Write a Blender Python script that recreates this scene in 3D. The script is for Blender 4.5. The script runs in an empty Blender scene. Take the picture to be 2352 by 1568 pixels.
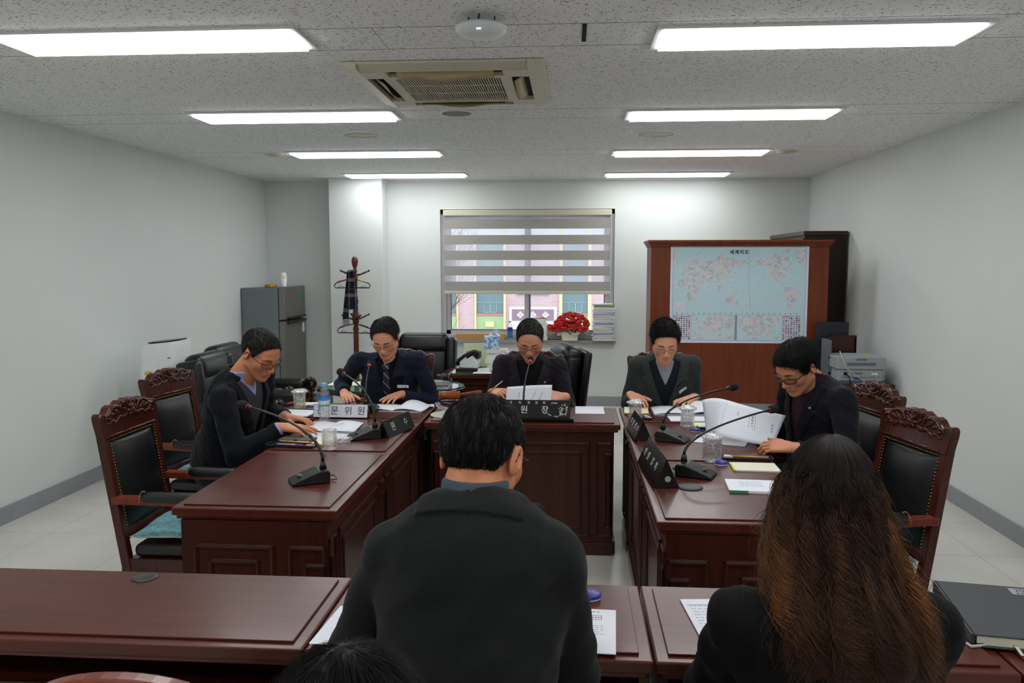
import bpy, bmesh, math, random
import numpy as np
from mathutils import Vector, Matrix, Euler
import openvdb
from concurrent.futures import ThreadPoolExecutor

PI = math.pi
S = bpy.context.scene
COL = S.collection
R = math.radians

# ------------------------------------------------------------------ camera, world, exposure
CAM_H = 1.62
cam_d = bpy.data.cameras.new('camera')
cam_d.sensor_width = 36.0
cam_d.lens = 1880.0 / 2352.0 * 36.0
cam_d.clip_start = 0.05
cam = bpy.data.objects.new('camera', cam_d)
COL.objects.link(cam)
cam.location = (0, 0, CAM_H)
cam.rotation_euler = (R(90 - 5.439), 0, R(4.179))
S.camera = cam

S.view_settings.view_transform = 'Standard'
S.view_settings.look = 'None'
S.view_settings.gamma = 1
S.view_settings.use_curve_mapping = False
S.view_settings.exposure = 0.54
LAMP = 8.0            # emission of the ceiling panels

world = bpy.data.worlds.new('overcast_sky')
S.world = world
world.use_nodes = True
bg = world.node_tree.nodes['Background']
bg.inputs[0].default_value = (0.86, 0.93, 1.0, 1)
bg.inputs[1].default_value = 1.6

# ------------------------------------------------------------------ materials
def lin(c):
    return tuple((x / 12.92 if x <= 0.04045 else ((x + 0.055) / 1.055) ** 2.4) for x in c)
def rgb(r, g, b):
    return lin((r / 255, g / 255, b / 255)) + (1.0,)

class NM:
    """small node-material helper"""
    def __init__(s, name):
        s.m = bpy.data.materials.new(name)
        s.m.use_nodes = True
        s.nt = s.m.node_tree
        s.b = s.nt.nodes['Principled BSDF']
    def n(s, t, **kw):
        n = s.nt.nodes.new(t)
        for k, v in kw.items():
            if k.startswith('i_'):
                key = k[2:]
                n.inputs[int(key) if key.isdigit() else key].default_value = v
            else:
                setattr(n, k, v)
        return n
    def l(s, a, b):
        s.nt.links.new(a, b)
    def set(s, **kw):
        for k, v in kw.items():
            s.b.inputs[k.replace('_', ' ')].default_value = v
    def coords(s, scale=(1, 1, 1), rot=(0, 0, 0), kind='Object'):
        tc = s.n('ShaderNodeTexCoord')
        mp = s.n('ShaderNodeMapping')
        mp.inputs['Scale'].default_value = scale
        mp.inputs['Rotation'].default_value = rot
        s.l(tc.outputs[kind], mp.inputs[0])
        return mp.outputs[0]
    def noise(s, vec, scale=5, detail=3, rough=0.5):
        n = s.n('ShaderNodeTexNoise')
        n.inputs['Scale'].default_value = scale
        n.inputs['Detail'].default_value = detail
        n.inputs['Roughness'].default_value = rough
        s.l(vec, n.inputs['Vector'])
        return n.outputs[0]
    def ramp(s, fac, stops):
        r = s.n('ShaderNodeValToRGB')
        e = r.color_ramp.elements
        while len(e) < len(stops): e.new(0.5)
        for i, (p, c) in enumerate(stops):
            e[i].position = p; e[i].color = c
        s.l(fac, r.inputs[0])
        return r.outputs[0]
    def math(s, op, a, b=None, c=None):
        n = s.n('ShaderNodeMath', operation=op)
        for i, x in enumerate((a, b, c)):
            if x is None: continue
            if isinstance(x, (int, float)): n.inputs[i].default_value = x
            else: s.l(x, n.inputs[i])
        return n.outputs[0]
    def mix(s, fac, a, b):
        n = s.n('ShaderNodeMix', data_type='RGBA')
        for i, x in ((0, fac), (6, a), (7, b)):
            if isinstance(x, (int, float, tuple)): n.inputs[i].default_value = x
            else: s.l(x, n.inputs[i])
        return n.outputs[2]
    def bump(s, h, strength=0.2, dist=0.002):
        n = s.n('ShaderNodeBump')
        n.inputs['Strength'].default_value = strength
        n.inputs['Distance'].default_value = dist
        s.l(h, n.inputs['Height'])
        s.l(n.outputs[0], s.b.inputs['Normal'])
    def color(s, c):
        s.l(c, s.b.inputs['Base Color'])

def plain(name, c, rough=0.5, metal=0.0, var=0.0, bump=0.0, bscale=60, **kw):
    m = NM(name)
    m.set(Base_Color=c, Roughness=rough, Metallic=metal)
    for k, v in kw.items(): m.b.inputs[k.replace('_', ' ')].default_value = v
    if var or bump:
        v = m.coords()
        nz = m.noise(v, bscale, 4)
        if var:
            a = tuple(x * (1 - var) for x in c[:3]) + (1,); b = tuple(min(1, x * (1 + var)) for x in c[:3]) + (1,)
            m.color(m.ramp(nz, [(0.3, a), (0.7, b)]))
        if bump: m.bump(nz, bump, 0.002)
    return m.m

def wood(name, dark, light, axis=0, rough=0.28, coat=0.4, scale=1.0):
    m = NM(name)
    sc = [26 * scale] * 3; sc[axis] = 1.3 * scale
    v = m.coords(tuple(sc))
    n1 = m.noise(v, 1.6, 6, 0.6)
    v2 = m.coords((2.2 * scale, 2.2 * scale, 2.2 * scale))
    n2 = m.noise(v2, 1.4, 2)
    f = m.math('ADD', m.math('MULTIPLY', n1, 0.7), m.math('MULTIPLY', n2, 0.3))
    m.color(m.ramp(f, [(0.32, dark), (0.66, light)]))
    m.set(Roughness=rough)
    m.b.inputs['Coat Weight'].default_value = coat * .4
    m.b.inputs['Specular IOR Level'].default_value = .3
    m.b.inputs['Coat Roughness'].default_value = 0.12
    m.bump(n1, 0.06, 0.001)
    return m.m

M = {}
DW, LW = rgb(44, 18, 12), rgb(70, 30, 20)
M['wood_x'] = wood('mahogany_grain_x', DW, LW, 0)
M['wood_y'] = wood('mahogany_grain_y', DW, LW, 1)
M['wood_z'] = wood('mahogany_grain_z', DW, LW, 2, rough=0.34, coat=0.25)
M['chair_wood'] = wood('mahogany_chair', rgb(50, 20, 13), rgb(78, 33, 22), 2, rough=0.26, coat=0.5)
M['arm_wood'] = wood('mahogany_armrest', rgb(88, 30, 15), rgb(122, 47, 26), 0, rough=0.24, coat=0.5)
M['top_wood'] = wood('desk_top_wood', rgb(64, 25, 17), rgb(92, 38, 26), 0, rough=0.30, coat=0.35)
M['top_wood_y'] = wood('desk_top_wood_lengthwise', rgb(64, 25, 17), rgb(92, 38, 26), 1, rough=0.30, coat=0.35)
M['panel_wood'] = wood('partition_wood', rgb(98, 42, 17), rgb(128, 60, 28), 2, rough=0.42, coat=0.15, scale=0.6)
M['stand_wood'] = wood('coat_stand_wood', rgb(72, 32, 17), rgb(104, 54, 30), 2, rough=0.25, coat=0.5)
M['dark_wood'] = wood('dark_bookcase_wood', rgb(20, 9, 8), rgb(36, 15, 12), 2, rough=0.4, coat=0.1)
M['gavel_wood'] = wood('gavel_wood', rgb(118, 52, 24), rgb(168, 86, 44), 0, rough=0.25, coat=0.5)
M['leather'] = plain('black_leather', rgb(15, 16, 18), 0.36, bump=0.25, bscale=260)
M['sofa_leather'] = plain('black_sofa_leather', rgb(11, 12, 14), 0.33, bump=0.2, bscale=200)
M['brass'] = plain('brass_nails', rgb(176, 146, 88), 0.3, 1.0)
M['black_plastic'] = plain('black_plastic', rgb(20, 21, 22), 0.42)
M['black_gloss'] = plain('black_lacquer', rgb(7, 8, 9), 0.22)
M['foam'] = plain('black_foam', rgb(12, 12, 13), 0.95, bump=0.8, bscale=500)
M['grey_metal'] = plain('gooseneck_metal', rgb(64, 64, 66), 0.35, 0.7)
M['red_ring'] = plain('red_plastic_ring', rgb(190, 36, 40), 0.4)
_rl = NM('lit_red_ring'); _rl.set(Base_Color=rgb(230, 40, 40)); _rl.b.inputs['Emission Color'].default_value = rgb(255, 50, 45); _rl.b.inputs['Emission Strength'].default_value = 1.2
M['lit_ring'] = _rl.m
M['white_plastic'] = plain('white_plastic', rgb(226, 229, 230), 0.4)
M['offwhite_plastic'] = plain('cream_plastic', rgb(204, 198, 176), 0.45)
M['aged_plastic'] = plain('yellowed_plastic', rgb(184, 166, 122), 0.5)
M['paper'] = plain('white_paper', rgb(228, 231, 240), 0.8)
M['paper_cream'] = plain('cream_paper', rgb(232, 229, 208), 0.8)
M['yellow_edge'] = plain('yellow_notepad_binding', rgb(214, 205, 60), 0.6)
M['ink'] = plain('printed_ink', rgb(52, 54, 66), 0.8)
M['ink_light'] = plain('pale_print', rgb(150, 156, 176), 0.8)
M['ink_blue'] = plain('blue_print', rgb(90, 130, 190), 0.8)
M['ink_green'] = plain('green_print', rgb(60, 140, 90), 0.8)
M['ink_red'] = plain('red_seal_print', rgb(176, 60, 52), 0.8)
M['blue_plastic'] = plain('blue_plastic', rgb(44, 46, 150), 0.4)
M['pen_body'] = plain('clear_pen_barrel', rgb(168, 182, 216), 0.3)
M['orange'] = plain('orange_pencil', rgb(222, 150, 60), 0.45)
M['pink'] = plain('pink_rubber', rgb(214, 150, 160), 0.6)
M['red_pen'] = plain('red_pen_plastic', rgb(180, 40, 44), 0.4)
M['glass_green'] = plain('green_tinted_glass', rgb(24, 104, 82), 0.06, Coat_Weight=0.6)
M['alu'] = plain('window_aluminium', rgb(190, 188, 192), 0.5, 0.1)
M['alu_dark'] = plain('window_gasket', rgb(70, 72, 76), 0.5)
M['steel'] = plain('brushed_steel', rgb(128, 126, 122), 0.38, 0.65)
M['fridge_side'] = plain('grey_painted_steel', rgb(112, 120, 124), 0.45, 0.1)
M['granite'] = plain('granite_sill', rgb(150, 150, 148), 0.4, var=0.5, bscale=300)
M['silver'] = plain('silver_lettering', rgb(214, 216, 220), 0.4, 0.4)
M['gold'] = plain('gold_badge', rgb(226, 190, 104), 0.3, 0.9)
M['grey_plastic'] = plain('grey_printer_plastic', rgb(150, 156, 160), 0.5)
M['mid_grey'] = plain('grey_printer_recess', rgb(98, 104, 110), 0.5)
M['cable_white'] = plain('beige_cable', rgb(180, 176, 164), 0.5)
M['black'] = plain('matt_black', rgb(8, 8, 9), 0.8)
M['lens_frame'] = plain('spectacle_frame', rgb(30, 26, 24), 0.3, 0.3)

def glass(name, c=(1, 1, 1, 1), rough=0.0, ior=1.5, bump=0.0, bscale=40):
    m = NM(name)
    m.set(Base_Color=c, Roughness=rough, IOR=ior)
    m.b.inputs['Transmission Weight'].default_value = 1.0
    if bump:
        v = m.coords()
        vo = m.n('ShaderNodeTexVoronoi', feature='DISTANCE_TO_EDGE')
        vo.inputs['Scale'].default_value = bscale
        m.l(v, vo.inputs['Vector'])
        m.bump(vo.outputs['Distance'], bump, 0.004)
    return m.m
def crystal(name, tr, bscale, edge=.03, white=.7):
    """clear cut glass: mostly see-through, sparkle painted as white lines along the cell edges"""
    m = NM(name); m.set(Base_Color=(.97, .98, 1, 1), Roughness=.03, IOR=1.45); m.b.inputs['Transmission Weight'].default_value = 1.0
    v = m.coords(); vo = m.n('ShaderNodeTexVoronoi', feature='DISTANCE_TO_EDGE'); vo.inputs['Scale'].default_value = bscale; m.l(v, vo.inputs['Vector']); m.bump(vo.outputs['Distance'], .5, .004)
    t = m.n('ShaderNodeBsdfTransparent'); x = m.n('ShaderNodeMixShader'); x.inputs[0].default_value = tr
    m.l(m.b.outputs[0], x.inputs[1]); m.l(t.outputs[0], x.inputs[2])
    g = m.n('ShaderNodeBsdfGlossy'); g.inputs['Color'].default_value = (.95, .97, 1, 1); g.inputs['Roughness'].default_value = .35
    d = m.n('ShaderNodeBsdfDiffuse'); d.inputs['Color'].default_value = (.85, .88, .92, 1)
    gd = m.n('ShaderNodeMixShader'); gd.inputs[0].default_value = .5; m.l(g.outputs[0], gd.inputs[1]); m.l(d.outputs[0], gd.inputs[2])
    f = m.math('MULTIPLY', m.math('LESS_THAN', vo.outputs['Distance'], edge), white)  # white mixed in along cell edges imitates glints of light
    y = m.n('ShaderNodeMixShader'); m.l(f, y.inputs[0]); m.l(x.outputs[0], y.inputs[1]); m.l(gd.outputs[0], y.inputs[2])
    m.l(y.outputs[0], m.nt.nodes['Material Output'].inputs[0]); return m.m
M['crystal'] = crystal('cut_crystal', .68, 62, .035, .38)
M['crystal_lid'] = crystal('cut_crystal_lid', .42, 90, .10, .75)
M['clear_plastic'] = crystal('clear_bottle_plastic', .7, 45, .02, .4)
M['lens'] = glass('spectacle_lens', (0.97, 0.97, 0.98, 1), 0.0, 1.02)

# ------------------------------------------------------------------ object helpers
def props(o, label=None, cat=None, group=None, kind=None):
    if label: o['label'] = label
    if cat: o['category'] = cat
    if group: o['group'] = group
    if kind: o['kind'] = kind
    return o
def empty(name, loc, label, cat, rz=0.0, group=None):
    o = bpy.data.objects.new(name, None)
    COL.objects.link(o)
    o.empty_display_size = 0.1
    o.location = loc; o.rotation_euler = (0, 0, rz)
    return props(o, label, cat, group)
def link(name, me, mats, parent=None, loc=None):
    o = bpy.data.objects.new(name, me)
    COL.objects.link(o)
    for m in (mats if isinstance(mats, (list, tuple)) else [mats]):
        me.materials.append(M[m] if isinstance(m, str) else m)
    if parent: o.parent = parent
    if loc: o.location = loc
    return o
def copy_tree(o, loc=None, rz=None, label=None, group=None, parent=None):
    c = o.copy(); COL.objects.link(c)
    if parent: c.parent = parent
    if loc: c.location = loc
    if rz is not None: c.rotation_euler = (0, 0, rz)
    if label: c['label'] = label
    if group: c['group'] = group
    for ch in [x for x in bpy.data.objects if x.parent == o]:
        copy_tree(ch, parent=c)
    return c

class MB:
    """collects simple shapes into one mesh"""
    def __init__(s):
        s.v = []; s.f = []; s.mi = []; s.sm = []
    def add(s, vs, fs, mi=0, smooth=False):
        o = len(s.v)
        s.v += [tuple(float(c) for c in v) for v in vs]
        for f in fs:
            s.f.append([i + o for i in f]); s.mi.append(mi); s.sm.append(smooth)
        return s
    def box(s, x0, x1, y0, y1, z0, z1, mi=0):
        return s.add([(x0, y0, z0), (x1, y0, z0), (x1, y1, z0), (x0, y1, z0), (x0, y0, z1), (x1, y0, z1), (x1, y1, z1), (x0, y1, z1)],
              [(0, 3, 2, 1), (4, 5, 6, 7), (0, 1, 5, 4), (1, 2, 6, 5), (2, 3, 7, 6), (3, 0, 4, 7)], mi)
    def obox(s, c, half, mat, mi=0):
        """oriented box: mat = 3x3 Matrix"""
        vs = []
        for z in (-1, 1):
            for (x, y) in ((-1, -1), (1, -1), (1, 1), (-1, 1)):
                vs.append(Vector(c) + mat @ Vector((x * half[0], y * half[1], z * half[2])))
        return s.add(vs, [(0, 3, 2, 1), (4, 5, 6, 7), (0, 1, 5, 4), (1, 2, 6, 5), (2, 3, 7, 6), (3, 0, 4, 7)], mi)
    def prism(s, poly, a0, a1, axis='y', mi=0, smooth=False):
        """2-D polygon extruded along an axis (poly in the two remaining axes, in order)"""
        def P(p, a):
            return {'x': (a, p[0], p[1]), 'y': (p[0], a, p[1]), 'z': (p[0], p[1], a)}[axis]
        n = len(poly)
        vs = [P(p, a0) for p in poly] + [P(p, a1) for p in poly]
        fs = [tuple(range(n)), tuple(range(2 * n - 1, n - 1, -1))] + [(i, i + n, (i + 1) % n + n, (i + 1) % n) for i in range(n)]
        return s.add(vs, fs, mi, smooth)
    def lathe(s, prof, c=(0, 0, 0), n=24, mi=0, smooth=True, mat=None, cap=True):
        vs = []; fs = []
        m = mat or Matrix.Identity(3)
        for (r, z) in prof:
            for k in range(n):
                a = 2 * PI * k / n
                vs.append(Vector(c) + m @ Vector((r * math.cos(a), r * math.sin(a), z)))
        for i in range(len(prof) - 1):
            for k in range(n):
                k2 = (k + 1) % n
                fs.append((i * n + k, i * n + k2, (i + 1) * n + k2, (i + 1) * n + k))
        if cap:
            fs.append(tuple(range(n - 1, -1, -1))); fs.append(tuple((len(prof) - 1) * n + k for k in range(n)))
        return s.add(vs, fs, mi, smooth)
    def tube(s, pts, r, n=8, mi=0, closed=False, flat=1.0):
        P = [Vector(p) for p in pts]
        rs = r if isinstance(r, (list, tuple)) else [r] * len(P)
        vs = []; up = None
        for i, p in enumerate(P):
            a = P[(i - 1) % len(P)] if (closed or i > 0) else p
            b = P[(i + 1) % len(P)] if (closed or i < len(P) - 1) else p
            t = (b - a).normalized()
            if up is None:
                up = t.orthogonal().normalized()
            up = (up - t * up.dot(t))
            up = up.normalized() if up.length > 1e-6 else t.orthogonal().normalized()
            w = t.cross(up)
            for k in range(n):
                an = 2 * PI * k / n
                vs.append(p + (up * math.cos(an) * flat + w * math.sin(an)) * rs[i])
        fs = []
        L = len(P)
        for i in range(L if closed else L - 1):
            j = (i + 1) % L
            for k in range(n):
                k2 = (k + 1) % n
                fs.append((i * n + k, i * n + k2, j * n + k2, j * n + k))
        if not closed:
            fs.append(tuple(range(n - 1, -1, -1))); fs.append(tuple((L - 1) * n + k for k in range(n)))
        return s.add(vs, fs, mi, True)
    def sphere(s, c, r, n=12, mi=0, sc=(1, 1, 1)):
        prof = [(max(1e-4, r * math.sin(PI * i / n)), -r * math.cos(PI * i / n)) for i in range(n + 1)]
        m = Matrix.Diagonal(sc)
        return s.lathe(prof, c, n * 2, mi, True, m)
    def sheet(s, pts_fn, nu, nv, th=0.0006, mi=0):
        """curved thin sheet with real thickness; pts_fn(u,v)->Vector"""
        g = [[Vector(pts_fn(i / nu, j / nv)) for i in range(nu + 1)] for j in range(nv + 1)]
        vs = []; 
        for j in range(nv + 1):
            for i in range(nu + 1): vs.append(g[j][i])
        n0 = len(vs)
        for j in range(nv + 1):
            for i in range(nu + 1):
                du = g[j][min(i + 1, nu)] - g[j][max(i - 1, 0)]; dv = g[min(j + 1, nv)][i] - g[max(j - 1, 0)][i]
                vs.append(g[j][i] + du.cross(dv).normalized() * th)
        W = nu + 1; fs = []
        for j in range(nv):
            for i in range(nu):
                a = j * W + i
                fs.append((a, a + W, a + W + 1, a + 1)); fs.append((n0 + a, n0 + a + 1, n0 + a + W + 1, n0 + a + W))
        for i in range(nu):
            fs.append((i, i + 1, n0 + i + 1, n0 + i)); a = nv * W + i; fs.append((a + 1, a, n0 + a, n0 + a + 1))
        for j in range(nv):
            a = j * W; fs.append((a + W, a, n0 + a, n0 + a + W)); a = j * W + nu; fs.append((a, a + W, n0 + a + W, n0 + a))
        return s.add(vs, fs, mi, True)
    def build(s, name, mats, parent=None, loc=None, bevel=0.0, seg=2, smooth=None):
        me = bpy.data.meshes.new(name)
        me.from_pydata(s.v, [], s.f)
        me.polygons.foreach_set('material_index', s.mi)
        sm = s.sm if smooth is None else [smooth] * len(s.f)
        me.polygons.foreach_set('use_smooth', sm)
        me.update()
        o = link(name, me, mats, parent, loc)
        if bevel:
            b = o.modifiers.new('b', 'BEVEL'); b.width = bevel; b.segments = seg; b.limit_method = 'ANGLE'; b.angle_limit = R(40)
            b.harden_normals = False
        return o

def rz(a): return Matrix.Rotation(a, 3, 'Z')

def text(body, size, parent, loc, rot, mat='silver', name='lettering', ext=0.0006, align='CENTER', space=1.0, offset=0.0, spacing=1.0):
    c = bpy.data.curves.new(name, 'FONT')
    c.body = body; c.size = size; c.align_x = align; c.align_y = 'CENTER'
    c.extrude = ext; c.space_character = space; c.offset = offset; c.space_line = spacing
    c.resolution_u = 3
    c.materials.append(M[mat])
    tmp = bpy.data.objects.new('tmp_text', c)
    me = bpy.data.meshes.new_from_object(tmp)
    bpy.data.objects.remove(tmp)
    me.name = name
    o = bpy.data.objects.new(name, me); COL.objects.link(o)
    if not me.materials: me.materials.append(M[mat])
    o.parent = parent; o.location = loc; o.rotation_euler = rot
    return o
# ------------------------------------------------------------------ the room
XL, XR, YB, YF, HC = -3.53, 2.60, 9.30, -3.2, 2.56
def structure(o): o['kind'] = 'structure'; return o

m = NM('white_wall_paint')
v = m.coords(); nz = m.noise(v, 120, 3); n2 = m.noise(v, 0.8, 3)
m.color(m.ramp(n2, [(0.3, rgb(214, 218, 216)), (0.7, rgb(219, 223, 221))])); m.set(Roughness=0.75); m.bump(nz, 0.08, 0.001)
M['wall'] = m.m
M['wall_grey'] = plain('grey_wall_paint', rgb(150, 152, 148), 0.75, bump=0.08, bscale=120)
M['baseboard'] = plain('grey_skirting_paint', rgb(146, 149, 154), 0.5, var=0.04, bscale=20)

# floor: pale terrazzo-like vinyl tiles
m = NM('pale_floor_tiles'); v = m.coords()
sx = m.n('ShaderNodeSeparateXYZ'); m.l(v, sx.inputs[0])
def grid_line(m, sock, period, w, off=0.0):
    a = m.math('ADD', sock, off)
    f = m.math('FRACT', m.math('DIVIDE', a, period))
    e = m.math('ABSOLUTE', m.math('SUBTRACT', f, 0.5))
    return m.math('GREATER_THAN', e, 0.5 - w / period / 2)
gl = m.math('MAXIMUM', grid_line(m, sx.outputs[0], 0.6, 0.004, 0.13), grid_line(m, sx.outputs[1], 0.6, 0.004, 0.2))
nz = m.noise(v, 2.2, 5); ns = m.noise(v, 90, 3)
base = m.ramp(m.math('ADD', m.math('MULTIPLY', nz, 0.6), m.math('MULTIPLY', ns, 0.4)), [(0.35, rgb(202, 198, 190)), (0.65, rgb(220, 217, 210))])
m.color(m.mix(gl, base, rgb(176, 172, 162))); m.set(Roughness=0.22)
M['floor'] = m.m

# ceiling: fissured mineral board with a light strip every 1.78 m
m = NM('fissured_ceiling_board'); v = m.coords()
def fissure(m, scale, rot, seed, thr):
    vv = m.coords(scale, (0, 0, rot)); 
    ad = m.n('ShaderNodeVectorMath', operation='ADD'); ad.inputs[1].default_value = (seed, seed * 1.7, 0); m.l(vv, ad.inputs[0])
    vo = m.n('ShaderNodeTexVoronoi', voronoi_dimensions='2D'); vo.inputs['Scale'].default_value = 1.0
    m.l(ad.outputs[0], vo.inputs['Vector'])
    sc = m.n('ShaderNodeSeparateColor'); m.l(vo.outputs['Color'], sc.inputs[0])
    rad = m.math('MULTIPLY', sc.outputs[0], thr)
    return m.math('MULTIPLY', m.math('LESS_THAN', vo.outputs['Distance'], rad), m.math('GREATER_THAN', sc.outputs[1], .70))
f1 = fissure(m, (30, 95, 1), 0.5, 3.1, 0.30)
f2 = fissure(m, (95, 34, 1), 0.35, 9.7, 0.26)
f3 = fissure(m, (70, 80, 1), 1.1, 5.3, 0.20)
mk = m.math('MAXIMUM', f1, m.math('MAXIMUM', f2, f3))
pick = m.noise(v, 7, 1)
markc = m.ramp(pick, [(0.4, rgb(104, 112, 112)), (0.5, rgb(150, 150, 150)), (0.6, rgb(166, 146, 142))])
sx = m.n('ShaderNodeSeparateXYZ'); m.l(v, sx.inputs[0])
l1 = grid_line(m, sx.outputs[1], 1.78, 0.006, -3.50 + 0.165)
l2 = grid_line(m, sx.outputs[1], 1.78, 0.006, -3.50 - 0.165)
# cross seams only inside the narrow strip
fy = m.math('FRACT', m.math('DIVIDE', m.math('ADD', sx.outputs[1], 1.78 / 2 - 3.50), 1.78))
instrip = m.math('LESS_THAN', m.math('ABSOLUTE', m.math('SUBTRACT', fy, 0.5)), 0.165 / 1.78)
l3 = m.math('MULTIPLY', instrip, grid_line(m, sx.outputs[0], 0.38, 0.002, 0.05))
l3 = m.math('MULTIPLY', l3, m.math('GREATER_THAN', m.noise(m.coords((1.2, 1.2, 1)), 1.3, 0), 0.5))
l4 = m.math('MULTIPLY', m.math('SUBTRACT', 1.0, instrip), grid_line(m, sx.outputs[0], 0.6, 0.002, 0.3))
basec = m.mix(mk, rgb(242, 242, 241), markc)
lines = m.math('MAXIMUM', l1, l2)
c2 = m.mix(lines, basec, rgb(98, 98, 98))
c3 = m.mix(l3, c2, rgb(70, 68, 68))
c4 = m.mix(m.math('MULTIPLY', l4, 0.35), c3, rgb(140, 140, 140))
m.color(c4); m.set(Roughness=0.9)
M['ceiling'] = m.m

structure(MB().box(XL, XR, YF, YB, -0.1, 0.0).build('floor', 'floor'))
structure(MB().box(XL, XR, YF, YB, HC, HC + 0.1).build('ceiling', 'ceiling'))
structure(MB().box(XL - 0.1, XL, YF - .1, YB + .2, -0.1, HC + .1).build('wall_left', 'wall'))
structure(MB().box(XR, XR + 0.1, YF - .1, YB + .2, -0.1, HC + .1).build('wall_right', 'wall'))
structure(MB().box(XL, XR, YF - .1, YF, -0.1, HC + .1).build('wall_front', 'wall'))
# back wall with the window opening
WX0, WX1, WZ0, WZ1 = -1.50, 0.475, 0.755, 2.23
CX0, CX1, CY = -2.70, -2.10, 9.02
w = MB()
w.box(CX1, WX0, YB, YB + .2, 0, HC); w.box(WX1, XR, YB, YB + .2, 0, HC)
w.box(WX0, WX1, YB, YB + .2, 0, WZ0); w.box(WX0, WX1, YB, YB + .2, WZ1, HC)
structure(w.build('wall_back', 'wall'))
structure(MB().box(XL, CX0 + .1, YB, YB + .2, 0, HC).build('wall_recess', 'wall'))
structure(MB().box(CX0, CX1, CY, YB + .1, 0, HC).build('wall_column', 'wall', bevel=0.004))
w = MB()
w.box(XL, XL + .012, YF, YB, 0, 0.11)
structure(w.build('baseboard_left', 'baseboard', bevel=0.002))
structure(MB().box(XR - .012, XR, YF, YB, 0, 0.11).build('baseboard_right', 'baseboard', bevel=0.002))
structure(MB().box(XL + .012, CX0, YB - .012, YB, 0, 0.11).box(CX1, XR - .012, YB - .012, YB, 0, 0.11).build('baseboard_back', 'baseboard', bevel=0.002))
structure(MB().box(XL, CX0, YB - .02, YB, HC - .035, HC).box(CX1, XR, YB - .02, YB, HC - .02, HC).build('trim_1', 'wall'))
# window
fr = MB()
y0, y1 = YB + .06, YB + .14
t = 0.055
fr.box(WX0, WX0 + t, y0, y1, WZ0, WZ1); fr.box(WX1 - t, WX1, y0, y1, WZ0, WZ1)
fr.box(WX0, WX1, y0, y1, WZ1 - t, WZ1); fr.box(WX0, WX1, y0, y1, WZ0, WZ0 + .05)
xm = -0.505
win = structure(empty('window_1', (0, 0, 0), None, None))
fo = fr.build('window_frame', 'alu', win, bevel=0.003)
for k, (a, b, yy) in enumerate(((WX0 + t, xm + .035, y0 + .035), (xm - .035, WX1 - t, y0))):
    s = MB(); q = 0.05; h0, h1 = WZ0 + .05, WZ1 - t
    s.box(a, a + q, yy, yy + .03, h0, h1); s.box(b - q, b, yy, yy + .03, h0, h1)
    s.box(a, b, yy, yy + .03, h0, h0 + q); s.box(a, b, yy, yy + .03, h1 - q, h1)
    so = s.build('sash', 'alu', win, bevel=0.002)
    g = MB(); e = .008
    for (p0, p1, r0, r1) in ((a + q, a + q + e, h0 + q, h1 - q), (b - q - e, b - q, h0 + q, h1 - q), (a + q, b - q, h0 + q, h0 + q + e), (a + q, b - q, h1 - q - e, h1 - q)):
        g.box(p0, p1, yy - .002, yy + .01, r0, r1)
    g.build('gasket', 'alu_dark', so)
    MB().box(a + q, b - q, yy + .012, yy + .016, h0 + q, h1 - q).build('pane', 'lens', so)
sl = MB().box(WX0 - .0, WX1 + .02, YB - .07, YB + .06, WZ0 - .035, WZ0)
sl.build('window_sill', 'granite', win, bevel=0.003)

# zebra roller blind
m = NM('blind_opaque_band'); m.set(Base_Color=rgb(176, 174, 168), Roughness=0.85); M['band'] = m.m
nt = m.nt; tr = nt.nodes.new('ShaderNodeBsdfTranslucent'); tr.inputs[0].default_value = rgb(196, 192, 186)
mx = nt.nodes.new('ShaderNodeMixShader'); mx.inputs[0].default_value = 0.22
nt.links.new(m.b.outputs[0], mx.inputs[1]); nt.links.new(tr.outputs[0], mx.inputs[2]); nt.links.new(mx.outputs[0], nt.nodes['Material Output'].inputs[0])
m = NM('blind_sheer_band'); m.set(Base_Color=rgb(214, 214, 226), Roughness=0.9); M['sheer'] = m.m
nt = m.nt; tr = nt.nodes.new('ShaderNodeBsdfTransparent'); mx = nt.nodes.new('ShaderNodeMixShader'); mx.inputs[0].default_value = 0.62
tl = nt.nodes.new('ShaderNodeBsdfTranslucent'); tl.inputs[0].default_value = rgb(236, 236, 246); mx2 = nt.nodes.new('ShaderNodeMixShader'); mx2.inputs[0].default_value = .5
nt.links.new(m.b.outputs[0], mx2.inputs[1]); nt.links.new(tl.outputs[0], mx2.inputs[2])
nt.links.new(mx2.outputs[0], mx.inputs[1]); nt.links.new(tr.outputs[0], mx.inputs[2]); nt.links.new(mx.outputs[0], nt.nodes['Material Output'].inputs[0])
bl = empty('roller_blind', (-0.51, YB - .02, WZ1), 'grey striped zebra roller blind half lowered over the window', 'blind')
bx0, bx1 = -0.945, 0.945
MB().box(bx0 - .005, bx1 + .005, -.025, .05, -.075, -.008).build('head_rail', 'offwhite_plastic', bl, bevel=0.01, seg=3)
band_b, band_s = MB(), MB()
zt = -.075
z = -0.115
band_s.box(bx0 + .01, bx1 - .01, .0, .0012, z, zt + .002)
for k in range(5):
    band_b.box(bx0 + .01, bx1 - .01, -.0006, .0014, z - .105, z)
    if k < 4: band_s.box(bx0 + .01, bx1 - .01, .0, .0012, z - .175, z - .105)
    z -= 0.175 if k < 4 else 0.105
band_b.build('opaque_bands', 'band', bl); band_s.build('sheer_bands', 'sheer', bl)
MB().box(bx0 + .005, bx1 - .005, -.008, .010, z - .035, z).build('bottom_rail', 'offwhite_plastic', bl, bevel=0.005, seg=3)
MB().tube([(bx1 - .012, -.012, -.05), (bx1 - .010, -.013, -.7), (bx1 - .004, -.012, -1.15), (bx1 + .0, -.013, -.7), (bx1 + .002, -.012, -.05)], .0016, 6, closed=True).build('pull_cord', 'white_plastic', bl)

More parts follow.
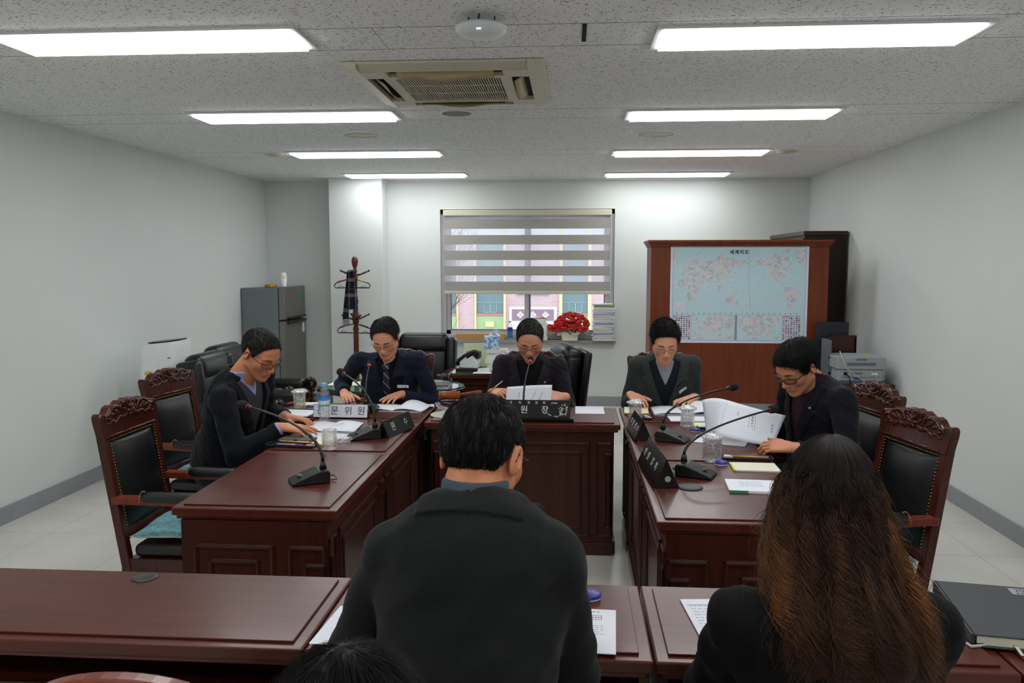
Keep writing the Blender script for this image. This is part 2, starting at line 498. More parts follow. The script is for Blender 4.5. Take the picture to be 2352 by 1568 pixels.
# ceiling panels
em = NM('lit_diffuser'); em.set(Base_Color=(0.9, 0.9, 0.9, 1)); em.b.inputs['Emission Color'].default_value = (0.97, 1.0, 1.0, 1); em.b.inputs['Emission Strength'].default_value = LAMP; M['diffuser'] = em.m
ord_r = {-1: 'left', 0: 'right'}
rown = ['first row from the back wall', 'second row from the back wall', 'third row from the back wall', 'row nearest the camera']
proto = None
for ri, yr in enumerate((8.77, 7.07, 5.28, 3.50, 1.72, -0.06, -1.84)):  # last three rows are unseen, kept for the light they add
    for si, xr in enumerate((-1.765, 0.985)):
        side = 'left' if si == 0 else 'right'
        lab = 'long white lit ceiling panel, %s one of the %s' % (side, rown[ri]) if ri < 4 else 'long white lit ceiling panel unseen above and behind the camera'
        yy = yr + (-0.055 if si == 0 else 0.055) * (1.0 if ri < 4 else 0)
        if proto is None:
            proto = empty('ceiling_light', (xr, yy, HC), lab, 'ceiling light', group='ceiling light panels')
            f = MB(); a, b, c, d = .655, .620, .165, .135
            f.box(-a, -b, -c, c, -.012, 0); f.box(b, a, -c, c, -.012, 0); f.box(-b, b, -c, -d, -.012, 0); f.box(-b, b, d, c, -.012, 0)
            f.build('frame', 'white_plastic', proto, bevel=.002)
            MB().box(-b, b, -d, d, -.024, 0).build('diffuser', 'diffuser', proto)  # slab deepened past the frame so its glowing sides brighten the ceiling
        else:
            copy_tree(proto, (xr, yy, HC), 0, lab)

# round ceiling fittings
def disc_fit(x, y, r, label, mat_in, cat, name, rim=.012, dome=.0):
    o = empty(name, (x, y, HC), label, cat, group=None)
    MB().lathe([(r - rim, -.004), (r - rim, -.010), (r, -.006), (r, 0)], n=36, cap=False).build('rim', 'white_plastic', o)
    MB().lathe([(.001, -.006 - dome), (r * .5, -.006 - dome * .8), (r - rim, -.006), (r - rim, 0)], n=36, cap=False).build('grille', mat_in, o)
disc_fit(-.726, 5.19, .105, 'round grey ceiling speaker behind the air conditioner', 'mid_grey', 'speaker', 'ceiling_speaker')
disc_fit(-1.545, 6.0, .135, 'flat round ceiling cover left of centre, between the second and third light rows', 'offwhite_plastic', 'ceiling cover', 'ceiling_cover', .01)
disc_fit(.60, 6.11, .14, 'flat round ceiling cover right of centre, in front of the right lights', 'offwhite_plastic', 'ceiling cover', 'ceiling_cover', .01)
disc_fit(-2.55, 6.98, .11, 'small round vent in the ceiling strip beside the left lights', 'offwhite_plastic', 'ceiling vent', 'ceiling_vent', .02, .02)
disc_fit(1.775, 7.10, .115, 'small round vent in the ceiling strip beside the right lights', 'offwhite_plastic', 'ceiling vent', 'ceiling_vent', .02, .02)
props(MB().box(.034, .052, 3.34, 3.59, HC - .004, HC).build('slot_vent', 'black'), 'narrow black slot in the ceiling strip between the nearest lights', 'slot')
# wifi dome
ap = empty('wireless_router', (-.352, 3.20, HC), 'white round wireless router hanging under the ceiling with a blue light', 'router')
MB().lathe([(.001, -.085), (.04, -.084), (.075, -.075), (.096, -.058), (.099, -.045), (.085, -.038), (.001, -.036)], n=36).build('dome', 'white_plastic', ap)
MB().tube([(-.01, -.02, -.04), (-.005, -.02, 0)], .004, 6).tube([(.05, 0.02, -.04), (.05, .02, 0)], .003, 6).tube([(-.05, 0.02, -.04), (-.05, .02, 0)], .003, 6).build('bracket', 'alu_dark', ap)
e2 = NM('blue_led'); e2.b.inputs['Emission Color'].default_value = (0.15, 0.35, 1, 1); e2.b.inputs['Emission Strength'].default_value = 3; M['led'] = e2.m
MB().box(-.008, .008, -.083, -.079, -.074, -.068).build('indicator_light', 'led', ap)

# ceiling cassette air conditioner
ac = empty('air_conditioner', (-.615, 4.35, HC - .002), 'square cream ceiling cassette air conditioner with open louvres', 'air conditioner')
f = MB(); a, b = .48, .40
f.prism([(-a, 0), (-a, -.012), (-b, -.035), (-b, 0)], -.49, .49, 'y'); f.prism([(a, 0), (b, 0), (b, -.035), (a, -.012)], -.49, .49, 'y')
f.prism([(-.49, 0), (-.41, 0), (-.41, -.035), (-.49, -.012)], -.40, .40, 'x'); f.prism([(.49, 0), (.49, -.012), (.41, -.035), (.41, 0)], -.40, .40, 'x')
q = .30
f.box(-q - .015, q + .015, -q - .015, -q + .03, -.038, -.015); f.box(-q - .015, q + .015, q - .03, q + .015, -.038, -.015)
f.box(-q - .015, -q + .04, -q + .03, q - .03, -.038, -.015); f.box(q - .04, q + .015, -q + .03, q - .03, -.038, -.015)
for sx_ in (-1, 1):
    for sy_ in (-1, 1):
        x0_, x1_ = sorted((sx_ * .40, sx_ * .28)); y0_, y1_ = sorted((sy_ * .41, sy_ * .28)); f.box(x0_, x1_, y0_, y1_, -.036, -.012)
f.build('casing', 'offwhite_plastic', ac, bevel=.003)
MB().box(-.40, .40, -.41, .41, -.010, -.001).build('duct', 'black', ac)
g = MB()
for k in range(42): 
    x = -.258 + .516 * k / 41; g.box(x - .002, x + .002, -.27, .27, -.032, -.012)
for y in (-.09, .09): g.box(-.26, .26, y - .002, y + .002, -.034, -.03)
g.build('intake_grille', 'offwhite_plastic', ac)
lv = lambda mm: [(-.24, mm), (-.2, mm * 1.2), (-.08, mm * 1.3), (0, mm * 1.9), (.08, mm * 1.3), (.2, mm * 1.2), (.24, mm)]
for k in range(4):
    g = MB()
    def fn(u, v, k=k):
        s_ = -.235 + .47 * u
        wob = .028 + .016 * max(0, math.cos(s_ * PI / .3))
        x, y, z = s_, .325 + .045 * (1 - v) , -.018 - v * wob
        return Matrix.Rotation(k * PI / 2, 3, 'Z') @ Vector((x, y, z))
    g.sheet(fn, 14, 2, .003); g.build('louvre', 'aged_plastic', ac)

# ------------------------------------------------------------------ outside: the neighbouring school facade and lawn
bm_ = NM('pink_brick'); v = bm_.coords((1, 1, 1), (PI / 2, 0, 0)); br = bm_.n('ShaderNodeTexBrick'); bm_.l(v, br.inputs['Vector'])
br.inputs['Color1'].default_value = rgb(206, 176, 180); br.inputs['Color2'].default_value = rgb(196, 166, 172); br.inputs['Mortar'].default_value = rgb(218, 204, 208)  # brick tones paled and evened out to imitate haze
br.inputs['Scale'].default_value = 1; br.inputs['Brick Width'].default_value = .15; br.inputs['Row Height'].default_value = .05; br.inputs['Mortar Size'].default_value = .008
bm_.l(br.outputs[0], bm_.b.inputs['Base Color']); bm_.set(Roughness=.9); M['brick'] = bm_.m
M['ext_green'] = plain('green_panel_paint', rgb(168, 200, 150), .8)  # green lightened to imitate haze of the window glass
M['ext_red'] = plain('red_band_paint', rgb(206, 130, 130), .8)
M['ext_yellow'] = plain('pale_yellow_pilaster', rgb(240, 222, 170), .8)
M['ext_glass'] = plain('school_window_glass', rgb(112, 138, 144), .25)
M['ext_frame'] = plain('school_window_frame', rgb(170, 190, 190), .5)
M['ext_plum'] = plain('plum_sign', rgb(150, 122, 138), .7)
M['ext_white'] = plain('white_concrete', rgb(222, 222, 228), .8)
M['asphalt'] = plain('outside_paving', rgb(170, 170, 168), .9)
M['twig'] = plain('bare_twigs', rgb(112, 100, 100), .9)
YE = 24.0
def ex(u, v):   # a point on the facade plane for a sight line through the window
    F = (-0.0728 * 0.9955, 0.9973 * 0.9955, -0.0948); Rr = (0.9973, 0.0728, 0); U = (Rr[1] * F[2], -Rr[0] * F[2], Rr[0] * F[1] - Rr[1] * F[0])
    d = [F[i] + Rr[i] * (u - 1176) / 1880 + U[i] * (784 - v) / 1880 for i in range(3)]
    t = YE / d[1]; return d[0] * t, CAM_H + d[2] * t
G0 = -3.2
sch = structure(empty('exterior_building', (0, YE, 0), 'pink brick building seen through the window', None))
xa, _ = ex(930, 700); xb, _ = ex(1500, 700)
w = MB().box(xa, xb, 0, .4, G0, 9); w.build('brick_wall', 'brick', sch)
def exbox(name, u0, u1, v0, v1, mat, dep=.06, par=sch, bevel=0):
    (x0, z1), (x1, z0) = ex(u0, v0), ex(u1, v1)
    return MB().box(min(x0, x1), max(x0, x1), -dep, 0, min(z0, z1), max(z0, z1)).build(name, mat, par)
for (u0, u1) in ((990, 1048), (1095, 1157), (1291, 1352)):
    wn = exbox('glazed_window', u0, u1, 560, 719, 'ext_glass', .03)
    exbox('red_band', u0, u1, 719, 724, 'ext_red', .08)
    exbox('green_panel', u0, u1, 724, 764, 'ext_green', .05)
    exbox('yellow_pilaster', u0 - 5, u0, 480, 790, 'ext_yellow', .12); exbox('yellow_pilaster', u1, u1 + 5, 480, 790, 'ext_yellow', .12)
    c_ = (u0 + u1) / 2
    fm = MB()
    for (a, b, c, d) in ((u0, u1, 694, 695.2), (c_ - 15, c_ - 14, 694, 717), (c_ + 14, c_ + 15, 694, 717), (c_ - .7, c_ + .7, 694, 717), (c_ - 15, c_ + 15, 716, 717.5)):
        (x0, z1), (x1, z0) = ex(a, c), ex(b, d); fm.box(x0, x1, -.02, 0, z0, z1)
    fm.build('mullions', 'ext_frame', wn, loc=(0, -.03, 0))
exbox('wall_plaque', 1116, 1135, 738, 750, 'ext_yellow', .1)
exbox('upper_window_band', 960, 1480, 500, 540, 'ext_white', .1)
gr = MB()
for i in range(10):
    for j in range(3):
        (x0, z1), (x1, z0) = ex(1187 + i * 7.6, 668 + j * 3.2), ex(1187 + i * 7.6 + 5.6, 670.4 + j * 3.2); gr.box(x0, x1, -.05, 0, z0, z1)
gr.build('lattice_window', 'ext_glass', sch)
sg = empty('school_sign', (0, YE - 1.6, 0), 'plum sign board with white diamond tiles in front of the brick building', 'sign')
def exs(u, v): x, z = ex(u, v); k = (YE - 1.6) / YE; return x * k, CAM_H + (z - CAM_H) * k
(x0, z1), (x1, z0) = exs(1170, 705), exs(1278, 740); MB().box(x0, x1, 0, .3, G0, z1).build('sign_frame', 'ext_white', sg)
(x0, z1), (x1, z0) = exs(1176, 710), exs(1272, 736); MB().box(x0, x1, -.03, 0, z0, z1).build('sign_board', 'ext_plum', sg)
for u, ch in ((1195, '보'), (1224, '성'), (1253, '관')):
    (cx, cz) = exs(u, 722.5); d = .1
    o = MB().prism([(cx - d, cz), (cx, cz - d), (cx + d, cz), (cx, cz + d)], -.05, -.03, 'y').build('diamond_tile', 'ext_white', sg)
    text(ch, .12, o, (cx, -.052, cz), (PI / 2, 0, 0), 'ext_plum', ext=.001)
structure(MB().box(-14, 14, YB + .3, YE + 8, G0 - .1, G0).build('exterior_ground', 'asphalt'))
rnd = random.Random(4)
tr_ = MB()
def branch(p, d, L, r, lvl):
    pts = [Vector(p)]; dd = Vector(d)
    for i in range(5):
        dd = (dd + Vector((rnd.uniform(-.25, .25), rnd.uniform(-.25, .25), rnd.uniform(-.05, .22)))).normalized(); pts.append(pts[-1] + dd * L / 5)
        if lvl > 0 and i > 0:
            for _ in range(2): branch(pts[-1], (dd + Vector((rnd.uniform(-1, 1), rnd.uniform(-1, 1), rnd.uniform(-.1, .7)))).normalized(), L * .6, r * .5, lvl - 1)
    tr_.tube(pts, [r, r * .9, r * .8, r * .7, r * .6, r * .4], 5)
branch((-3.6, 19, G0), (0.1, 0, 1), 3.4, .05, 3)
props(tr_.build('bare_tree', 'twig'), 'bare leafless tree outside, behind the lower left window pane', 'tree')
# ------------------------------------------------------------------ desks
TZ = 0.75
def ring(mb, o, ua, va, na, u0, u1, v0, v1, w=.016, h=.010, mi=0):
    """rectangular moulding on a plane: o origin, ua/va in-plane axes, na outward normal"""
    o = Vector(o); ua = Vector(ua); va = Vector(va); na = Vector(na)
    def bar(a0, a1, b0, b1):
        for (hh, k) in ((h * .55, 0), (h, w * .25)):
            aa0, aa1, bb0, bb1 = a0 + k, a1 - k, b0 + k, b1 - k
            vs = [o + ua * a + va * b + na * c for c in (0, hh) for (a, b) in ((aa0, bb0), (aa1, bb0), (aa1, bb1), (aa0, bb1))]
            mb.add(vs, [(0, 3, 2, 1), (4, 5, 6, 7), (0, 1, 5, 4), (1, 2, 6, 5), (2, 3, 7, 6), (3, 0, 4, 7)], mi)
    bar(u0, u1, v1 - w, v1); bar(u0, u1, v0, v0 + w); bar(u0, u0 + w, v0, v1); bar(u1 - w, u1, v0, v1)

def top_slab(t, sx, sy, mat, inset=.032):
    m1 = MB(); m1.box(-sx / 2, sx / 2, -sy / 2, sy / 2, TZ - .036, TZ - .006)
    m1.box(-sx / 2 + .012, sx / 2 - .012, -sy / 2 + .012, sy / 2 - .012, TZ - .052, TZ - .036)
    o = m1.build('table_top', mat, t, bevel=.005, seg=3)
    m2 = MB(); m2.box(-sx / 2 + inset, sx / 2 - inset, -sy / 2 + inset, sy / 2 - inset, TZ - .006, TZ)
    m2.build('top_inlay', mat, o, bevel=.0015)

def council_table(x0, x1, y0, y1, label, faces, knee, group='wooden council tables'):
    """faces: list of sides carrying framed panels ('-y','+x','-x'); knee: side left open for the sitter"""
    sx, sy = x1 - x0, y1 - y0
    t = empty('council_table', ((x0 + x1) / 2, (y0 + y1) / 2, 0), label, 'table', group=group)
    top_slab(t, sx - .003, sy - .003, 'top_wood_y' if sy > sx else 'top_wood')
    hx, hy = sx / 2 - .035, sy / 2 - .035
    if '+x' in faces and knee == '-x': hy = sy / 2 - .006
    if '-x' in faces and knee == '+x': hy = sy / 2 - .006
    th = .022; zt = TZ - .052
    sides = {'-y': ((-hx, -hy, 0), (1, 0, 0), (0, -1, 0), 2 * hx), '+y': ((hx, hy, 0), (-1, 0, 0), (0, 1, 0), 2 * hx),
             '+x': ((hx, -hy, 0), (0, 1, 0), (1, 0, 0), 2 * hy), '-x': ((-hx, hy, 0), (0, -1, 0), (-1, 0, 0), 2 * hy)}
    for k, (o, ua, na, L) in sides.items():
        if k == knee: continue
        p = MB(); o = Vector(o); ua = Vector(ua); na = Vector(na); c = o + ua * L / 2 - na * th / 2
        if abs(ua.x) > .5: p.box(c.x - L / 2, c.x + L / 2, c.y - th / 2, c.y + th / 2, .02, zt)
        else: p.box(c.x - th / 2, c.x + th / 2, c.y - L / 2 + .023, c.y + L / 2 - .023, .02, zt)
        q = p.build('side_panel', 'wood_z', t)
        if k in faces:
            r_ = MB(); up = (0, 0, 1)
            narrow = .125
            if abs(ua.x) > .5 and L < .8:      # end face: one wide and one narrow frame
                a0, a1 = (.045, L - narrow - .07) if hx > 0 and x0 < 0 else (narrow + .07, L - .045)
                n0, n1 = (L - narrow - .02, L - .004) if x0 < 0 else (.004, narrow + .02)
                ring(r_, o, ua, up, na, a0, a1, .10, zt - .085); ring(r_, o, ua, up, na, a0 + .055, a1 - .055, .155, zt - .14)
                ring(r_, o, ua, up, na, n0, n1, .10, zt - .085); ring(r_, o, ua, up, na, n0 + (.055 if x0 < 0 else .0), n1 - (0 if x0 < 0 else .055), .155, zt - .15)
            else:
                e = .10
                ring(r_, o, ua, up, na, e + .03, L - e - .03, .10, zt - .06); ring(r_, o, ua, up, na, e + .075, L - e - .075, .15, zt - .11)
                ring(r_, o, ua, up, na, .008, e + .0, .10, zt - .06); ring(r_, o, ua, up, na, L - e, L - .008, .10, zt - .06)
                ring(r_, o, ua, up, na, .008, e - .045, .15, zt - .12); ring(r_, o, ua, up, na, L - e + .045, L - .008, .15, zt - .12)
            r_.build('panel_moulding', 'wood_z', q, bevel=.003)
        b = MB(); cc = o + ua * L / 2
        if abs(ua.x) > .5: b.box(cc.x - L / 2 , cc.x + L / 2, cc.y - .012, cc.y + .012, 0, .07)
        else: b.box(cc.x - .012, cc.x + .012, cc.y - L / 2 + .024, cc.y + L / 2 - .024, 0, .07)
        b.build('plinth', 'wood_x', t, bevel=.004)
    return t
council_table(-1.44, -.83, 2.785, 3.665, 'dark mahogany table on the left nearest the camera, with one microphone', ('-y', '+x'), '-x')
council_table(-1.44, -.83, 3.668, 4.487, 'dark mahogany table on the left holding the empty crystal tumbler and saucer', ('+x',), '-x')
council_table(-1.80, -.833, 4.49, 5.0, 'dark mahogany corner table at the man in the navy suit and striped tie', ('-y', '+x'), '+y')
council_table(-.815, .272, 4.43, 4.96, 'dark mahogany head table carrying the large black inlaid name plate', ('-y',), '+y')
council_table(.292, .90, 2.745, 3.588, 'dark mahogany table on the right nearest the camera, with the round-sealed name plate', ('-y', '-x'), '+x')
council_table(.292, .90, 3.591, 4.467, 'dark mahogany table on the right under the raised booklet', ('-x',), '+x')
council_table(.292, 1.25, 4.47, 4.98, 'dark mahogany corner table at the man in the grey jacket', ('-y', '-x'), '+y')

def front_desk(x0, x1, label, grommet=None):
    sx, sy = x1 - x0, .435
    t = empty('front_desk', ((x0 + x1) / 2, 1.75 + sy / 2, 0), label, 'desk', group='row of desks in front of the camera')
    top_slab(t, sx - .002, sy, 'top_wood', .03)
    MB().box(-sx / 2 + .04, sx / 2 - .04, .16, .178, .15, TZ - .052).build('modesty_panel', 'wood_x', t)
    for s_ in (-1, 1):
        xx = s_ * (sx / 2 - .02)
        MB().box(xx - .012, xx + .012, -.19, .19, 0, TZ - .052).build('side_panel', 'wood_z', t, bevel=.002)
    MB().box(-sx / 2 + .03, sx / 2 - .03, -.17, .15, .60, .615).build('under_shelf', 'wood_x', t)
    if grommet:
        gx, gy = grommet[0] - (x0 + x1) / 2, grommet[1] - 1.75 - sy / 2
        MB().lathe([(.036, 0), (.036, .0015), (.030, .004), (.026, .003), (.001, .003)], (gx, gy, TZ), 28, cap=False).build('cable_grommet', 'black_plastic', t)
front_desk(-1.78, -.607, 'reddish wooden desk at the bottom left with a round black cable cap', (-1.18, 2.125))
front_desk(-.604, .187, 'wooden desk in front of the man seen from behind')
front_desk(.190, .968, 'wooden desk in front of the woman with long wavy hair')
front_desk(.971, 2.05, 'wooden desk at the bottom right under the black diary')

# ------------------------------------------------------------------ carved armchair
def leaf(mb, c, d, L, W, T):
    """a flattened pointed leaf lying on the y- face, direction d (angle in the x-z plane)"""
    m = Matrix.Rotation(-d, 3, 'Y') @ Matrix.Diagonal((L, T, W))
    prof = [(max(.02, math.sin(PI * i / 8)) , -math.cos(PI * i / 8)) for i in range(9)]
    m2 = m @ Matrix.Rotation(PI / 2, 3, 'Y')
    mb.lathe(prof, c, 10, 0, True, m2)
def make_chair(loc, rz_, label, group='carved mahogany armchairs'):
    t = empty('carved_armchair', loc, label, 'chair', rz_, group)
    W = .25
    # seat
    f = MB(); f.box(-.245, .245, -.235, .235, .28, .345); f.build('seat_frame', 'chair_wood', t, bevel=.006)
    s = MB(); s.box(-.235, .235, -.235, .215, .345, .405); s.build('seat', 'leather', t, bevel=.028, seg=4, smooth=True)
    tilt = lambda z: .235 + (z - .40) * .16
    # back posts
    f = MB()
    for sx_ in (-1, 1):
        pts = []
        poly = [(tilt(.30), .30), (tilt(.94), .94), (tilt(.94) + .042, .94), (tilt(.30) + .042, .30)]
        x0, x1 = sorted((sx_ * .25, sx_ * .208)); f.prism(poly, x0, x1, 'x')
    f.prism([(tilt(.42), .42), (tilt(.47), .47), (tilt(.47) + .035, .47), (tilt(.42) + .035, .42)], -.21, .21, 'x')
    f.prism([(tilt(.45) + .024, .45), (tilt(.86) + .024, .86), (tilt(.86) + .036, .86), (tilt(.45) + .036, .45)], -.21, .21, 'x')
    f.build('back_frame', 'chair_wood', t, bevel=.005)
    # crest rail
    top = [(.262, .925), (.262, .950), (.245, .962), (.225, .960), (.205, .952), (.185, .962), (.165, .978), (.140, .985), (.118, .979), (.095, .982), (.06, .995), (.025, .992), (0, .998)]
    poly = [(-x, z) for x, z in top] + [(x, z) for x, z in reversed(top[:-1])] + [(.25, .850), (-.25, .850)]
    c = MB()
    sh = lambda z: (z - .40) * .16
    n = len(poly)
    vs = [(x, .233 + sh(z), z) for x, z in poly] + [(x, .233 + sh(z) + .042, z) for x, z in poly]
    c.add(vs, [tuple(range(n)), tuple(range(2 * n - 1, n - 1, -1))] + [(i, i + n, (i + 1) % n + n, (i + 1) % n) for i in range(n)])
    cr = c.build('crest_rail', 'chair_wood', t, bevel=.006, seg=2)
    k = MB(); y = lambda z: .233 + sh(z)
    for sgn in (-1, 1):
        for (x, z, a, L, Wd) in ((.03, .945, .5, .032, .012), (.05, .925, -.3, .034, .012), (.075, .955, .9, .028, .010), (.09, .925, .1, .03, .010), (.115, .950, .5, .028, .009),
                                 (.13, .915, -.4, .026, .009), (.15, .945, .2, .026, .009), (.165, .918, -.1, .022, .008), (.018, .975, 1.3, .022, .010), (.05, .975, .8, .022, .008), (.105, .972, .3, .02, .007), (.185, .93, .3, .02, .007)):
            leaf(k, (sgn * x, y(z) - .001, z), a if sgn > 0 else PI - a, L, Wd, .0055)
        pts = [(sgn * (.20 + .018 * math.cos(q)), y(.93 + .018 * math.sin(q)) - .002, .93 + .018 * math.sin(q)) for q in np.linspace(0, 5.2, 14)]
        k.tube(pts, [.004] * 14, 6)
        edge = [(sgn * (x - .006), y(z - .01) - .001, z - .010) for x, z in top[3:]]
        k.tube(edge, .0035, 6)
    for q in range(6): 
        a = q * PI / 3; leaf(k, (.016 * math.cos(a), y(.94) - .004, .945 + .016 * math.sin(a)), a, .016, .009, .010)
    k.sphere((0, y(.945) - .008, .945), .009, 6)
    k.tube([(-.205, y(.862) - .001, .862), (.205, y(.862) - .001, .862)], .005, 6)
    k.build('carving', 'chair_wood', cr)
    # padded back
    b = MB()
    def pad(u, v):
        x = -.198 + .396 * u; z = .45 + .395 * v
        bul = .030 * (1 - abs(2 * u - 1) ** 3.5) * (1 - abs(2 * v - 1) ** 5)
        return (x, tilt(z) + .012 - bul, z)
    b.sheet(pad, 16, 16, -.004); b.build('backrest', 'leather', t)
    nl = MB()
    def nails(p0, p1, nn):
        for i in range(nn):
            a = i / (nn - 1); p = Vector(p0).lerp(Vector(p1), a); nl.sphere(p, .0042, 3)
    nails((-.2, tilt(.845) + .006, .845), (.2, tilt(.845) + .006, .845), 38)
    nails((-.2, tilt(.45) + .006, .45), (-.2, tilt(.845) + .006, .845), 30); nails((.2, tilt(.45) + .006, .45), (.2, tilt(.845) + .006, .845), 30)
    nails((-.2, tilt(.453) + .006, .453), (.2, tilt(.453) + .006, .453), 38)
    nl.build('nail_trim', 'brass', t)
    for sgn in (-1, 1):
        a = MB(); x0, x1 = sorted((sgn * .215, sgn * .268))
        AZ = -.045; yb = tilt(.60) + .02
        a.prism([(yb, .583), (yb, .615), (-.17, .615), (-.235, .610), (-.25, .595), (-.235, .580), (-.16, .577)], x0, x1, 'x')
        ao = a.build('armrest', 'arm_wood', t, bevel=.006, seg=3)
        p = MB(); xc = sgn * .2415
        ys = np.linspace(.155, -.105, 10)
        p.tube([(xc, yy, .605) for yy in ys], [.028] + [.0325] * 8 + [.028], 14, flat=.9); p.build('arm_pad', 'leather', ao)
        nn = MB()
        for yy in (.158, -.108):
            for q in range(11):
                an = PI * (q - 0.5) / 9 ; nn.sphere((xc + .0335 * math.cos(an), yy, .605 + .030 * math.sin(an)), .0036, 3)
        nn.build('nail_trim', 'brass', ao)
        q = MB(); q.prism([(-.20, .31), (-.165, .31), (-.150, .45), (-.165, .580), (-.205, .580), (-.19, .45)], sgn * .228 if sgn < 0 else .228, sgn * .258 if sgn < 0 else .258, 'x')
        q.build('arm_post', 'chair_wood', t, bevel=.005)
    for sx_ in (-1, 1):
        l = MB(); xx = sx_ * .215
        l.prism([(-.235, .29), (-.19, .29), (-.20, .15), (-.205, 0), (-.232, 0), (-.238, .17)], xx - .022, xx + .022, 'x'); l.build('leg', 'chair_wood', t, bevel=.005)
        l = MB(); l.prism([(tilt(.31), .31), (tilt(.31) + .042, .31), (.285, 0), (.25, 0)], sx_ * .229 - .02, sx_ * .229 + .02, 'x'); l.build('leg', 'chair_wood', t, bevel=.005)
    return t
CH = make_chair((-1.67, 3.52, 0), R(90), 'empty carved mahogany armchair on the left nearest the camera, black leather back')
CH.scale = (0.90, 1.0, 1.02)
copy_tree(CH, (-2.00, 4.50, 0), R(82), 'carved mahogany armchair behind the man in glasses on the left')
copy_tree(CH, (1.115, 3.42, 0), R(-78), 'empty carved mahogany armchair on the right nearest the camera')
copy_tree(CH, (1.22, 4.20, 0), R(-81), 'carved mahogany armchair behind the man reading the raised booklet')
copy_tree(CH, (-1.20, 5.40, 0), 0.03, 'carved armchair behind the man in the navy suit with striped tie')
copy_tree(CH, (-.285, 5.42, 0), 0, 'carved armchair behind the man in the black turtleneck at the head table')
copy_tree(CH, (.625, 5.40, 0), 0, 'carved armchair behind the man in the grey jacket')
wc = empty('wooden_chair', (-.725, 1.22, 0), 'wooden chair whose smooth curved top shows at the bottom left edge', 'chair')
g = MB(); pl_ = [(-.21, .86), (-.205, .905)] + [(.16 * math.sin(a), .905 + .052 * math.cos(a)) for a in np.linspace(-1.45, 1.45, 17)] + [(.205, .905), (.21, .86)]
g.prism(pl_, -.02, .015, 'y'); g.build('crest_rail', 'arm_wood', wc, bevel=.007, seg=3)
g = MB(); g.box(-.15, .15, -.008, .006, .50, .86); g.build('back_panel', 'leather', wc, bevel=.004)
MB().box(-.21, .21, .0, .42, .40, .45).build('seat', 'leather', wc, bevel=.02, seg=3)
for sx_ in (-1, 1):
    MB().box(sx_ * .19 - .018, sx_ * .19 + .018, -.018, .014, 0, .87).build('leg', 'chair_wood', wc, bevel=.004)
    MB().box(sx_ * .19 - .018, sx_ * .19 + .018, .37, .405, 0, .41).build('leg', 'chair_wood', wc, bevel=.004)

# quilted seat cushions
m = NM('teal_damask'); v = m.coords()
wv = m.noise(v, 22, 6, .7); m.color(m.ramp(wv, [(.42, rgb(84, 132, 142)), (.5, rgb(120, 170, 178)), (.56, rgb(92, 140, 150))])); m.set(Roughness=.7); m.bump(wv, .3); M['teal'] = m.m
M['piping'] = plain('cream_cushion_edge', rgb(206, 202, 184), .8)
def cushion(loc, rz_, label, w=.45, d=.44):
    t = empty('seat_cushion', loc, label, 'cushion', rz_, 'teal seat cushions')
    def side(sgn):
        def fn(u, v):
            x, y = (u - .5) * w, (v - .5) * d
            e = max(0, (1 - abs(2 * u - 1) ** 6) * (1 - abs(2 * v - 1) ** 6))
            dm = .006 * (math.cos(3 * 2 * PI * u) * math.cos(3 * 2 * PI * v))
            wav = .008 * math.sin(9 * u + 3) * abs(2 * v - 1) ** 3 + .008 * math.cos(10 * v) * abs(2 * u - 1) ** 3
            return (x, y, .022 + sgn * (.020 * e ** .5 + dm * e) + wav * .6)
        return fn
    g = MB(); g.sheet(side(1), 26, 26, -.001); g.build('cover', 'teal', t)
    g = MB(); g.sheet(lambda u, v: Vector(side(-1)(u, v)), 26, 26, .001); g.build('underside', 'piping', t)
    return t
CU = cushion((-1.67, 3.52, .432), R(90), 'teal damask cushion on the nearest left armchair')
copy_tree(CU, (1.115, 3.42, .432), R(-78), 'teal damask cushion on the nearest right armchair')
copy_tree(CU, (-2.00, 4.50, .432), R(82), 'teal damask cushion under the man in glasses on the left')

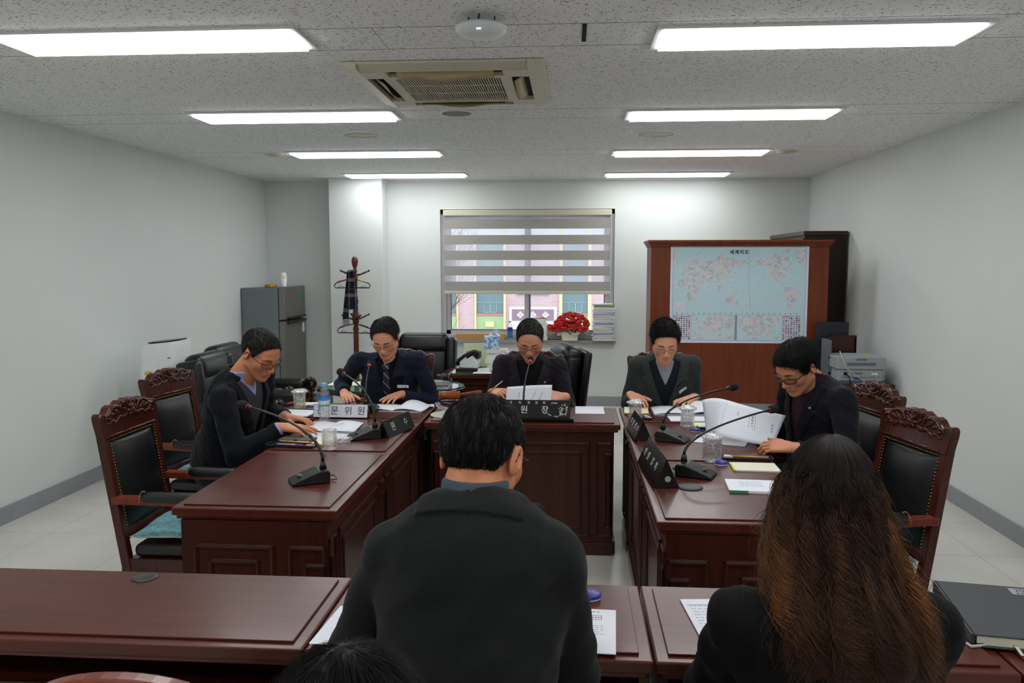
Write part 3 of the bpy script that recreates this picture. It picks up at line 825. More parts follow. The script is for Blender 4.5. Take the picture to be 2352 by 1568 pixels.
# ------------------------------------------------------------------ black leather armchairs and executive chair
def rbox(mb, x0, x1, y0, y1, z0, z1): mb.box(x0, x1, y0, y1, z0, z1)
def sofa(loc, rz_, label):
    t = empty('leather_armchair', loc, label, 'armchair', rz_, 'black leather lounge armchairs')
    MB().box(-.30, .30, -.36, .34, .10, .32).build('base', 'sofa_leather', t, bevel=.03, seg=3, smooth=True)
    MB().box(-.225, .225, -.38, .20, .32, .46).build('seat', 'sofa_leather', t, bevel=.045, seg=4, smooth=True)
    b = MB(); b.obox((0, .27, .64), (.235, .075, .20), Matrix.Rotation(-.14, 3, 'X')); b.build('backrest', 'sofa_leather', t, bevel=.05, seg=4, smooth=True)
    b = MB(); b.obox((0, .285, .83), (.25, .085, .105), Matrix.Rotation(-.16, 3, 'X')); b.build('headrest', 'sofa_leather', t, bevel=.07, seg=5, smooth=True)
    for s_ in (-1, 1):
        w = MB(); w.obox((s_ * .275, .27, .66), (.045, .10, .235), Matrix.Rotation(-.14, 3, 'X')); w.build('wing', 'sofa_leather', t, bevel=.04, seg=4, smooth=True)
        a = MB(); a.box(s_ * .285 - .06, s_ * .285 + .06, -.34, .24, .30, .60); ao = a.build('armrest', 'sofa_leather', t, bevel=.045, seg=4, smooth=True)
        sc = MB(); 
        pts = [(s_ * .285, -.385 - .035 * math.cos(q), .60 - .045 + .042 * math.sin(q)) for q in np.linspace(-1.5, 3.4, 16)]
        sc.tube(pts, [.02] * 16, 8); sc.box(s_ * .285 - .03, s_ * .285 + .03, -.39, -.34, .12, .56)
        for q in range(4): sc.sphere((s_ * .285, -.40, .50 - q * .05), .024, 5)
        sc.tube([(s_ * .285 - .055, -.37, .585), (s_ * .285 + .055, -.37, .585)], .026, 10)
        sc.build('arm_scroll', 'stand_dark', ao, bevel=.004)
        for yy in (-.33, .28): MB().lathe([(.03, 0), (.035, .05), (.03, .11)], (s_ * .25, yy, 0), 12).build('foot', 'stand_dark', t)
    return t
M['stand_dark'] = wood('dark_carved_wood', rgb(34, 16, 12), rgb(58, 26, 18), 2, rough=.25, coat=.5)
SF = sofa((-2.55, 6.15, 0), R(90), 'black leather lounge armchair beside the white air purifier')
copy_tree(SF, (-2.70, 6.80, 0), R(90), 'black leather lounge armchair in front of the fridge')
copy_tree(SF, (-1.46, 7.75, 0), 0, 'black leather lounge armchair facing the oval glass table, below the window')

def exec_chair(loc, rz_):
    t = empty('executive_chair', loc, 'high-backed black leather swivel chair behind the man at the head table', 'office chair', rz_)
    MB().box(-.26, .26, -.26, .25, .40, .53).build('seat', 'sofa_leather', t, bevel=.05, seg=4, smooth=True)
    b = MB(); b.obox((0, .25, .72), (.24, .07, .24), Matrix.Rotation(-.12, 3, 'X')); b.build('backrest', 'sofa_leather', t, bevel=.05, seg=4, smooth=True)
    b = MB(); b.obox((0, .265, .915), (.235, .085, .10), Matrix.Rotation(-.1, 3, 'X')); b.build('headrest', 'sofa_leather', t, bevel=.07, seg=5, smooth=True)
    b = MB(); b.obox((0, .345, .70), (.275, .03, .28), Matrix.Rotation(-.12, 3, 'X')); b.build('back_shell', 'sofa_leather', t, bevel=.028, seg=3, smooth=True)
    for s_ in (-1, 1):
        a = MB(); a.box(s_ * .29 - .035, s_ * .29 + .035, -.2, .2, .62, .68); ao = a.build('armrest', 'sofa_leather', t, bevel=.025, seg=3, smooth=True)
        MB().box(s_ * .29 - .015, s_ * .29 + .015, -.03, .03, .45, .62).build('arm_post', 'black_plastic', ao)
    MB().lathe([(.03, .10), (.03, .40)], n=12).build('gas_column', 'grey_metal', t)
    for k in range(5):
        a = k * 2 * PI / 5; MB().tube([(0, 0, .10), (.28 * math.cos(a), .28 * math.sin(a), .065)], [.025, .018], 8).sphere((.28 * math.cos(a), .28 * math.sin(a), .03), .03, 6).build('leg', 'black_plastic', t)
exec_chair((-.30, 6.15, 0), R(-76))

# ------------------------------------------------------------------ oval glass table, executive desk and its things
tb = empty('oval_table', (-1.37, 6.10, 0), 'oval table with green glass top in front of the leather armchairs', 'coffee table')
def oval(a, b, n=48): return [(a * math.cos(2 * PI * k / n), b * math.sin(2 * PI * k / n)) for k in range(n)]
MB().prism(oval(.57, .37), .655, .692, 'z').build('table_rim', 'stand_dark', tb, bevel=.012, seg=3)
MB().prism(oval(.56, .36), .692, .700, 'z').build('glass_top', 'glass_green', tb, bevel=.002)
MB().lathe([(.10, .08), (.14, .14), (.07, .25), (.11, .42), (.08, .55), (.18, .655)], n=20).lathe([(.28, 0), (.26, .05), (.10, .08)], n=20).build('pedestal', 'stand_dark', tb)
dk = empty('executive_desk', (-.62, 6.80, 0), 'wooden executive desk with a green glass top below the window', 'desk')
MB().box(-.36, .36, -.33, .33, .70, .735).build('desk_top', 'top_wood', dk, bevel=.006)
MB().box(-.35, .35, -.32, .32, .735, .742).build('glass_sheet', 'glass_green', dk, bevel=.001)
bd = MB(); bd.box(-.34, .34, -.30, .30, .05, .70); q = bd.build('desk_body', 'wood_z', dk, bevel=.003)
r_ = MB(); ring(r_, (-.34, -.30, 0), (1, 0, 0), (0, 0, 1), (0, -1, 0), .03, .65, .50, .66); ring(r_, (-.34, -.30, 0), (1, 0, 0), (0, 0, 1), (0, -1, 0), .03, .65, .10, .46); r_.build('panel_moulding', 'wood_z', q)
MB().box(-.33, .33, -.29, .29, 0, .05).build('plinth', 'wood_x', dk)
DZ = .742
def item(mb, name, mat, label, cat, loc=(0, 0, 0), group=None, bevel=0, rz_=0, smooth=None):
    o = mb.build(name, mat, None, loc, bevel=bevel, smooth=smooth); o.rotation_euler.z = rz_
    return props(o, label, cat, group)
ph = empty('desk_telephone', (-.84, 6.66, DZ), 'black and white desk telephone on a dark tray on the executive desk', 'telephone', -.15)
MB().box(-.10, .10, -.07, .07, 0, .025).build('tray', 'stand_dark', ph, bevel=.006)
bmb = MB(); bmb.prism([(-.08, .025), (.09, .025), (.09, .07), (.04, .13), (-.08, .05)], -.06, .06, 'y'); bmb.build('base', 'white_plastic', ph, bevel=.01, seg=3)
h_ = MB(); h_.tube([(-.085, -.065, .055), (-.07, -.07, .09), (-.02, -.07, .13), (.05, -.07, .165), (.085, -.07, .16)], [.02, .016, .014, .016, .021], 10); h_.build('handset', 'black_plastic', ph)
MB().box(-.02, .09, -.03, .06, .10, .16).build('display', 'black_plastic', ph, bevel=.01)
# books, papers and tissue box
rb = random.Random(7)
zz = DZ
for i, (w_, d_, h_, c) in enumerate(((.19, .14, .018, 'paper'), (.17, .13, .028, 'paper_cream'), (.16, .13, .02, 'paper'), (.19, .14, .03, 'paper_cream'), (.17, .13, .022, 'paper'), (.15, .12, .03, 'paper_cream'), (.18, .13, .012, 'paper'), (.16, .12, .02, 'paper_cream'))):
    item(MB().box(-w_ / 2, w_ / 2, -d_ / 2, d_ / 2, 0, h_), 'book', c, 'pale book in the pile under the tissue box, %s' % ('lowest', 'second from the bottom', 'third from the bottom', 'fourth from the bottom', 'fourth from the top', 'third from the top', 'second from the top', 'topmost')[i],
         'book', (-.60 + rb.uniform(-.01, .01), 6.68, zz), 'books under the tissue box', .0015, rb.uniform(-.12, .12)); zz += h_
m = NM('blue_floral_card'); v = m.coords(); nn = m.noise(v, 38, 3, .6); m.color(m.ramp(nn, [(.46, rgb(92, 158, 220)), (.52, rgb(214, 226, 240))])); M['tissue_card'] = m.m
tbx = empty('tissue_box', (-.655, 6.68, zz), 'blue and white floral tissue box on top of the book pile', 'tissue box', .1)
MB().box(-.06, .06, -.055, .055, 0, .105).build('box', 'tissue_card', tbx, bevel=.002)
ts = MB(); ts.sheet(lambda u, v: (-.03 + .085 * u + .03 * v * v, .02 * math.sin(5 * u), .105 + .035 * math.sin(PI * min(1, u * 1.1)) * (1 - v * .4) + .0 * v), 10, 4, .001); ts.sheet(lambda u, v: (-.03 + .03 * u + .07 * v, .03 * v - .01, .105 + .03 * u + .02 * math.sin(3 * v)), 8, 8, .001)
ts.build('tissue', 'paper', tbx)
item(MB().box(-.05, .05, -.03, .03, 0, .015).box(-.045, .045, -.028, .028, .015, .03), 'card_box', 'white_plastic', 'small pale box on the glass of the executive desk', 'box', (-.71, 6.56, DZ), None, .002)
item(MB().box(-.075, .075, -.05, .05, 0, .018).box(-.07, .07, -.05, .045, .018, .034), 'magazine_pile', 'paper', 'small pile of printed booklets at the front of the executive desk', 'booklets', (-.55, 6.55, DZ), None, .002)
item(MB().box(-.13, .13, -.05, .05, 0, .0012), 'paper_sheet', 'paper', 'white sheet under the glass edge of the executive desk', 'paper', (-.66, 6.515, DZ), None)
M['lime'] = plain('translucent_lime_folder', rgb(222, 226, 190), .4); 
item(MB().box(-.12, .12, -.004, .004, 0, .20).box(-.12, .12, .004, .012, 0, .19), 'file_holder', 'lime', 'yellow green plastic file holder standing on the executive desk', 'file holder', (-.80, 6.92, DZ), None, .003, .12)
# black book on the oval table
bk = empty('notebook', (-1.03, 5.96, .700), 'thick black covered book on the oval glass table', 'book', .06)
MB().box(-.125, .125, -.085, .085, .003, .028).build('pages', 'paper', bk); MB().box(-.13, .13, -.09, .09, 0, .003).box(-.13, .13, -.09, .09, .028, .032).box(-.13, -.127, -.09, .09, 0, .032).build('cover', 'black_plastic', bk, bevel=.001)
item(MB().box(-.06, .06, -.08, .08, 0, .0015), 'paper_sheet', 'paper', 'pale paper on the oval glass table behind the black book', 'paper', (-1.13, 6.10, .700), None)
item(MB().box(-.15, .15, -.10, .10, 0, .0015), 'paper_sheet', 'paper_cream', 'pale sheet on the left half of the oval glass table', 'paper', (-1.70, 6.14, .700), None)
M['purple'] = plain('purple_cloth', rgb(96, 34, 84), .8)
item(MB().sheet(lambda u, v: (-.09 + .18 * u, -.06 + .12 * v, .012 + .03 * abs(math.sin(4 * u + 2 * v)) * math.sin(PI * u) * math.sin(PI * v)), 16, 12, .002), 'cloth', 'purple', 'crumpled purple cloth on the floor beside the oval table pedestal', 'cloth', (-2.15, 6.0, .0))
# teal cushion on the near lounge armchair side
cu = copy_tree(CU, (-2.52, 6.15, .47), R(90), 'folded teal cushion lying on the lounge armchair seat')

# ------------------------------------------------------------------ air purifier
pu = empty('air_purifier', (-3.15, 6.12, 0), 'tall white air purifier with black top panel beside the lounge armchairs', 'air purifier', .0)
def rr(w, d, r, n=6):
    pts = []
    for (cx, cy, a0) in ((w / 2 - r, d / 2 - r, 0), (-w / 2 + r, d / 2 - r, 90), (-w / 2 + r, -d / 2 + r, 180), (w / 2 - r, -d / 2 + r, 270)):
        for k in range(n + 1): a = R(a0 + 90 * k / n); pts.append((cx + r * math.cos(a), cy + r * math.sin(a)))
    return pts
bp = rr(.29, .34, .05)
b = MB(); n = len(bp)
lev = [(.0, 1, 0), (.02, 1, 0), (.93, 1, 0), (.955, .985, 0), (1.03, .93, -.0)]
vs = []; 
for (z, s_, _) in lev: vs += [(x * s_ + (.02 if z > 1 else 0), y * s_, z - (0.0 if z < .94 else (.17 + x) * -.10 + .03)) for x, y in bp]
fs = [tuple(range(n - 1, -1, -1)), tuple((len(lev) - 1) * n + k for k in range(n))]
for i in range(len(lev) - 1): fs += [(i * n + k, i * n + (k + 1) % n, (i + 1) * n + (k + 1) % n, (i + 1) * n + k) for k in range(n)]
b.add(vs, fs, 0, True)
body = b.build('casing', 'white_plastic', pu, bevel=.004)
tp = MB(); bq = rr(.25, .27, .09); vs = [(x + .02, y, 1.03 + (x + .19) * .10 - .03 + .002) for x, y in bq] + [(x + .02, y, 1.03 + (x + .19) * .10 - .03 + .01) for x, y in bq]; n = len(bq)
tp.add(vs, [tuple(range(n - 1, -1, -1)), tuple(range(n, 2 * n))] + [(k, (k + 1) % n, (k + 1) % n + n, k + n) for k in range(n)]); tp.build('top_panel', 'black_gloss', pu)
gr = MB()
for i in range(30):
    for j in range(16):
        gr.box(.015 + .007 * j, .0185 + .007 * j, -.1715, -.1695, .20 + .022 * i, .212 + .022 * i)
gr.build('intake_grille', 'paper', pu)
st = MB(); st.box(-.085, -.015, -.1725, -.170, .62, .82); so_ = st.build('energy_label', 'paper', pu)
l_ = MB(); l_.prism([(-.05 + .030 * math.cos(a), .775 + .034 * math.sin(a)) for a in np.linspace(0, PI, 12)], -.1732, -.1725, 'y'); l_.build('gauge', 'yellow_edge', so_)
MB().box(-.078, -.022, -.1732, -.1725, .705, .72).build('stripe', 'yellow_edge', so_)
for a0, mt in ((.1, 'ink_red'), (2.3, 'ink_green')):
    MB().tube([(-.05 + .03 * math.cos(a), -.1733, .775 + .034 * math.sin(a)) for a in np.linspace(a0, a0 + .75, 6)], .0025, 5).build('gauge_arc', mt, so_)
MB().box(.10, .125, -.1705, -.1695, .905, .912).build('maker_mark', 'ink', pu)

# ------------------------------------------------------------------ fridge in the corner
fg = empty('refrigerator', (-3.285, 8.85, 0), 'tall grey two-door refrigerator with steel doors in the left back corner', 'refrigerator')
MB().box(-.235, .165, -.34, .34, .03, 1.36).build('cabinet', 'fridge_side', fg, bevel=.004)
MB().box(-.22, .16, -.32, .32, 0, .03).build('plinth', 'black_plastic', fg)
d1 = MB().box(.17, .235, -.34, .34, .03, 1.005).build('lower_door', 'steel', fg, bevel=.01, seg=3)
d2 = MB().box(.17, .235, -.34, .34, 1.02, 1.372).build('upper_door', 'steel', fg, bevel=.01, seg=3)
MB().box(.236, .262, -.27, .30, .972, 1.0).build('handle', 'black_plastic', d1, bevel=.006)
MB().box(.236, .262, -.27, .30, 1.026, 1.045).build('handle', 'black_plastic', d2, bevel=.006)
MB().box(.235, .237, .22, .29, 1.22, 1.30).build('sticker', 'ink_green', d2); MB().box(.235, .237, .22, .29, .85, .96).build('sticker', 'paper', d1)
cp = empty('paper_cups', (-3.13, 8.72, 1.372 - .012), 'stack of white paper cups on top of the refrigerator', 'paper cups')
MB().box(-.001, .001, -.001, .001, 0, .001)
g = MB()
for k in range(3): g.lathe([(.026, .0 + .012 * k), (.036, .075 + .012 * k), (.034, .075 + .012 * k), (.001, .01 + .012 * k)], n=20, cap=False)
g.build('cup', 'paper', cp)
g = MB(); g.lathe([(.034, .10), (.038, .12), (.030, .16), (.001, .162)], n=20, cap=False); g.build('upturned_cup', 'paper_cream', cp)
M['amber'] = plain('amber_glass', rgb(196, 130, 30), .15, .4)
item(MB().lathe([(.001, 0), (.06, 0), (.063, .008), (.063, .028), (.058, .034), (.001, .034)], n=28, cap=False), 'sweets_tin', 'amber', 'flat round amber tin on top of the refrigerator beside the cups', 'tin', (-3.26, 8.68, 1.36))

# ------------------------------------------------------------------ coat stand, hangers, scarf
cs = empty('coat_stand', (-2.31, 8.62, 0), 'turned reddish wood coat stand in front of the white column', 'coat stand')
MB().lathe([(.035, .10), (.03, .25), (.028, .80), (.03, .86), (.022, .88), (.034, .92), (.022, .96), (.034, .99), (.036, 1.08), (.026, 1.11), (.03, 1.125), (.026, 1.14), (.03, 1.155), (.024, 1.17), (.034, 1.22), (.02, 1.28),
            (.022, 1.34), (.026, 1.45), (.032, 1.50), (.018, 1.52), (.026, 1.545), (.016, 1.565), (.028, 1.60), (.036, 1.64), (.032, 1.67), (.016, 1.692), (.001, 1.697)], n=20, cap=False).build('pole', 'stand_wood', cs)
for z, k0 in ((1.505, .3), (1.035, .6)):
    for k in range(4):
        a = k0 + k * PI / 2
        c_, s_ = math.cos(a), math.sin(a)
        pg = MB(); pg.tube([(.02 * c_, .02 * s_, z - .01), (.06 * c_, .06 * s_, z), (.10 * c_, .10 * s_, z + .018), (.135 * c_, .135 * s_, z + .032)], [.013, .009, .012, .008], 8); pg.sphere((.145 * c_, .145 * s_, z + .037), .013, 6)
        pg.build('peg', 'stand_wood', cs)
for k in range(4):
    a = PI / 4 + k * PI / 2; c_, s_ = math.cos(a), math.sin(a)
    MB().tube([(.02 * c_, .02 * s_, .16), (.12 * c_, .12 * s_, .14), (.22 * c_, .22 * s_, .05), (.26 * c_, .26 * s_, .012)], [.022, .02, .016, .012], 8).build('foot', 'stand_wood', cs)
M['hanger'] = plain('black_hanger_plastic', rgb(24, 26, 26), .4)
M['magenta'] = plain('magenta_grip', rgb(170, 40, 90), .6); M['lemon'] = plain('yellow_grip', rgb(206, 206, 60), .6)
def hanger(loc, label, rz_, grips):
    t = empty('coat_hanger', loc, label, 'hanger', rz_, 'plastic hangers on the coat stand')
    w = .19
    pts = [(-w + .01, 0, -.095), (-w, 0, -.075), (-w + .015, 0, -.048), (-.10, 0, -.022), (-.04, 0, -.005), (0, 0, 0), (.04, 0, -.005), (.10, 0, -.022), (w - .015, 0, -.048), (w, 0, -.075), (w - .01, 0, -.095)]
    MB().tube(pts, .006, 8, closed=True).build('frame', 'hanger', t)
    MB().tube([(0, 0, 0), (0, 0, .035), (.012, 0, .055), (.006, 0, .075), (-.012, 0, .072)], .0025, 6).build('hook', 'hanger', t)
    for s_, g_ in zip((-1, 1), grips): MB().tube([(s_ * .155, 0, -.034), (s_ * .06, 0, -.008)], .0075, 8).build('grip', g_, t)
    for s_ in (-1, 1): MB().tube([(s_ * .12 + .025 * math.cos(a), 0, -.090 + .016 * math.sin(a)) for a in np.linspace(0, PI, 8)], .0025, 6).build('loop', 'hanger', t)
hanger((-2.31, 8.50, 1.46), 'black plastic hanger behind the scarf with magenta and yellow grips', .05, ('magenta', 'lemon'))
hanger((-2.29, 8.48, .985), 'black plastic hanger on the lower pegs of the coat stand', -.1, ('magenta', 'hanger'))
m = NM('navy_tartan'); v = m.coords(); sx = m.n('ShaderNodeSeparateXYZ'); m.l(v, sx.inputs[0])
a_ = grid_line(m, sx.outputs[2], .16, .035, .05); b_ = grid_line(m, sx.outputs[0], .075, .016, .012); r_ = grid_line(m, sx.outputs[2], .32, .006, .145)
c1 = m.mix(m.math('MULTIPLY', a_, .45), rgb(24, 24, 40), rgb(150, 150, 166)); c2 = m.mix(m.math('MULTIPLY', b_, .45), c1, rgb(140, 140, 156)); m.color(m.mix(r_, c2, rgb(150, 40, 46))); m.set(Roughness=.95); M['tartan'] = m.m
sc_ = empty('scarf', (-2.31, 8.45, 1.50), 'dark tartan scarf with fringe hanging from the coat stand', 'scarf')
def drape(x0, x1, zt_, zb, yo, twist):
    def fn(u, v):
        w = .5 + .5 * v
        x = (x0 + (x1 - x0) * u) * w; return (x + twist * v, yo - .02 * math.sin(6 * u + 2) - .015 * v, zt_ + (zb - zt_) * v)
    return fn
MB().sheet(drape(-.01, .085, .03, -.36, -.035, .0), 12, 20, .006).build('front_fall', 'tartan', sc_)
MB().sheet(drape(-.055, .01, .03, -.46, -.012, -.028), 12, 20, .006).build('rear_fall', 'tartan', sc_)
fr_ = MB()
for i in range(12): x = -.085 + .0062 * i; fr_.tube([(x, -.03, -.46), (x + .002 * (i % 3 - 1), -.03, -.50), (x - .002, -.03, -.535)], .0022, 4)
fr_.build('fringe', 'tartan', sc_)
MB().sheet(lambda u, v: (-.03 + .075 * u, -.045 + .05 * math.sin(PI * v) + .0, .03 + .02 * math.sin(PI * v) + .0 * u), 6, 8, .006).build('fold', 'tartan', sc_)

# ------------------------------------------------------------------ map partition and world map
pt = empty('partition_cabinet', (1.44, 7.42, 0), 'wide reddish wooden cabinet back carrying the world map', 'cabinet')
MB().box(-.755, .755, -.20, .20, 0, 1.765).build('carcass', 'panel_wood', pt, bevel=.004)
c = MB(); c.box(-.765, .765, -.215, .21, 1.765, 1.785); c.box(-.775, .775, -.228, .22, 1.785, 1.80); c.box(-.785, .785, -.24, .23, 1.80, 1.822); c.build('cornice', 'panel_wood', pt, bevel=.004)
bc = empty('bookcase', (2.38, 8.62, 0), 'tall dark bookcase against the right wall behind the map cabinet', 'bookcase')
MB().box(-.19, .195, -.66, .655, 0, 1.885).build('carcass', 'dark_wood', bc, bevel=.003); MB().box(-.205, .20, -.675, .66, 1.885, 1.925).build('top_board', 'wood_y', bc, bevel=.004)
for k in range(3): 
    d_ = MB().box(-.205, -.19, -.65 + .435 * k, -.225 + .435 * k, .08, 1.86).build('door', 'wood_z', bc, bevel=.003)
    MB().box(-.215, -.205, -.25 + .435 * k, -.24 + .435 * k, .9, 1.0).build('handle', 'grey_metal', d_)
# ------------------------------------------------------------------ things on the council tables
def put(name, loc, rz_, label, cat, group=None): return empty(name, loc, label, cat, rz_, group)

def mic(loc, rz_, tip, label, lit=False):
    """conference microphone: base at loc pointing its low nose along local -y, gooseneck to world point tip"""
    t = put('conference_microphone', loc, rz_, label, 'microphone', 'gooseneck conference microphones')
    b = MB(); t.scale = (1.08, 1.08, 1.0) if not lit else (1, 1, 1)
    b.prism([(.055, 0), (.055, .045), (.045, .052), (.015, .050), (-.065, .020), (-.085, .010), (-.085, 0)], -.05, .05, 'x')
    bo = b.build('base', 'black_plastic', t, bevel=.006, seg=3)
    d = MB(); d.lathe([(.018, .0), (.018, .0025), (.012, .004), (.001, .004)], (0, -.045, .0275), 18, mat=Matrix.Rotation(-.36, 3, 'X') @ Matrix.Identity(3), cap=False); d.build('talk_button', 'mid_dark', bo)
    ml = MB(); ml.tube([(.0, .056, .018), (.01, .075, .02), (.03, .082, .008), (.02, .062, .003)], .0025, 6); ml.build('cable', 'black_plastic', t)
    root = Vector((.012, .035, .05))
    wm = Matrix.Rotation(-rz_, 3, 'Z'); tl = wm @ (Vector(tip) - Vector(loc)); tl.x /= t.scale[0]; tl.y /= t.scale[1]
    mid = Vector((root.x * .75 + tl.x * .25, root.y * .75 + tl.y * .25, root.z + (tl.z - root.z) * .52))
    pts = [root]
    p0, p1, p2 = root + Vector((0, 0, .03)), Vector((root.x, root.y, root.z + (tl.z - root.z) * (.62 if lit else .80))), tl
    for i in range(17):
        q = i / 16; pts.append(p0 * (1 - q) ** 2 + p1 * 2 * q * (1 - q) + p2 * q * q)
    g = MB(); g.tube(pts[:2], [.014, .009], 10); g.tube(pts[1:8], [.006] * 7, 8); g.tube([pts[7], pts[8]], .0058, 8); g.tube(pts[7:], [.0046 if not lit else .0036] * (len(pts) - 7), 8)
    g.build('gooseneck', 'grey_metal' if lit else 'black_plastic', t)
    dv = (pts[-1] - pts[-3]).normalized()
    q = Matrix(Vector((0, 0, 1)).rotation_difference(dv).to_matrix())
    h = MB(); h.lathe([(.004, -.03), (.008, -.012), (.010, .0)], pts[-1], 14, mat=q); h.build('capsule', 'black_plastic', t)
    rr_ = MB(); rr_.lathe([(.0105, 0), (.0112, .002), (.0105, .005)], pts[-1], 16, mat=q); rr_.build('indicator_ring', 'lit_ring' if lit else 'red_ring', t)
    ks = 1.0 if lit else 1.22
    fo = MB(); fo.lathe([(r_ * ks, z_ * ks) for r_, z_ in ((.0095, .003), (.0145, .012), (.0165, .024), (.0155, .036), (.010, .046), (.001, .049))], pts[-1], 18, mat=q); fo.build('foam_cover', 'foam', t)
    return t
M['mid_dark'] = plain('dark_grey_button', rgb(58, 60, 62), .5)

def tumbler(loc, label, lid=True, water=True, r=.034, h=.092):
    t = put('crystal_tumbler', loc, 0, label, 'glass', 'crystal tumblers')
    g = MB(); g.lathe([(r * .93, 0), (r, .003), (r, h), (r - .003, h), (r - .004, .014), (.001, .012)], n=32, cap=False)
    g.add([], [])
    g.lathe([(.001, 0), (r * .93, 0)], n=32, cap=False)
    g.build('glass', 'crystal', t)
    if lid:
        l = MB(); n = 40; prof = [(.001, h + .020), (.018, h + .019), (.038, h + .013), (.046, h + .006), (.044, h + .002), (r - .004, h + .001), (.001, h + .004)]
        l.lathe(prof, n=n, cap=False)
        for k in range(26):
            a = 2 * PI * k / 26; l.sphere((.044 * math.cos(a), .044 * math.sin(a), h + .006), .0055, 4)
        for k in range(16):
            a = 2 * PI * k / 16; l.sphere((.028 * math.cos(a), .028 * math.sin(a), h + .0165), .005, 4)
        l.build('lid', 'crystal_lid', t)
    return t

def paper_stack(name, loc, rz_, w, d, label, cat, h=.003, prints=(), mat='paper', group=None, edge=None, curl=0.0):
    t = put(name, loc, rz_, label, cat, group)
    def fn(u, v):
        c = curl * max(0, u - .6) ** 2 * 6 * max(0, 1 - v)
        return (-w / 2 + w * u, -d / 2 + d * v, h + c)
    if curl: MB().sheet(fn, 12, 6, .0006).build('cover', mat, t); MB().box(-w / 2, w / 2, -d / 2, d / 2, 0, h - .0002).build('pages', mat, t)
    else: MB().box(-w / 2, w / 2, -d / 2, d / 2, 0, h).build('pages', mat, t, bevel=min(.0006, h / 3))
    if edge: MB().box(-w / 2 - .001, w / 2 + .001, -d / 2 - .001, -d / 2 + .004, 0, h + .0005).build('binding', edge, t)
    pr_ = {}
    for (x0, x1, y0, y1, mt) in prints: pr_.setdefault(mt, MB()).box(x0, x1, y0, y1, h + .0001, h + .0004)
    for mt, mb in pr_.items(): o = mb.build('print', mt, t); 
    return t
def lines(x0, x1, y0, n, step, mt='ink_light', th=.0018, seed=1, words=6):
    r = random.Random(seed); out = []
    for i in range(n):
        y = y0 - i * step; x = x0
        while x < x1 - .006:
            w_ = r.uniform(.006, .018); out.append((x, min(x1, x + w_), y, y + th, mt)); x += w_ + .004
    return out

def open_booklet(loc, rz_, w, d, label, lift=.03, name='open_booklet'):
    t = put(name, loc, rz_, label, 'booklet', 'open meeting booklets')
    def L(u, v): return (-w / 2 * (1 - u), -d / 2 + d * v, .004 + .010 * math.sin(PI * u) * (1 - .3 * v))
    def Rr(u, v): return (w / 2 * u, -d / 2 + d * v, .005 + lift * math.sin(PI * u ** .7) * (.4 + .6 * v))
    MB().sheet(L, 14, 4, .0012).build('left_page', 'paper', t); MB().sheet(Rr, 14, 4, .0012).build('right_page', 'paper', t)
    MB().box(-w / 2, w / 2 * .96, -d / 2, d / 2 * .97, 0, .0035).build('pages', 'paper', t)
    return t

def nameplate(loc, rz_, L, H, label, front, front_mat='black_gloss', body='black_gloss', ts=.03, tmat='silver', lean=.45, name='name_plate', group='name plates on the tables'):
    """triangular prism name plate, front face looks along local -y"""
    t = put(name, loc, rz_, label, 'name plate', group)
    w = H * lean
    MB().prism([(-w, 0), (w, 0), (0, H)], -L / 2, L / 2, 'x').build('plate', body, t, bevel=.0012)
    ang = math.atan2(w, H); 
    if front_mat != body:
        o = MB(); hh = math.hypot(w, H)
        fm = Matrix.Rotation(-ang, 3, 'X')
        o.obox(Vector((0, -w / 2 - .0006, H / 2)), (L / 2 * .985, .0006, hh / 2 * .93), fm); o.build('face', front_mat, t)
    for (s_, x, z, size, mt) in front:
        k = z / H
        text(s_, size, t, (x, -w * (1 - k) - .0018, z), (PI / 2 - ang, 0, 0), mt)
    return t

def pen(loc, rz_, body, tip, label, L=.14, name='ballpoint_pen', cap=None):
    t = put(name, loc, rz_, label, 'pen' if 'pen' in name else name)
    MB().tube([(-L / 2 + .012, 0, .004), (L / 2, 0, .004)], .0038, 8).build('barrel', body, t)
    MB().tube([(-L / 2, 0, .004), (-L / 2 + .012, 0, .004)], [.001, .0036], 8).build('tip', tip, t)
    if cap: MB().tube([(L / 2 - .045, 0, .004), (L / 2 + .001, 0, .004)], .0045, 8).build('cap', cap, t)
    return t
def tray(loc, rz_, label, w=.20, d=.05, mat='black_plastic'):
    t = put('pen_tray', loc, rz_, label, 'tray', 'black pen trays')
    b = MB(); b.box(-w / 2, w / 2, -d / 2, d / 2, 0, .003)
    for (a, b_, c, d_) in ((-w / 2, w / 2, -d / 2, -d / 2 + .003), (-w / 2, w / 2, d / 2 - .003, d / 2), (-w / 2, -w / 2 + .003, -d / 2, d / 2), (w / 2 - .003, w / 2, -d / 2, d / 2)): b.box(a, b_, c, d_, 0, .012)
    b.build('tray', mat, t, bevel=.001); return t
def inkpad(loc, label, r=.026):
    t = put('ink_pad', loc, 0, label, 'ink pad', 'round blue ink pads')
    MB().lathe([(r * .97, 0), (r * .97, .006)], n=28).build('base', 'white_plastic', t)
    MB().lathe([(r, .006), (r, .013), (r * .9, .016), (.001, .016)], n=28, cap=False).lathe([(.001, .006), (r, .006)], n=28, cap=False).build('lid', 'blue_plastic', t)
    text('인', r * .8, t, (0, 0, .0163), (0, 0, 0), 'gold', ext=.0003); return t
T = TZ + .0005

# left front table
mic((-1.03, 3.15, T), R(-62), (-1.37, 3.35, 1.014), 'black gooseneck microphone alone on the nearest left table')
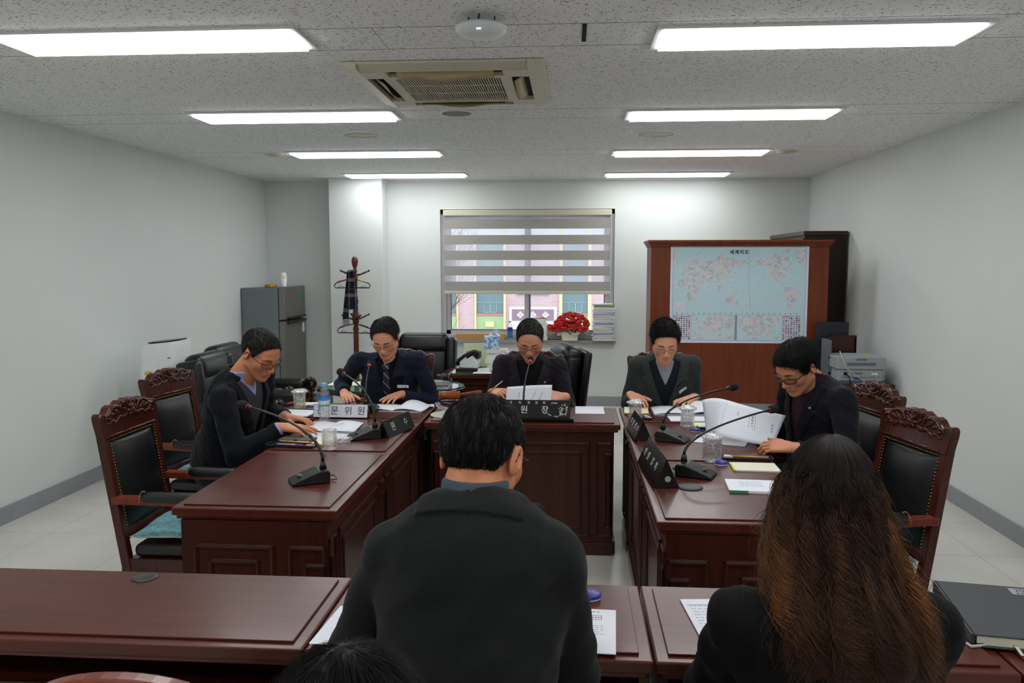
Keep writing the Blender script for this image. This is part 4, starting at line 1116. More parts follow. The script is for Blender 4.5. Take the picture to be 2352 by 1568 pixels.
# left middle table: the man in glasses
mic((-1.02, 3.98, T), R(-62), (-1.21, 4.25, 1.035), 'black gooseneck microphone between the crystal saucer and the small black name plate')
tumbler((-1.133, 3.72, T), 'empty uncovered crystal tumbler on the left middle table', lid=False, r=.036)
sa = put('crystal_saucer', (-1.115, 3.875, T), 0, 'small cut crystal saucer behind the empty tumbler', 'saucer')
g = MB(); g.lathe([(.001, .002), (.03, .002), (.042, .010), (.046, .018), (.043, .018), (.038, .011), (.028, .006), (.001, .006)], n=30, cap=False)
for k in range(24): a = 2 * PI * k / 24; g.sphere((.045 * math.cos(a), .045 * math.sin(a), .015), .005, 4)
g.build('dish', 'crystal', sa)
tray((-1.335, 3.765, T), R(-8), 'black pen tray beside the dark phone wallet on the left', .24, .06)
pen((-1.345, 3.775, T + .004), R(172), 'blue_plastic', 'blue_plastic', 'blue pen lying in the left pen tray', .15)
pen((-1.34, 3.76, T + .004), R(-10), 'pen_body', 'blue_plastic', 'clear barrelled blue pen lying in the left pen tray', .15, cap='blue_plastic')
pen((-1.33, 3.79, T + .012), R(-12), 'orange', 'ink', 'orange pencil lying across the left pen tray', .17, 'pencil')
pen((-1.32, 3.745, T + .004), R(-5), 'red_pen', 'red_pen', 'red pen lying in the left pen tray', .13)
er = MB().box(-.02, .02, -.008, .008, 0, .01); item(er, 'eraser', 'pink', 'small pink eraser in the left pen tray', 'eraser', (-1.235, 3.745, T + .0035), None, .002)
np_ = put('notepad', (-1.28, 3.875, T), R(-8), 'cream notepad under the dark phone wallet', 'notepad', 'cream notepads with yellow binding')
MB().box(-.13, .13, -.075, .075, 0, .006).build('pages', 'paper_cream', np_, bevel=.0006); MB().box(-.131, .131, -.078, -.070, 0, .0065).build('binding', 'yellow_edge', np_)
wl = put('phone_wallet', (-1.335, 3.86, T + .0072), R(-6), 'dark grey phone wallet with a strap on the notepad', 'phone case')
MB().box(-.085, .085, -.042, .042, 0, .012).build('case', 'mid_dark', wl, bevel=.004); MB().box(-.004, .016, -.044, .044, .0, .0145).build('strap', 'black_plastic', wl, bevel=.002); MB().box(-.08, .08, -.0425, -.040, .003, .007).build('edge', 'paper_cream', wl)
pb = [(-.02, .03, .07 - k * .018, .08 - k * .018, 'ink') for k in range(0)]
ob = open_booklet((-1.27, 4.20, T), R(3), .30, .25, 'open printed booklet under the hand of the man in glasses on the left', .012)
text('보 성 군', .013, ob, (-.10, .05, .016), (0, 0, 1.2), 'ink', ext=.0002); text('의 사 일 정', .016, ob, (.05, .0, .023), (0, 0, 1.25), 'ink_blue', ext=.0002)
MB().lathe([(.001, 0), (.009, 0)], (-.12, .075, .0155), 16, cap=False).build('emblem', 'ink_green', ob)
paper_stack('booklet', (-1.20, 3.99, T), R(-4), .26, .12, 'pale booklet lying between the open booklet and the tumbler', 'booklet', .004, lines(-.10, .10, .03, 3, .012, 'ink_light', seed=3))
nameplate((-.905, 4.13, T), R(75), .30, .085, 'small black name plate with silver letters on the left middle table', [('원', -.07, .042, .05, 'silver'), ('수', .07, .042, .045, 'silver')])

# left corner table: the man in the navy suit
tumbler((-1.642, 4.80, T), 'lidded crystal tumbler at the left end of the corner table', r=.037)
paper_stack('booklet', (-1.62, 4.60, T), R(-4), .26, .19, 'white printed booklet left of the white name plate', 'booklet', .006, lines(-.04, .09, .04, 2, .02, 'ink', seed=4) + lines(-.09, -.02, -.03, 1, .02, 'ink', seed=5))
n2 = put('notepad', (-1.60, 4.90, T), R(4), 'cream notepad behind the lidded tumbler on the left corner table', 'notepad', 'cream notepads with yellow binding')
MB().box(-.09, .09, -.06, .06, 0, .006).build('pages', 'paper_cream', n2); MB().box(-.091, .091, -.063, -.056, 0, .0065).build('binding', 'yellow_edge', n2)
tray((-1.735, 4.90, T), R(80), 'small black tray with a red eraser left of the cream notepad', .13, .05); item(MB().box(-.03, .03, -.008, .008, 0, .008), 'eraser', 'red_pen', 'red eraser in the small black tray on the left corner table', 'eraser', (-1.735, 4.90, T + .0035), None, .001, 1.3)
inkpad((-1.57, 4.79, T), 'round blue ink pad beside the cream notepad on the left corner table')
wb = put('water_bottle', (-1.353, 4.36, T), 0, 'clear water bottle with blue cap in front of the white name plate', 'bottle')
b = MB(); b.lathe([(.001, .004), (.022, 0), (.0295, .006), (.031, .02), (.029, .03), (.031, .04), (.029, .05), (.031, .06), (.029, .07), (.031, .08), (.031, .145), (.029, .16), (.018, .188), (.013, .196), (.013, .205)], n=28, cap=False)
b.build('bottle', 'clear_plastic', wb)
m = NM('blue_water_label'); v = m.coords(); sx = m.n('ShaderNodeSeparateXYZ'); m.l(v, sx.inputs[0])
nn = m.noise(v, 60, 2); hh = m.math('ADD', sx.outputs[2], m.math('MULTIPLY', nn, .016)); m.color(m.ramp(m.math('DIVIDE', m.math('SUBTRACT', hh, .10), .055), [(.10, rgb(60, 150, 90)), (.28, rgb(200, 220, 235)), (.55, rgb(206, 222, 240)), (.62, rgb(70, 140, 206)), (.9, rgb(60, 130, 200))])); m.set(Roughness=.35); M['bottle_label'] = m.m
MB().lathe([(.0316, .093), (.0316, .146)], n=28, cap=False).build('wrapper', 'bottle_label', wb)
M['cap_blue'] = plain('pale_blue_cap', rgb(110, 170, 226), .4); MB().lathe([(.0155, .198), (.0155, .216), (.013, .218), (.001, .218)], n=20, cap=False).build('cap', 'cap_blue', wb)
nameplate((-1.305, 4.515, T), 0, .315, .075, 'white name plate with large outlined letters behind the water bottle', [('전', -.115, .036, .052, 'ink'), ('문', -.035, .036, .052, 'ink'), ('위', .045, .036, .052, 'ink'), ('원', .12, .036, .052, 'ink')], 'paper', lean=.30)
mic((-1.19, 4.70, T), R(180), (-1.235, 4.90, .999), 'lit gooseneck microphone in front of the man in the navy suit', lit=True)
ob = open_booklet((-1.04, 4.80, T), R(-6), .36, .20, 'open booklet under the hand of the man in the navy suit', .035)
pen((-1.355, 4.83, T + .02), R(65), 'blue_plastic', 'blue_plastic', 'blue pen held by the man in the navy suit', .13)
paper_stack('booklet', (-.885, 4.92, T), R(8), .09, .09, 'small white sheet at the right end of the left corner table', 'paper', .0015)

# head table
gv = put('gavel', (-.655, 4.66, T + .0825), R(6), 'turned wooden gavel lying on its dark sound block', 'gavel')
q = Matrix.Rotation(PI / 2, 3, 'Y')
MB().lathe([(.001, -.062), (.022, -.062), (.026, -.055), (.022, -.045), (.026, -.036), (.024, -.01), (.026, 0), (.024, .01), (.026, .036), (.022, .045), (.026, .055), (.022, .062), (.001, .062)], (-.05, 0, .026), 20, mat=q, cap=False).build('head', 'gavel_wood', gv)
MB().tube([(-.03, .0, .026), (.03, .01, .030), (.08, .012, .036), (.12, .014, .040), (.14, .015, .042)], [.009, .009, .011, .014, .009], 12).build('handle', 'gavel_wood', gv)
sb = put('sound_block', (-.68, 4.66, T + .0055), 0, 'round dark turned sound block for the gavel on the doily', 'sound block')
MB().lathe([(.001, 0), (.05, 0), (.048, .008), (.03, .018), (.03, .034), (.066, .042), (.082, .056), (.084, .068), (.074, .074), (.001, .076)], n=36, cap=False).build('block', 'stand_dark', sb)
dl = MB(); 
dp = [((.115 + .006 * abs(math.sin(18 * a))) * math.cos(a), (.115 + .006 * abs(math.sin(18 * a))) * math.sin(a)) for a in np.linspace(0, 2 * PI, 180, endpoint=False)]
dl.prism(dp, 0, .004, 'z'); item(dl, 'doily', 'piping', 'cream crocheted doily under the sound block', 'doily', (-.69, 4.63, T))
at = put('glass_ashtray', (-.765, 4.84, T), 0, 'round cut glass dish behind the sound block', 'dish')
MB().lathe([(.001, 0), (.04, 0), (.055, .03), (.058, .034), (.05, .034), (.036, .012), (.001, .010)], n=28, cap=False).build('dish', 'crystal', at)
bp_ = put('head_name_plate', (-.17, 4.50, T), 0, 'long black lacquer name plate with mother of pearl flowers on the head table', 'name plate')
MB().box(-.285, .185, -.045, .045, 0, .018).build('foot', 'black_gloss', bp_, bevel=.004)
pl = MB(); pl.prism([(-.03, .018), (.012, .018), (.016, .112), (.004, .112)], -.265, .165, 'x'); pl.build('plate', 'black_gloss', bp_, bevel=.0015)
an = math.atan2(.034, .094)
def ony(z): return -.03 + .034 * (z - .018) / .094 - .0012
for s_, x, z, size in (('자', -.155, .098, .018), ('치', -.105, .098, .018), ('위', -.055, .098, .018), ('원', -.012, .098, .018), ('회', .03, .098, .018), ('위', -.20, .060, .048), ('원', -.08, .060, .048), ('장', .035 , .060, .046)):
    text(s_, size, bp_, (x - .01, ony(z), z), (PI / 2 - an, 0, 0), 'silver')
M['pearl1'] = plain('mother_of_pearl', rgb(170, 196, 176), .25, .4); M['pearl2'] = plain('mother_of_pearl_pink', rgb(206, 180, 196), .25, .4)
rp = random.Random(3)
p1_, p2_ = MB(), MB()
for k in range(46):
    if k < 28: a = rp.uniform(0, 2 * PI); rad = .026 * rp.random() ** .5; x, z = .122 + rad * math.cos(a) * 1.1, .070 + rad * math.sin(a)
    else: x = rp.uniform(.02, .15); z = .034 + .008 * math.sin(x * 60) + rp.uniform(-.003, .003)
    if k % 9 == 0: x, z = .09 - k * .0006, .098
    (p1_ if k % 3 else p2_).obox((x, ony(z), z), (rp.uniform(.003, .006), .0005, rp.uniform(.0015, .003)), Matrix.Rotation(-an, 3, 'X') @ Matrix.Rotation(rp.uniform(0, 3), 3, 'Y'))
p1_.build('inlay', 'pearl1', bp_); p2_.build('inlay', 'pearl2', bp_)
mic((-.26, 4.66, T), R(180), (-.245, 4.83, 1.040), 'lit gooseneck microphone in front of the man in the black turtleneck', lit=True)
paper_stack('paper_sheets', (.11, 4.83, T), 0, .17, .24, 'white papers right of the black inlaid name plate', 'paper', .003, lines(-.05, .05, .06, 1, .02, 'ink_light', seed=8))

# right corner table: the man in the grey jacket
n3 = put('notepad', (.385, 4.83, T), R(-3), 'cream notepad with yellow edge under the fist of the man in the grey jacket', 'notepad', 'cream notepads with yellow binding')
MB().box(-.07, .07, -.10, .10, 0, .006).build('pages', 'paper_cream', n3); MB().box(-.071, .071, -.103, -.096, 0, .0065).build('binding', 'yellow_edge', n3)
tumbler((.358, 4.555, T), 'lidded crystal tumbler nearest the head table on the right corner table', r=.036)
tray((.433, 4.61, T), R(80), 'small black tray of coloured clips on the right corner table', .12, .055)
for i, (mt, dx, dy) in enumerate((('tissue_card', .0, -.03), ('red_pen', .008, .015), ('orange', -.008, .03), ('blue_plastic', .012, .04), ('white_plastic', -.004, .0))):
    item(MB().box(-.018, .018, -.007, .007, 0, .009), 'clip', mt, '%s clip in the small black tray on the right corner table' % ('pale blue', 'red', 'orange', 'blue', 'white')[i], 'clip', (.433 + dx, 4.61 + dy, T + .0035), None, .001, i * 1.3)
open_booklet((.69, 4.83, T), R(0), .42, .25, 'open booklet in front of the man in the grey jacket', .04)
paper_stack('paper_sheets', (.69, 4.60, T), R(1), .28, .15, 'loose white sheets in front of the open booklet of the man in the grey jacket', 'paper', .002)
fd = put('binder', (1.07, 4.86, T), R(-5), 'black covered folder on white papers at the right corner table', 'folder')
MB().box(-.12, .12, -.11, .10, 0, .012).build('papers', 'paper', fd, bevel=.001); MB().obox((.02, .02, .022), (.115, .095, .0025), Matrix.Rotation(.05, 3, 'X')).build('cover', 'mid_dark', fd, bevel=.001); MB().box(-.10, .13, -.115, -.09, 0.013, .02).build('clear_sleeve', 'pen_body', fd)

# right middle table: the man with the raised booklet
nameplate((.345, 4.16, T), R(-86), .30, .10, 'black name plate with silver letters beside the far right microphone', [('의', -.10, .052, .034, 'silver'), ('원', -.035, .052, .034, 'silver'), ('정', .04, .052, .034, 'silver'), ('수', .105, .052, .034, 'silver')])
mic((.487, 4.03, T), R(68), (.819, 4.30, .973), 'gooseneck microphone on the right middle table pointing at the map')
tumbler((.623, 4.39, T), 'lidded crystal tumbler behind the far right microphone', r=.037)
inkpad((.645, 4.25, T), 'round blue ink pad in front of the middle right tumbler', .024)
n4 = put('notepad', (.735, 4.41, T), R(-3), 'cream notepad under the pen tray on the right middle table', 'notepad', 'cream notepads with yellow binding')
MB().box(-.075, .075, -.06, .06, 0, .006).build('pages', 'paper_cream', n4); MB().box(-.076, .076, -.063, -.056, 0, .0065).build('binding', 'yellow_edge', n4)
tray((.745, 4.325, T), R(-4), 'black pen tray with orange and pink markers behind the raised booklet', .16, .045)
for i, (mt, dx) in enumerate((('orange', -.02), ('pink', .02), ('white_plastic', -.055))): item(MB().box(-.02, .02, -.009, .009, 0, .012), 'eraser' if i == 2 else 'marker', mt, ('orange marker in the tray behind the raised booklet', 'pink marker in the tray behind the raised booklet', 'white eraser in the tray behind the raised booklet')[i], 'marker' if i < 2 else 'eraser', (.745 + dx, 4.325, T + .0035), None, .002, -.1)
pen((.73, 4.24, T), R(-25), 'blue_plastic', 'blue_plastic', 'dark blue pen behind the raised booklet', .14)
paper_stack('booklet', (.735, 4.03, T), R(-20), .26, .17, 'white booklet lying under the raised booklet', 'booklet', .004, lines(-.08, .1, .05, 5, .014, 'ink_light', seed=11))

# right front table
npx = nameplate((.357, 3.36, T), R(-86), .42, .115, 'black name plate with a round pearl seal on the nearest right table', [('의', -.15, .06, .038, 'silver'), ('원', -.07, .06, .038, 'silver'), ('강', .03, .06, .038, 'silver'), ('복', .11, .06, .038, 'silver')])
MB().lathe([(.001, .0), (.012, 0)], (.2105, .005, .036), 20, mat=Matrix.Rotation(PI / 2, 3, 'Y'), cap=False).build('seal', 'pearl1', npx)
mic((.50, 3.36, T), R(68), (.894, 3.75, .956), 'gooseneck microphone on the nearest right table')
item(MB().lathe([(.001, 0), (.05, 0), (.05, .003), (.04, .006), (.001, .006)], n=28, cap=False), 'cable_grommet', 'mid_dark', 'round dark cable cap in front of the nearest right microphone', 'cable cap', (.465, 3.17, T))
tumbler((.625, 3.62, T), 'large lidded crystal tumbler on the seam between the two right tables', r=.042, h=.10)
tray((.785, 3.655, T), R(-2), 'black pen tray with pencil and pen on the nearest right table', .22, .06)
pen((.80, 3.665, T + .006), R(-3), 'pen_body', 'blue_plastic', 'clear blue capped pen in the tray on the nearest right table', .16, cap='blue_plastic')
pen((.79, 3.645, T + .010), R(-6), 'orange', 'ink', 'orange pencil in the tray on the nearest right table', .17, 'pencil')
item(MB().box(-.02, .02, -.010, .010, 0, .012), 'eraser', 'paper', 'white eraser at the left end of the nearest right tray', 'eraser', (.703, 3.66, T + .0035), None, .002, -.3)
inkpad((.652, 3.545, T), 'round blue ink pad beside the nearest right tumbler', .027)
n5 = put('notepad', (.785, 3.50, T), R(-2), 'cream notepad beside the nearest blue ink pad', 'notepad', 'cream notepads with yellow binding')
MB().box(-.095, .095, -.07, .07, 0, .006).build('pages', 'paper_cream', n5); MB().box(-.098, -.090, -.071, .071, 0, .0065).build('binding', 'yellow_edge', n5)
bkk = paper_stack('booklet', (.73, 3.18, T), R(-4), .24, .17, 'white printed booklet with a green clip on the nearest right table', 'booklet', .010, lines(-.07, .02, .05, 6, .014, 'ink_light', seed=13))
MB().box(-.121, -.05, -.087, -.083, 0, .010).build('clip', 'ink_green', bkk)

# front desks
inkpad((.052, 2.075, T), 'round blue ink pad beside the man seen from behind', .030)
dc = paper_stack('document', (.035, 1.885, T), R(-3), .15, .235, 'white document with a red square seal on the desk of the man seen from behind', 'document', .0025, lines(-.06, .045, .02, 5, .011, 'ink_light', seed=21) + lines(-.05, .04, .10, 1, .01, 'ink', seed=22) + lines(-.06, .0, -.085, 2, .02, 'ink_light', seed=2))
MB().box(.005, .04, .055, .0565, .0026, .0029).box(.005, .04, .078, .0795, .0026, .0029).box(.005, .0065, .055, .0795, .0026, .0029).box(.0385, .04, .055, .0795, .0026, .0029).build('seal_frame', 'ink_red', dc); text('보성군의', .008, dc, (.0225, .067, .0027), (0, 0, 0), 'ink_red', ext=.0002)
paper_stack('paper_sheets', (-.50, 1.865, T), R(-4), .18, .21, 'white paper edge left of the man seen from behind', 'paper', .002)
dd = paper_stack('document', (.40, 1.965, T), R(5), .21, .24, 'white printed form left of the woman with long hair', 'document', .004, lines(-.09, .08, .075, 9, .017, 'ink_light', seed=31) + [(-.095, .09, .082, .084, 'ink_green'), (-.02, .0, .10, .105, 'ink')])
mic((-.08, 2.02, T), R(180), (-.083, 1.87, 1.035), 'microphone whose black foam shows past the shoulder of the man seen from behind')
db = put('diary', (1.075, 2.005, T), R(-9), 'thick black 2019 diary with a ribbon on the desk at the bottom right', 'diary')
MB().box(-.125, .165, -.160, .150, .004, .027).build('pages', 'paper_cream', db, bevel=.001)
M['diary_cover'] = plain('diary_leatherette', rgb(58, 60, 64), .5, bump=.2, bscale=300)
MB().box(-.135, .175, -.165, .16, 0, .004).box(-.135, .175, -.165, .16, .027, .031).box(-.138, -.130, -.165, .16, 0, .031).build('cover', 'diary_cover', db, bevel=.0015)
MB().box(.035, .105, .105, .145, .031, .0316).build('title_plate', 'grey_plastic', db); text('2019', .024, db, (.07, .131, .0317), (0, 0, 0), 'ink', ext=.0002); text('보성군의회', .011, db, (.07, .113, .0317), (0, 0, 0), 'ink', ext=.0002); text('보성군의회', .014, db, (.06, -.11, .0311), (0, 0, 0), 'black', ext=.0002)
MB().sheet(lambda u, v: (-.05 + .008 * u + .006 * v, -.160 - .03 * v, .012 - .010 * v), 2, 6, .0008).build('ribbon', 'piping', db)
mp = put('smartphone', (.925, 1.93, T), R(14), 'dark smartphone with a silver edge beside the diary', 'phone')
MB().box(-.034, .034, -.07, .07, 0, .008).build('body', 'silver', mp, bevel=.003); MB().box(-.032, .032, -.068, .068, .008, .0088).build('screen', 'black_gloss', mp)

# ------------------------------------------------------------------ window sill
SZ = WZ0 + .001
M['card_brown'] = plain('brown_card', rgb(190, 140, 80), .7)
item(MB().box(-.285, .285, -.022, .022, 0, .068), 'long_box', 'card_brown', 'long flat brown box lying on the window sill', 'box', (-1.04, YB - .04, SZ), None, .002)
M['cap_teal'] = plain('teal_bottle_label', rgb(50, 120, 150), .4)
w2 = put('water_bottle', (-.70, YB - .035, SZ), 0, 'small water bottle standing on the window sill beside the brown box', 'bottle')
MB().lathe([(.001, .003), (.026, 0), (.031, .01), (.031, .14), (.02, .18), (.013, .19), (.013, .20)], n=20, cap=False).build('bottle', 'clear_plastic', w2); MB().lathe([(.0315, .02), (.0315, .10)], n=20, cap=False).build('wrapper', 'cap_teal', w2); MB().lathe([(.0315, .10), (.0315, .14)], n=20, cap=False).build('band', 'blue_plastic', w2); MB().lathe([(.015, .195), (.015, .215), (.001, .215)], n=16, cap=False).build('cap', 'cap_blue', w2)
zz = SZ
for i, (h_, c) in enumerate(((.05, 'paper_cream'), (.06, 'paper_cream'), (.045, 'paper'), (.04, 'paper_cream'), (.03, 'paper'), (.02, 'paper_cream'))):
    item(MB().box(-.09, .09, -.06, .06, 0, h_), 'book', c, 'pale thick book in the sill pile left of the roses, %s' % ('lowest', 'second from the bottom', 'third from the bottom', 'fourth from the bottom', 'second from the top', 'topmost')[i], 'book', (-.37 + rb.uniform(-.015, .015), YB - .045, zz), 'books on the window sill', .002, rb.uniform(-.1, .1)); zz += h_
item(MB().sheet(lambda u, v: (-.1 + .2 * u, -.06 + .12 * v, .004 + .012 * math.sin(3 * u + v)), 8, 6, .002), 'paper_sheet', 'paper', 'loose curled sheet on top of the sill book pile', 'paper', (-.37, YB - .045, zz))
item(MB().box(-.06, .06, -.05, .05, 0, .004), 'envelope', 'orange', 'orange envelope under the loose sheet on the sill book pile', 'envelope', (-.34, YB - .05, zz))

# red roses in a white basket
fl = put('flower_basket', (-.02, YB - .06, SZ), 0, 'red artificial roses with lace wrap in a white pot on the window sill', 'flowers')
bx = MB(); vs = []
for (s_, z) in ((.085, 0), (.10, .10)):
    vs += [(x * s_ / .1, y * s_ / .1 * .6, z) for x, y in ((-.1, -.1), (.1, -.1), (.1, .1), (-.1, .1))]
bx.add(vs, [(3, 2, 1, 0), (4, 5, 6, 7), (0, 1, 5, 4), (1, 2, 6, 5), (2, 3, 7, 6), (3, 0, 4, 7)]); bx.build('pot', 'paper_cream', fl, bevel=.003)
M['rose'] = plain('red_rose_petals', rgb(200, 20, 28), .6); M['leafg'] = plain('rose_leaves', rgb(70, 130, 50), .6)
m = NM('cream_lace'); m.set(Base_Color=rgb(222, 216, 196), Roughness=.8, Alpha=.75); M['lace'] = m.m
rf = random.Random(11)
lf = MB()
def rose(p, r):
    g = MB()
    g.sphere((0, 0, 0), r * .55, 5)
    for ringn, (n, rr_, tilt_, zz_) in enumerate(((3, .45, .25, .25), (5, .75, .6, .1), (5, .95, 1.0, -.15))):
        for k in range(n):
            a = 2 * PI * k / n + ringn * .6
            def fn(u, v):
                w = (u - .5) * 1.5
                rad = r * rr_ * (.45 + .55 * math.sin(v * PI * .6)) + r * .1 * v * tilt_
                return (rad * math.cos(a + w * .8), rad * math.sin(a + w * .8), r * (zz_ - .6 + 1.2 * v) - r * .25 * abs(w) ** 2 * v)
            g.sheet(fn, 5, 4, r * .05)
    o = g.build('rose', 'rose', fl, p); o.rotation_euler = (rf.uniform(-.5, .8), rf.uniform(-.5, .5), rf.uniform(0, 6)); return o
pts = []
tries = 0
while len(pts) < 86 and tries < 40000:
    tries += 1
    x = rf.uniform(-.235, .20); y = rf.uniform(-.10, .05); top = .13 + .17 * math.sqrt(max(0, 1 - ((x - .02) / .20) ** 2))
    z = top - .16 * max(0, (-y - .02) / .08) * (top - .12) / .17 + rf.uniform(-.02, .005)
    if x < -.17: z = rf.uniform(.125, .165)
    if all((x - a) ** 2 + (y - b) ** 2 + (z - c) ** 2 > .027 ** 2 for a, b, c in pts): pts.append((x, y, z))
for p in pts: rose(p, rf.uniform(.021, .026))
for k in range(60):
    x, y, z = rf.choice(pts); leaf(lf, (x + rf.uniform(-.03, .03), y - .005 + rf.uniform(-.02, .03), z + rf.uniform(-.03, .005)), rf.uniform(0, 6), .022, .011, .003)
lf.build('leaves', 'leafg', fl); MB().sphere((.01, .01, .14), .09, 8, sc=(1.5, .6, 1.0)).build('leaf_core', 'leafg', fl)
def lace(u, v):
    a = 2 * PI * u; f = .035 * math.sin(11 * a) * v
    return ((.10 + .12 * v + f * .5) * math.cos(a), (.05 + .06 * v + f * .3) * math.sin(a), .125 - .035 * v + .03 * math.sin(7 * a + 1) * v)
MB().sheet(lace, 90, 6, .0008).build('lace_wrap', 'lace', fl)
MB().tube([(-.02, -.07, .105), (.02, -.075, .115), (.07, -.07, .10)], .010, 8).tube([(.0, -.068, .11), (-.005, -.07, .075), (.012, -.07, .07), (.01, -.07, .09)], .004, 6).build('ribbon_bow', 'black', fl)

# the leaning stack of files at the right end of the sill
rs = random.Random(5); zz = SZ
cols = ['paper', 'paper_cream', 'paper', 'paper', 'pen_body', 'paper', 'paper_cream', 'paper', 'paper', 'pen_body', 'card_brown', 'paper', 'paper', 'paper_cream', 'paper', 'pen_body', 'paper', 'paper', 'paper_cream', 'paper', 'file_green', 'paper']
M['file_green'] = plain('green_file', rgb(120, 160, 60), .6)
for i, c in enumerate(cols):
    h_ = rs.uniform(.014, .026); w_ = rs.uniform(.11, .13)
    if c == 'card_brown': h_ = .004
    g = MB(); k = max(1, int(h_ / .005))
    for q in range(k):
        ox, oy, ww = rs.uniform(-.006, .006), rs.uniform(-.006, .006), w_ - rs.uniform(0, .01)
        g.box(-ww + ox, ww + ox, -.055 + oy, .055 + oy, h_ * q / k, h_ * (q + .86) / k)
    item(g, 'file_bundle', c, '%s paper bundle in the tall pile right of the roses' % (['lowest', 'second lowest', 'third lowest', 'fourth lowest', 'fifth lowest', 'sixth lowest', 'seventh lowest', 'eighth lowest', 'ninth lowest', 'tenth lowest', 'thin brown', 'eleventh from the top', 'tenth from the top', 'ninth from the top', 'eighth from the top', 'seventh from the top', 'sixth from the top', 'fifth from the top', 'fourth from the top', 'third from the top', 'green', 'white topmost'][i]), 'papers', (.35 + rs.uniform(-.012, .012) + (.006 if i > 10 else 0), YB - .065, zz), 'paper bundles on the window sill', 0, rs.uniform(-.06, .06)); zz += h_

# ------------------------------------------------------------------ printer corner
pd = put('printer_table', (2.32, 6.86, 0), 0, 'small dark wooden table under the grey printer by the right wall', 'side table')
MB().box(-.24, .24, -.24, .24, .63, .665).build('table_top', 'wood_x', pd, bevel=.004)
MB().box(-.22, .22, -.22, .22, .02, .63).build('body', 'wood_z', pd, bevel=.003)
MB().box(-.21, .21, -.21, .21, 0, .02).build('plinth', 'wood_x', pd)
pn = put('laser_printer', (2.30, 6.80, .665), 0, 'grey laser printer seen from the back with two plugs', 'printer')
b = MB(); b.box(-.175, .175, -.14, .16, .018, .115).box(-.19, .19, -.155, .17, .115, .215); b.build('casing', 'grey_plastic', pn, bevel=.010, seg=3)
MB().box(-.16, .16, -.13, .15, 0, .018).build('feet', 'mid_grey', pn)
MB().box(-.11, .11, -.1575, -.155, .145, .17).box(-.04, .04, -.1585, -.155, .188, .202).build('vent_panel', 'mid_grey', pn); MB().box(-.14, .15, -.1425, -.14, .05, .054).box(-.07, .015, -.1425, -.14, .075, .09).build('rear_slot', 'mid_grey', pn)
MB().box(-.05, .01, -.146, -.14, .035, .052).build('blue_tray', 'blue_plastic', pn)
MB().box(-.13, -.105, -.15, -.14, .068, .092).build('power_plug', 'black', pn); MB().tube([(-.118, -.15, .08), (-.10, -.18, .06), (-.085, -.17, .02), (-.08, -.16, -.0)], .004, 6).build('power_cable', 'black', pn)
MB().box(.085, .13, -.15, -.14, .07, .088).build('usb_plug', 'paper_cream', pn); MB().tube([(.105, -.15, .08), (.115, -.185, .05), (.125, -.19, .0)], .0035, 6).build('data_cable', 'cable_white', pn)
item(MB().box(-.03, .03, -.015, .015, 0, .004), 'sticky_note', 'yellow_edge', 'yellow note on top of the grey printer', 'note', (2.40, 6.80, .88))
hb = put('wooden_rack', (2.25, 7.05, .665), 0, 'brown wooden rack with a rounded top behind the printer', 'rack')
poly = [(-.14, 0), (.14, 0), (.14, .355)] + [(-.14 + .13 * (1 - math.sin(a)), .255 + .10 * math.cos(a)) for a in np.linspace(.3, PI / 2, 8)]
MB().prism(poly, -.01, .01, 'y').box(.12, .14, -.01, .15, 0, .34).build('panel', 'wood_z', hb, bevel=.004)
M['navy'] = plain('dark_navy_board', rgb(22, 26, 40), .5)
item(MB().box(-.135, .135, -.008, .008, 0, .46), 'monitor', 'navy', 'dark blue screen back showing above the wooden rack', 'monitor', (2.21, 7.12, .665), None, .003)
item(MB().box(-.012, .012, -.10, .10, 0, .33).box(-.016, .016, -.10, -.08, .05, .07).box(-.016, .016, -.10, -.08, .18, .20), 'file_rack', 'mid_grey', 'narrow grey rack beside the map cabinet', 'rack', (2.11, 6.93, .665), None, .002)
item(MB().tube([(2.12, 6.62, .93), (2.16, 6.58, .80), (2.24, 6.56, .74), (2.30, 6.57, .70), (2.36, 6.585, .668)], .004, 6), 'cable', 'cable_white', 'beige cable hanging beside the grey printer', 'cable')
# ------------------------------------------------------------------ world map on the cabinet back
m = NM('map_sea'); v = m.coords(); n_ = m.noise(v, 60, 2); m.color(m.ramp(n_, [(.3, rgb(196, 226, 236)), (.7, rgb(208, 234, 242))])); m.set(Roughness=.55); M['map_sea'] = m.m
m = NM('map_land'); v = m.coords((1, 1, 1), (PI / 2, 0, 0)); vo = m.n('ShaderNodeTexVoronoi', voronoi_dimensions='2D'); vo.inputs['Scale'].default_value = 48; m.l(v, vo.inputs['Vector'])
se = m.n('ShaderNodeSeparateColor'); m.l(vo.outputs['Color'], se.inputs[0])
cc = m.ramp(se.outputs[0], [(.0, rgb(228, 230, 232)), (.45, rgb(222, 226, 228)), (.6, rgb(232, 210, 218)), (.75, rgb(178, 204, 224)), (.9, rgb(218, 226, 230))])
ve = m.n('ShaderNodeTexVoronoi', voronoi_dimensions='2D', feature='DISTANCE_TO_EDGE'); ve.inputs['Scale'].default_value = 48; m.l(v, ve.inputs['Vector'])
nz = m.noise(v, 90, 3, .7)
ed = m.math('MAXIMUM', m.math('LESS_THAN', ve.outputs['Distance'], .05), m.math('GREATER_THAN', nz, .60))
m.color(m.mix(m.math('MULTIPLY', ed, .28), cc, rgb(120, 128, 150))); m.set(Roughness=.55); M['map_land'] = m.m
M['map_pink'] = plain('map_pink', rgb(206, 176, 190), .6); M['map_blue'] = plain('map_mid_blue', rgb(110, 150, 200), .6)
M['flag_red'] = plain('flag_red', rgb(186, 70, 80), .6); M['flag_blue'] = plain('flag_blue', rgb(50, 80, 150), .6); M['flag_sky'] = plain('flag_sky', rgb(80, 160, 210), .6)
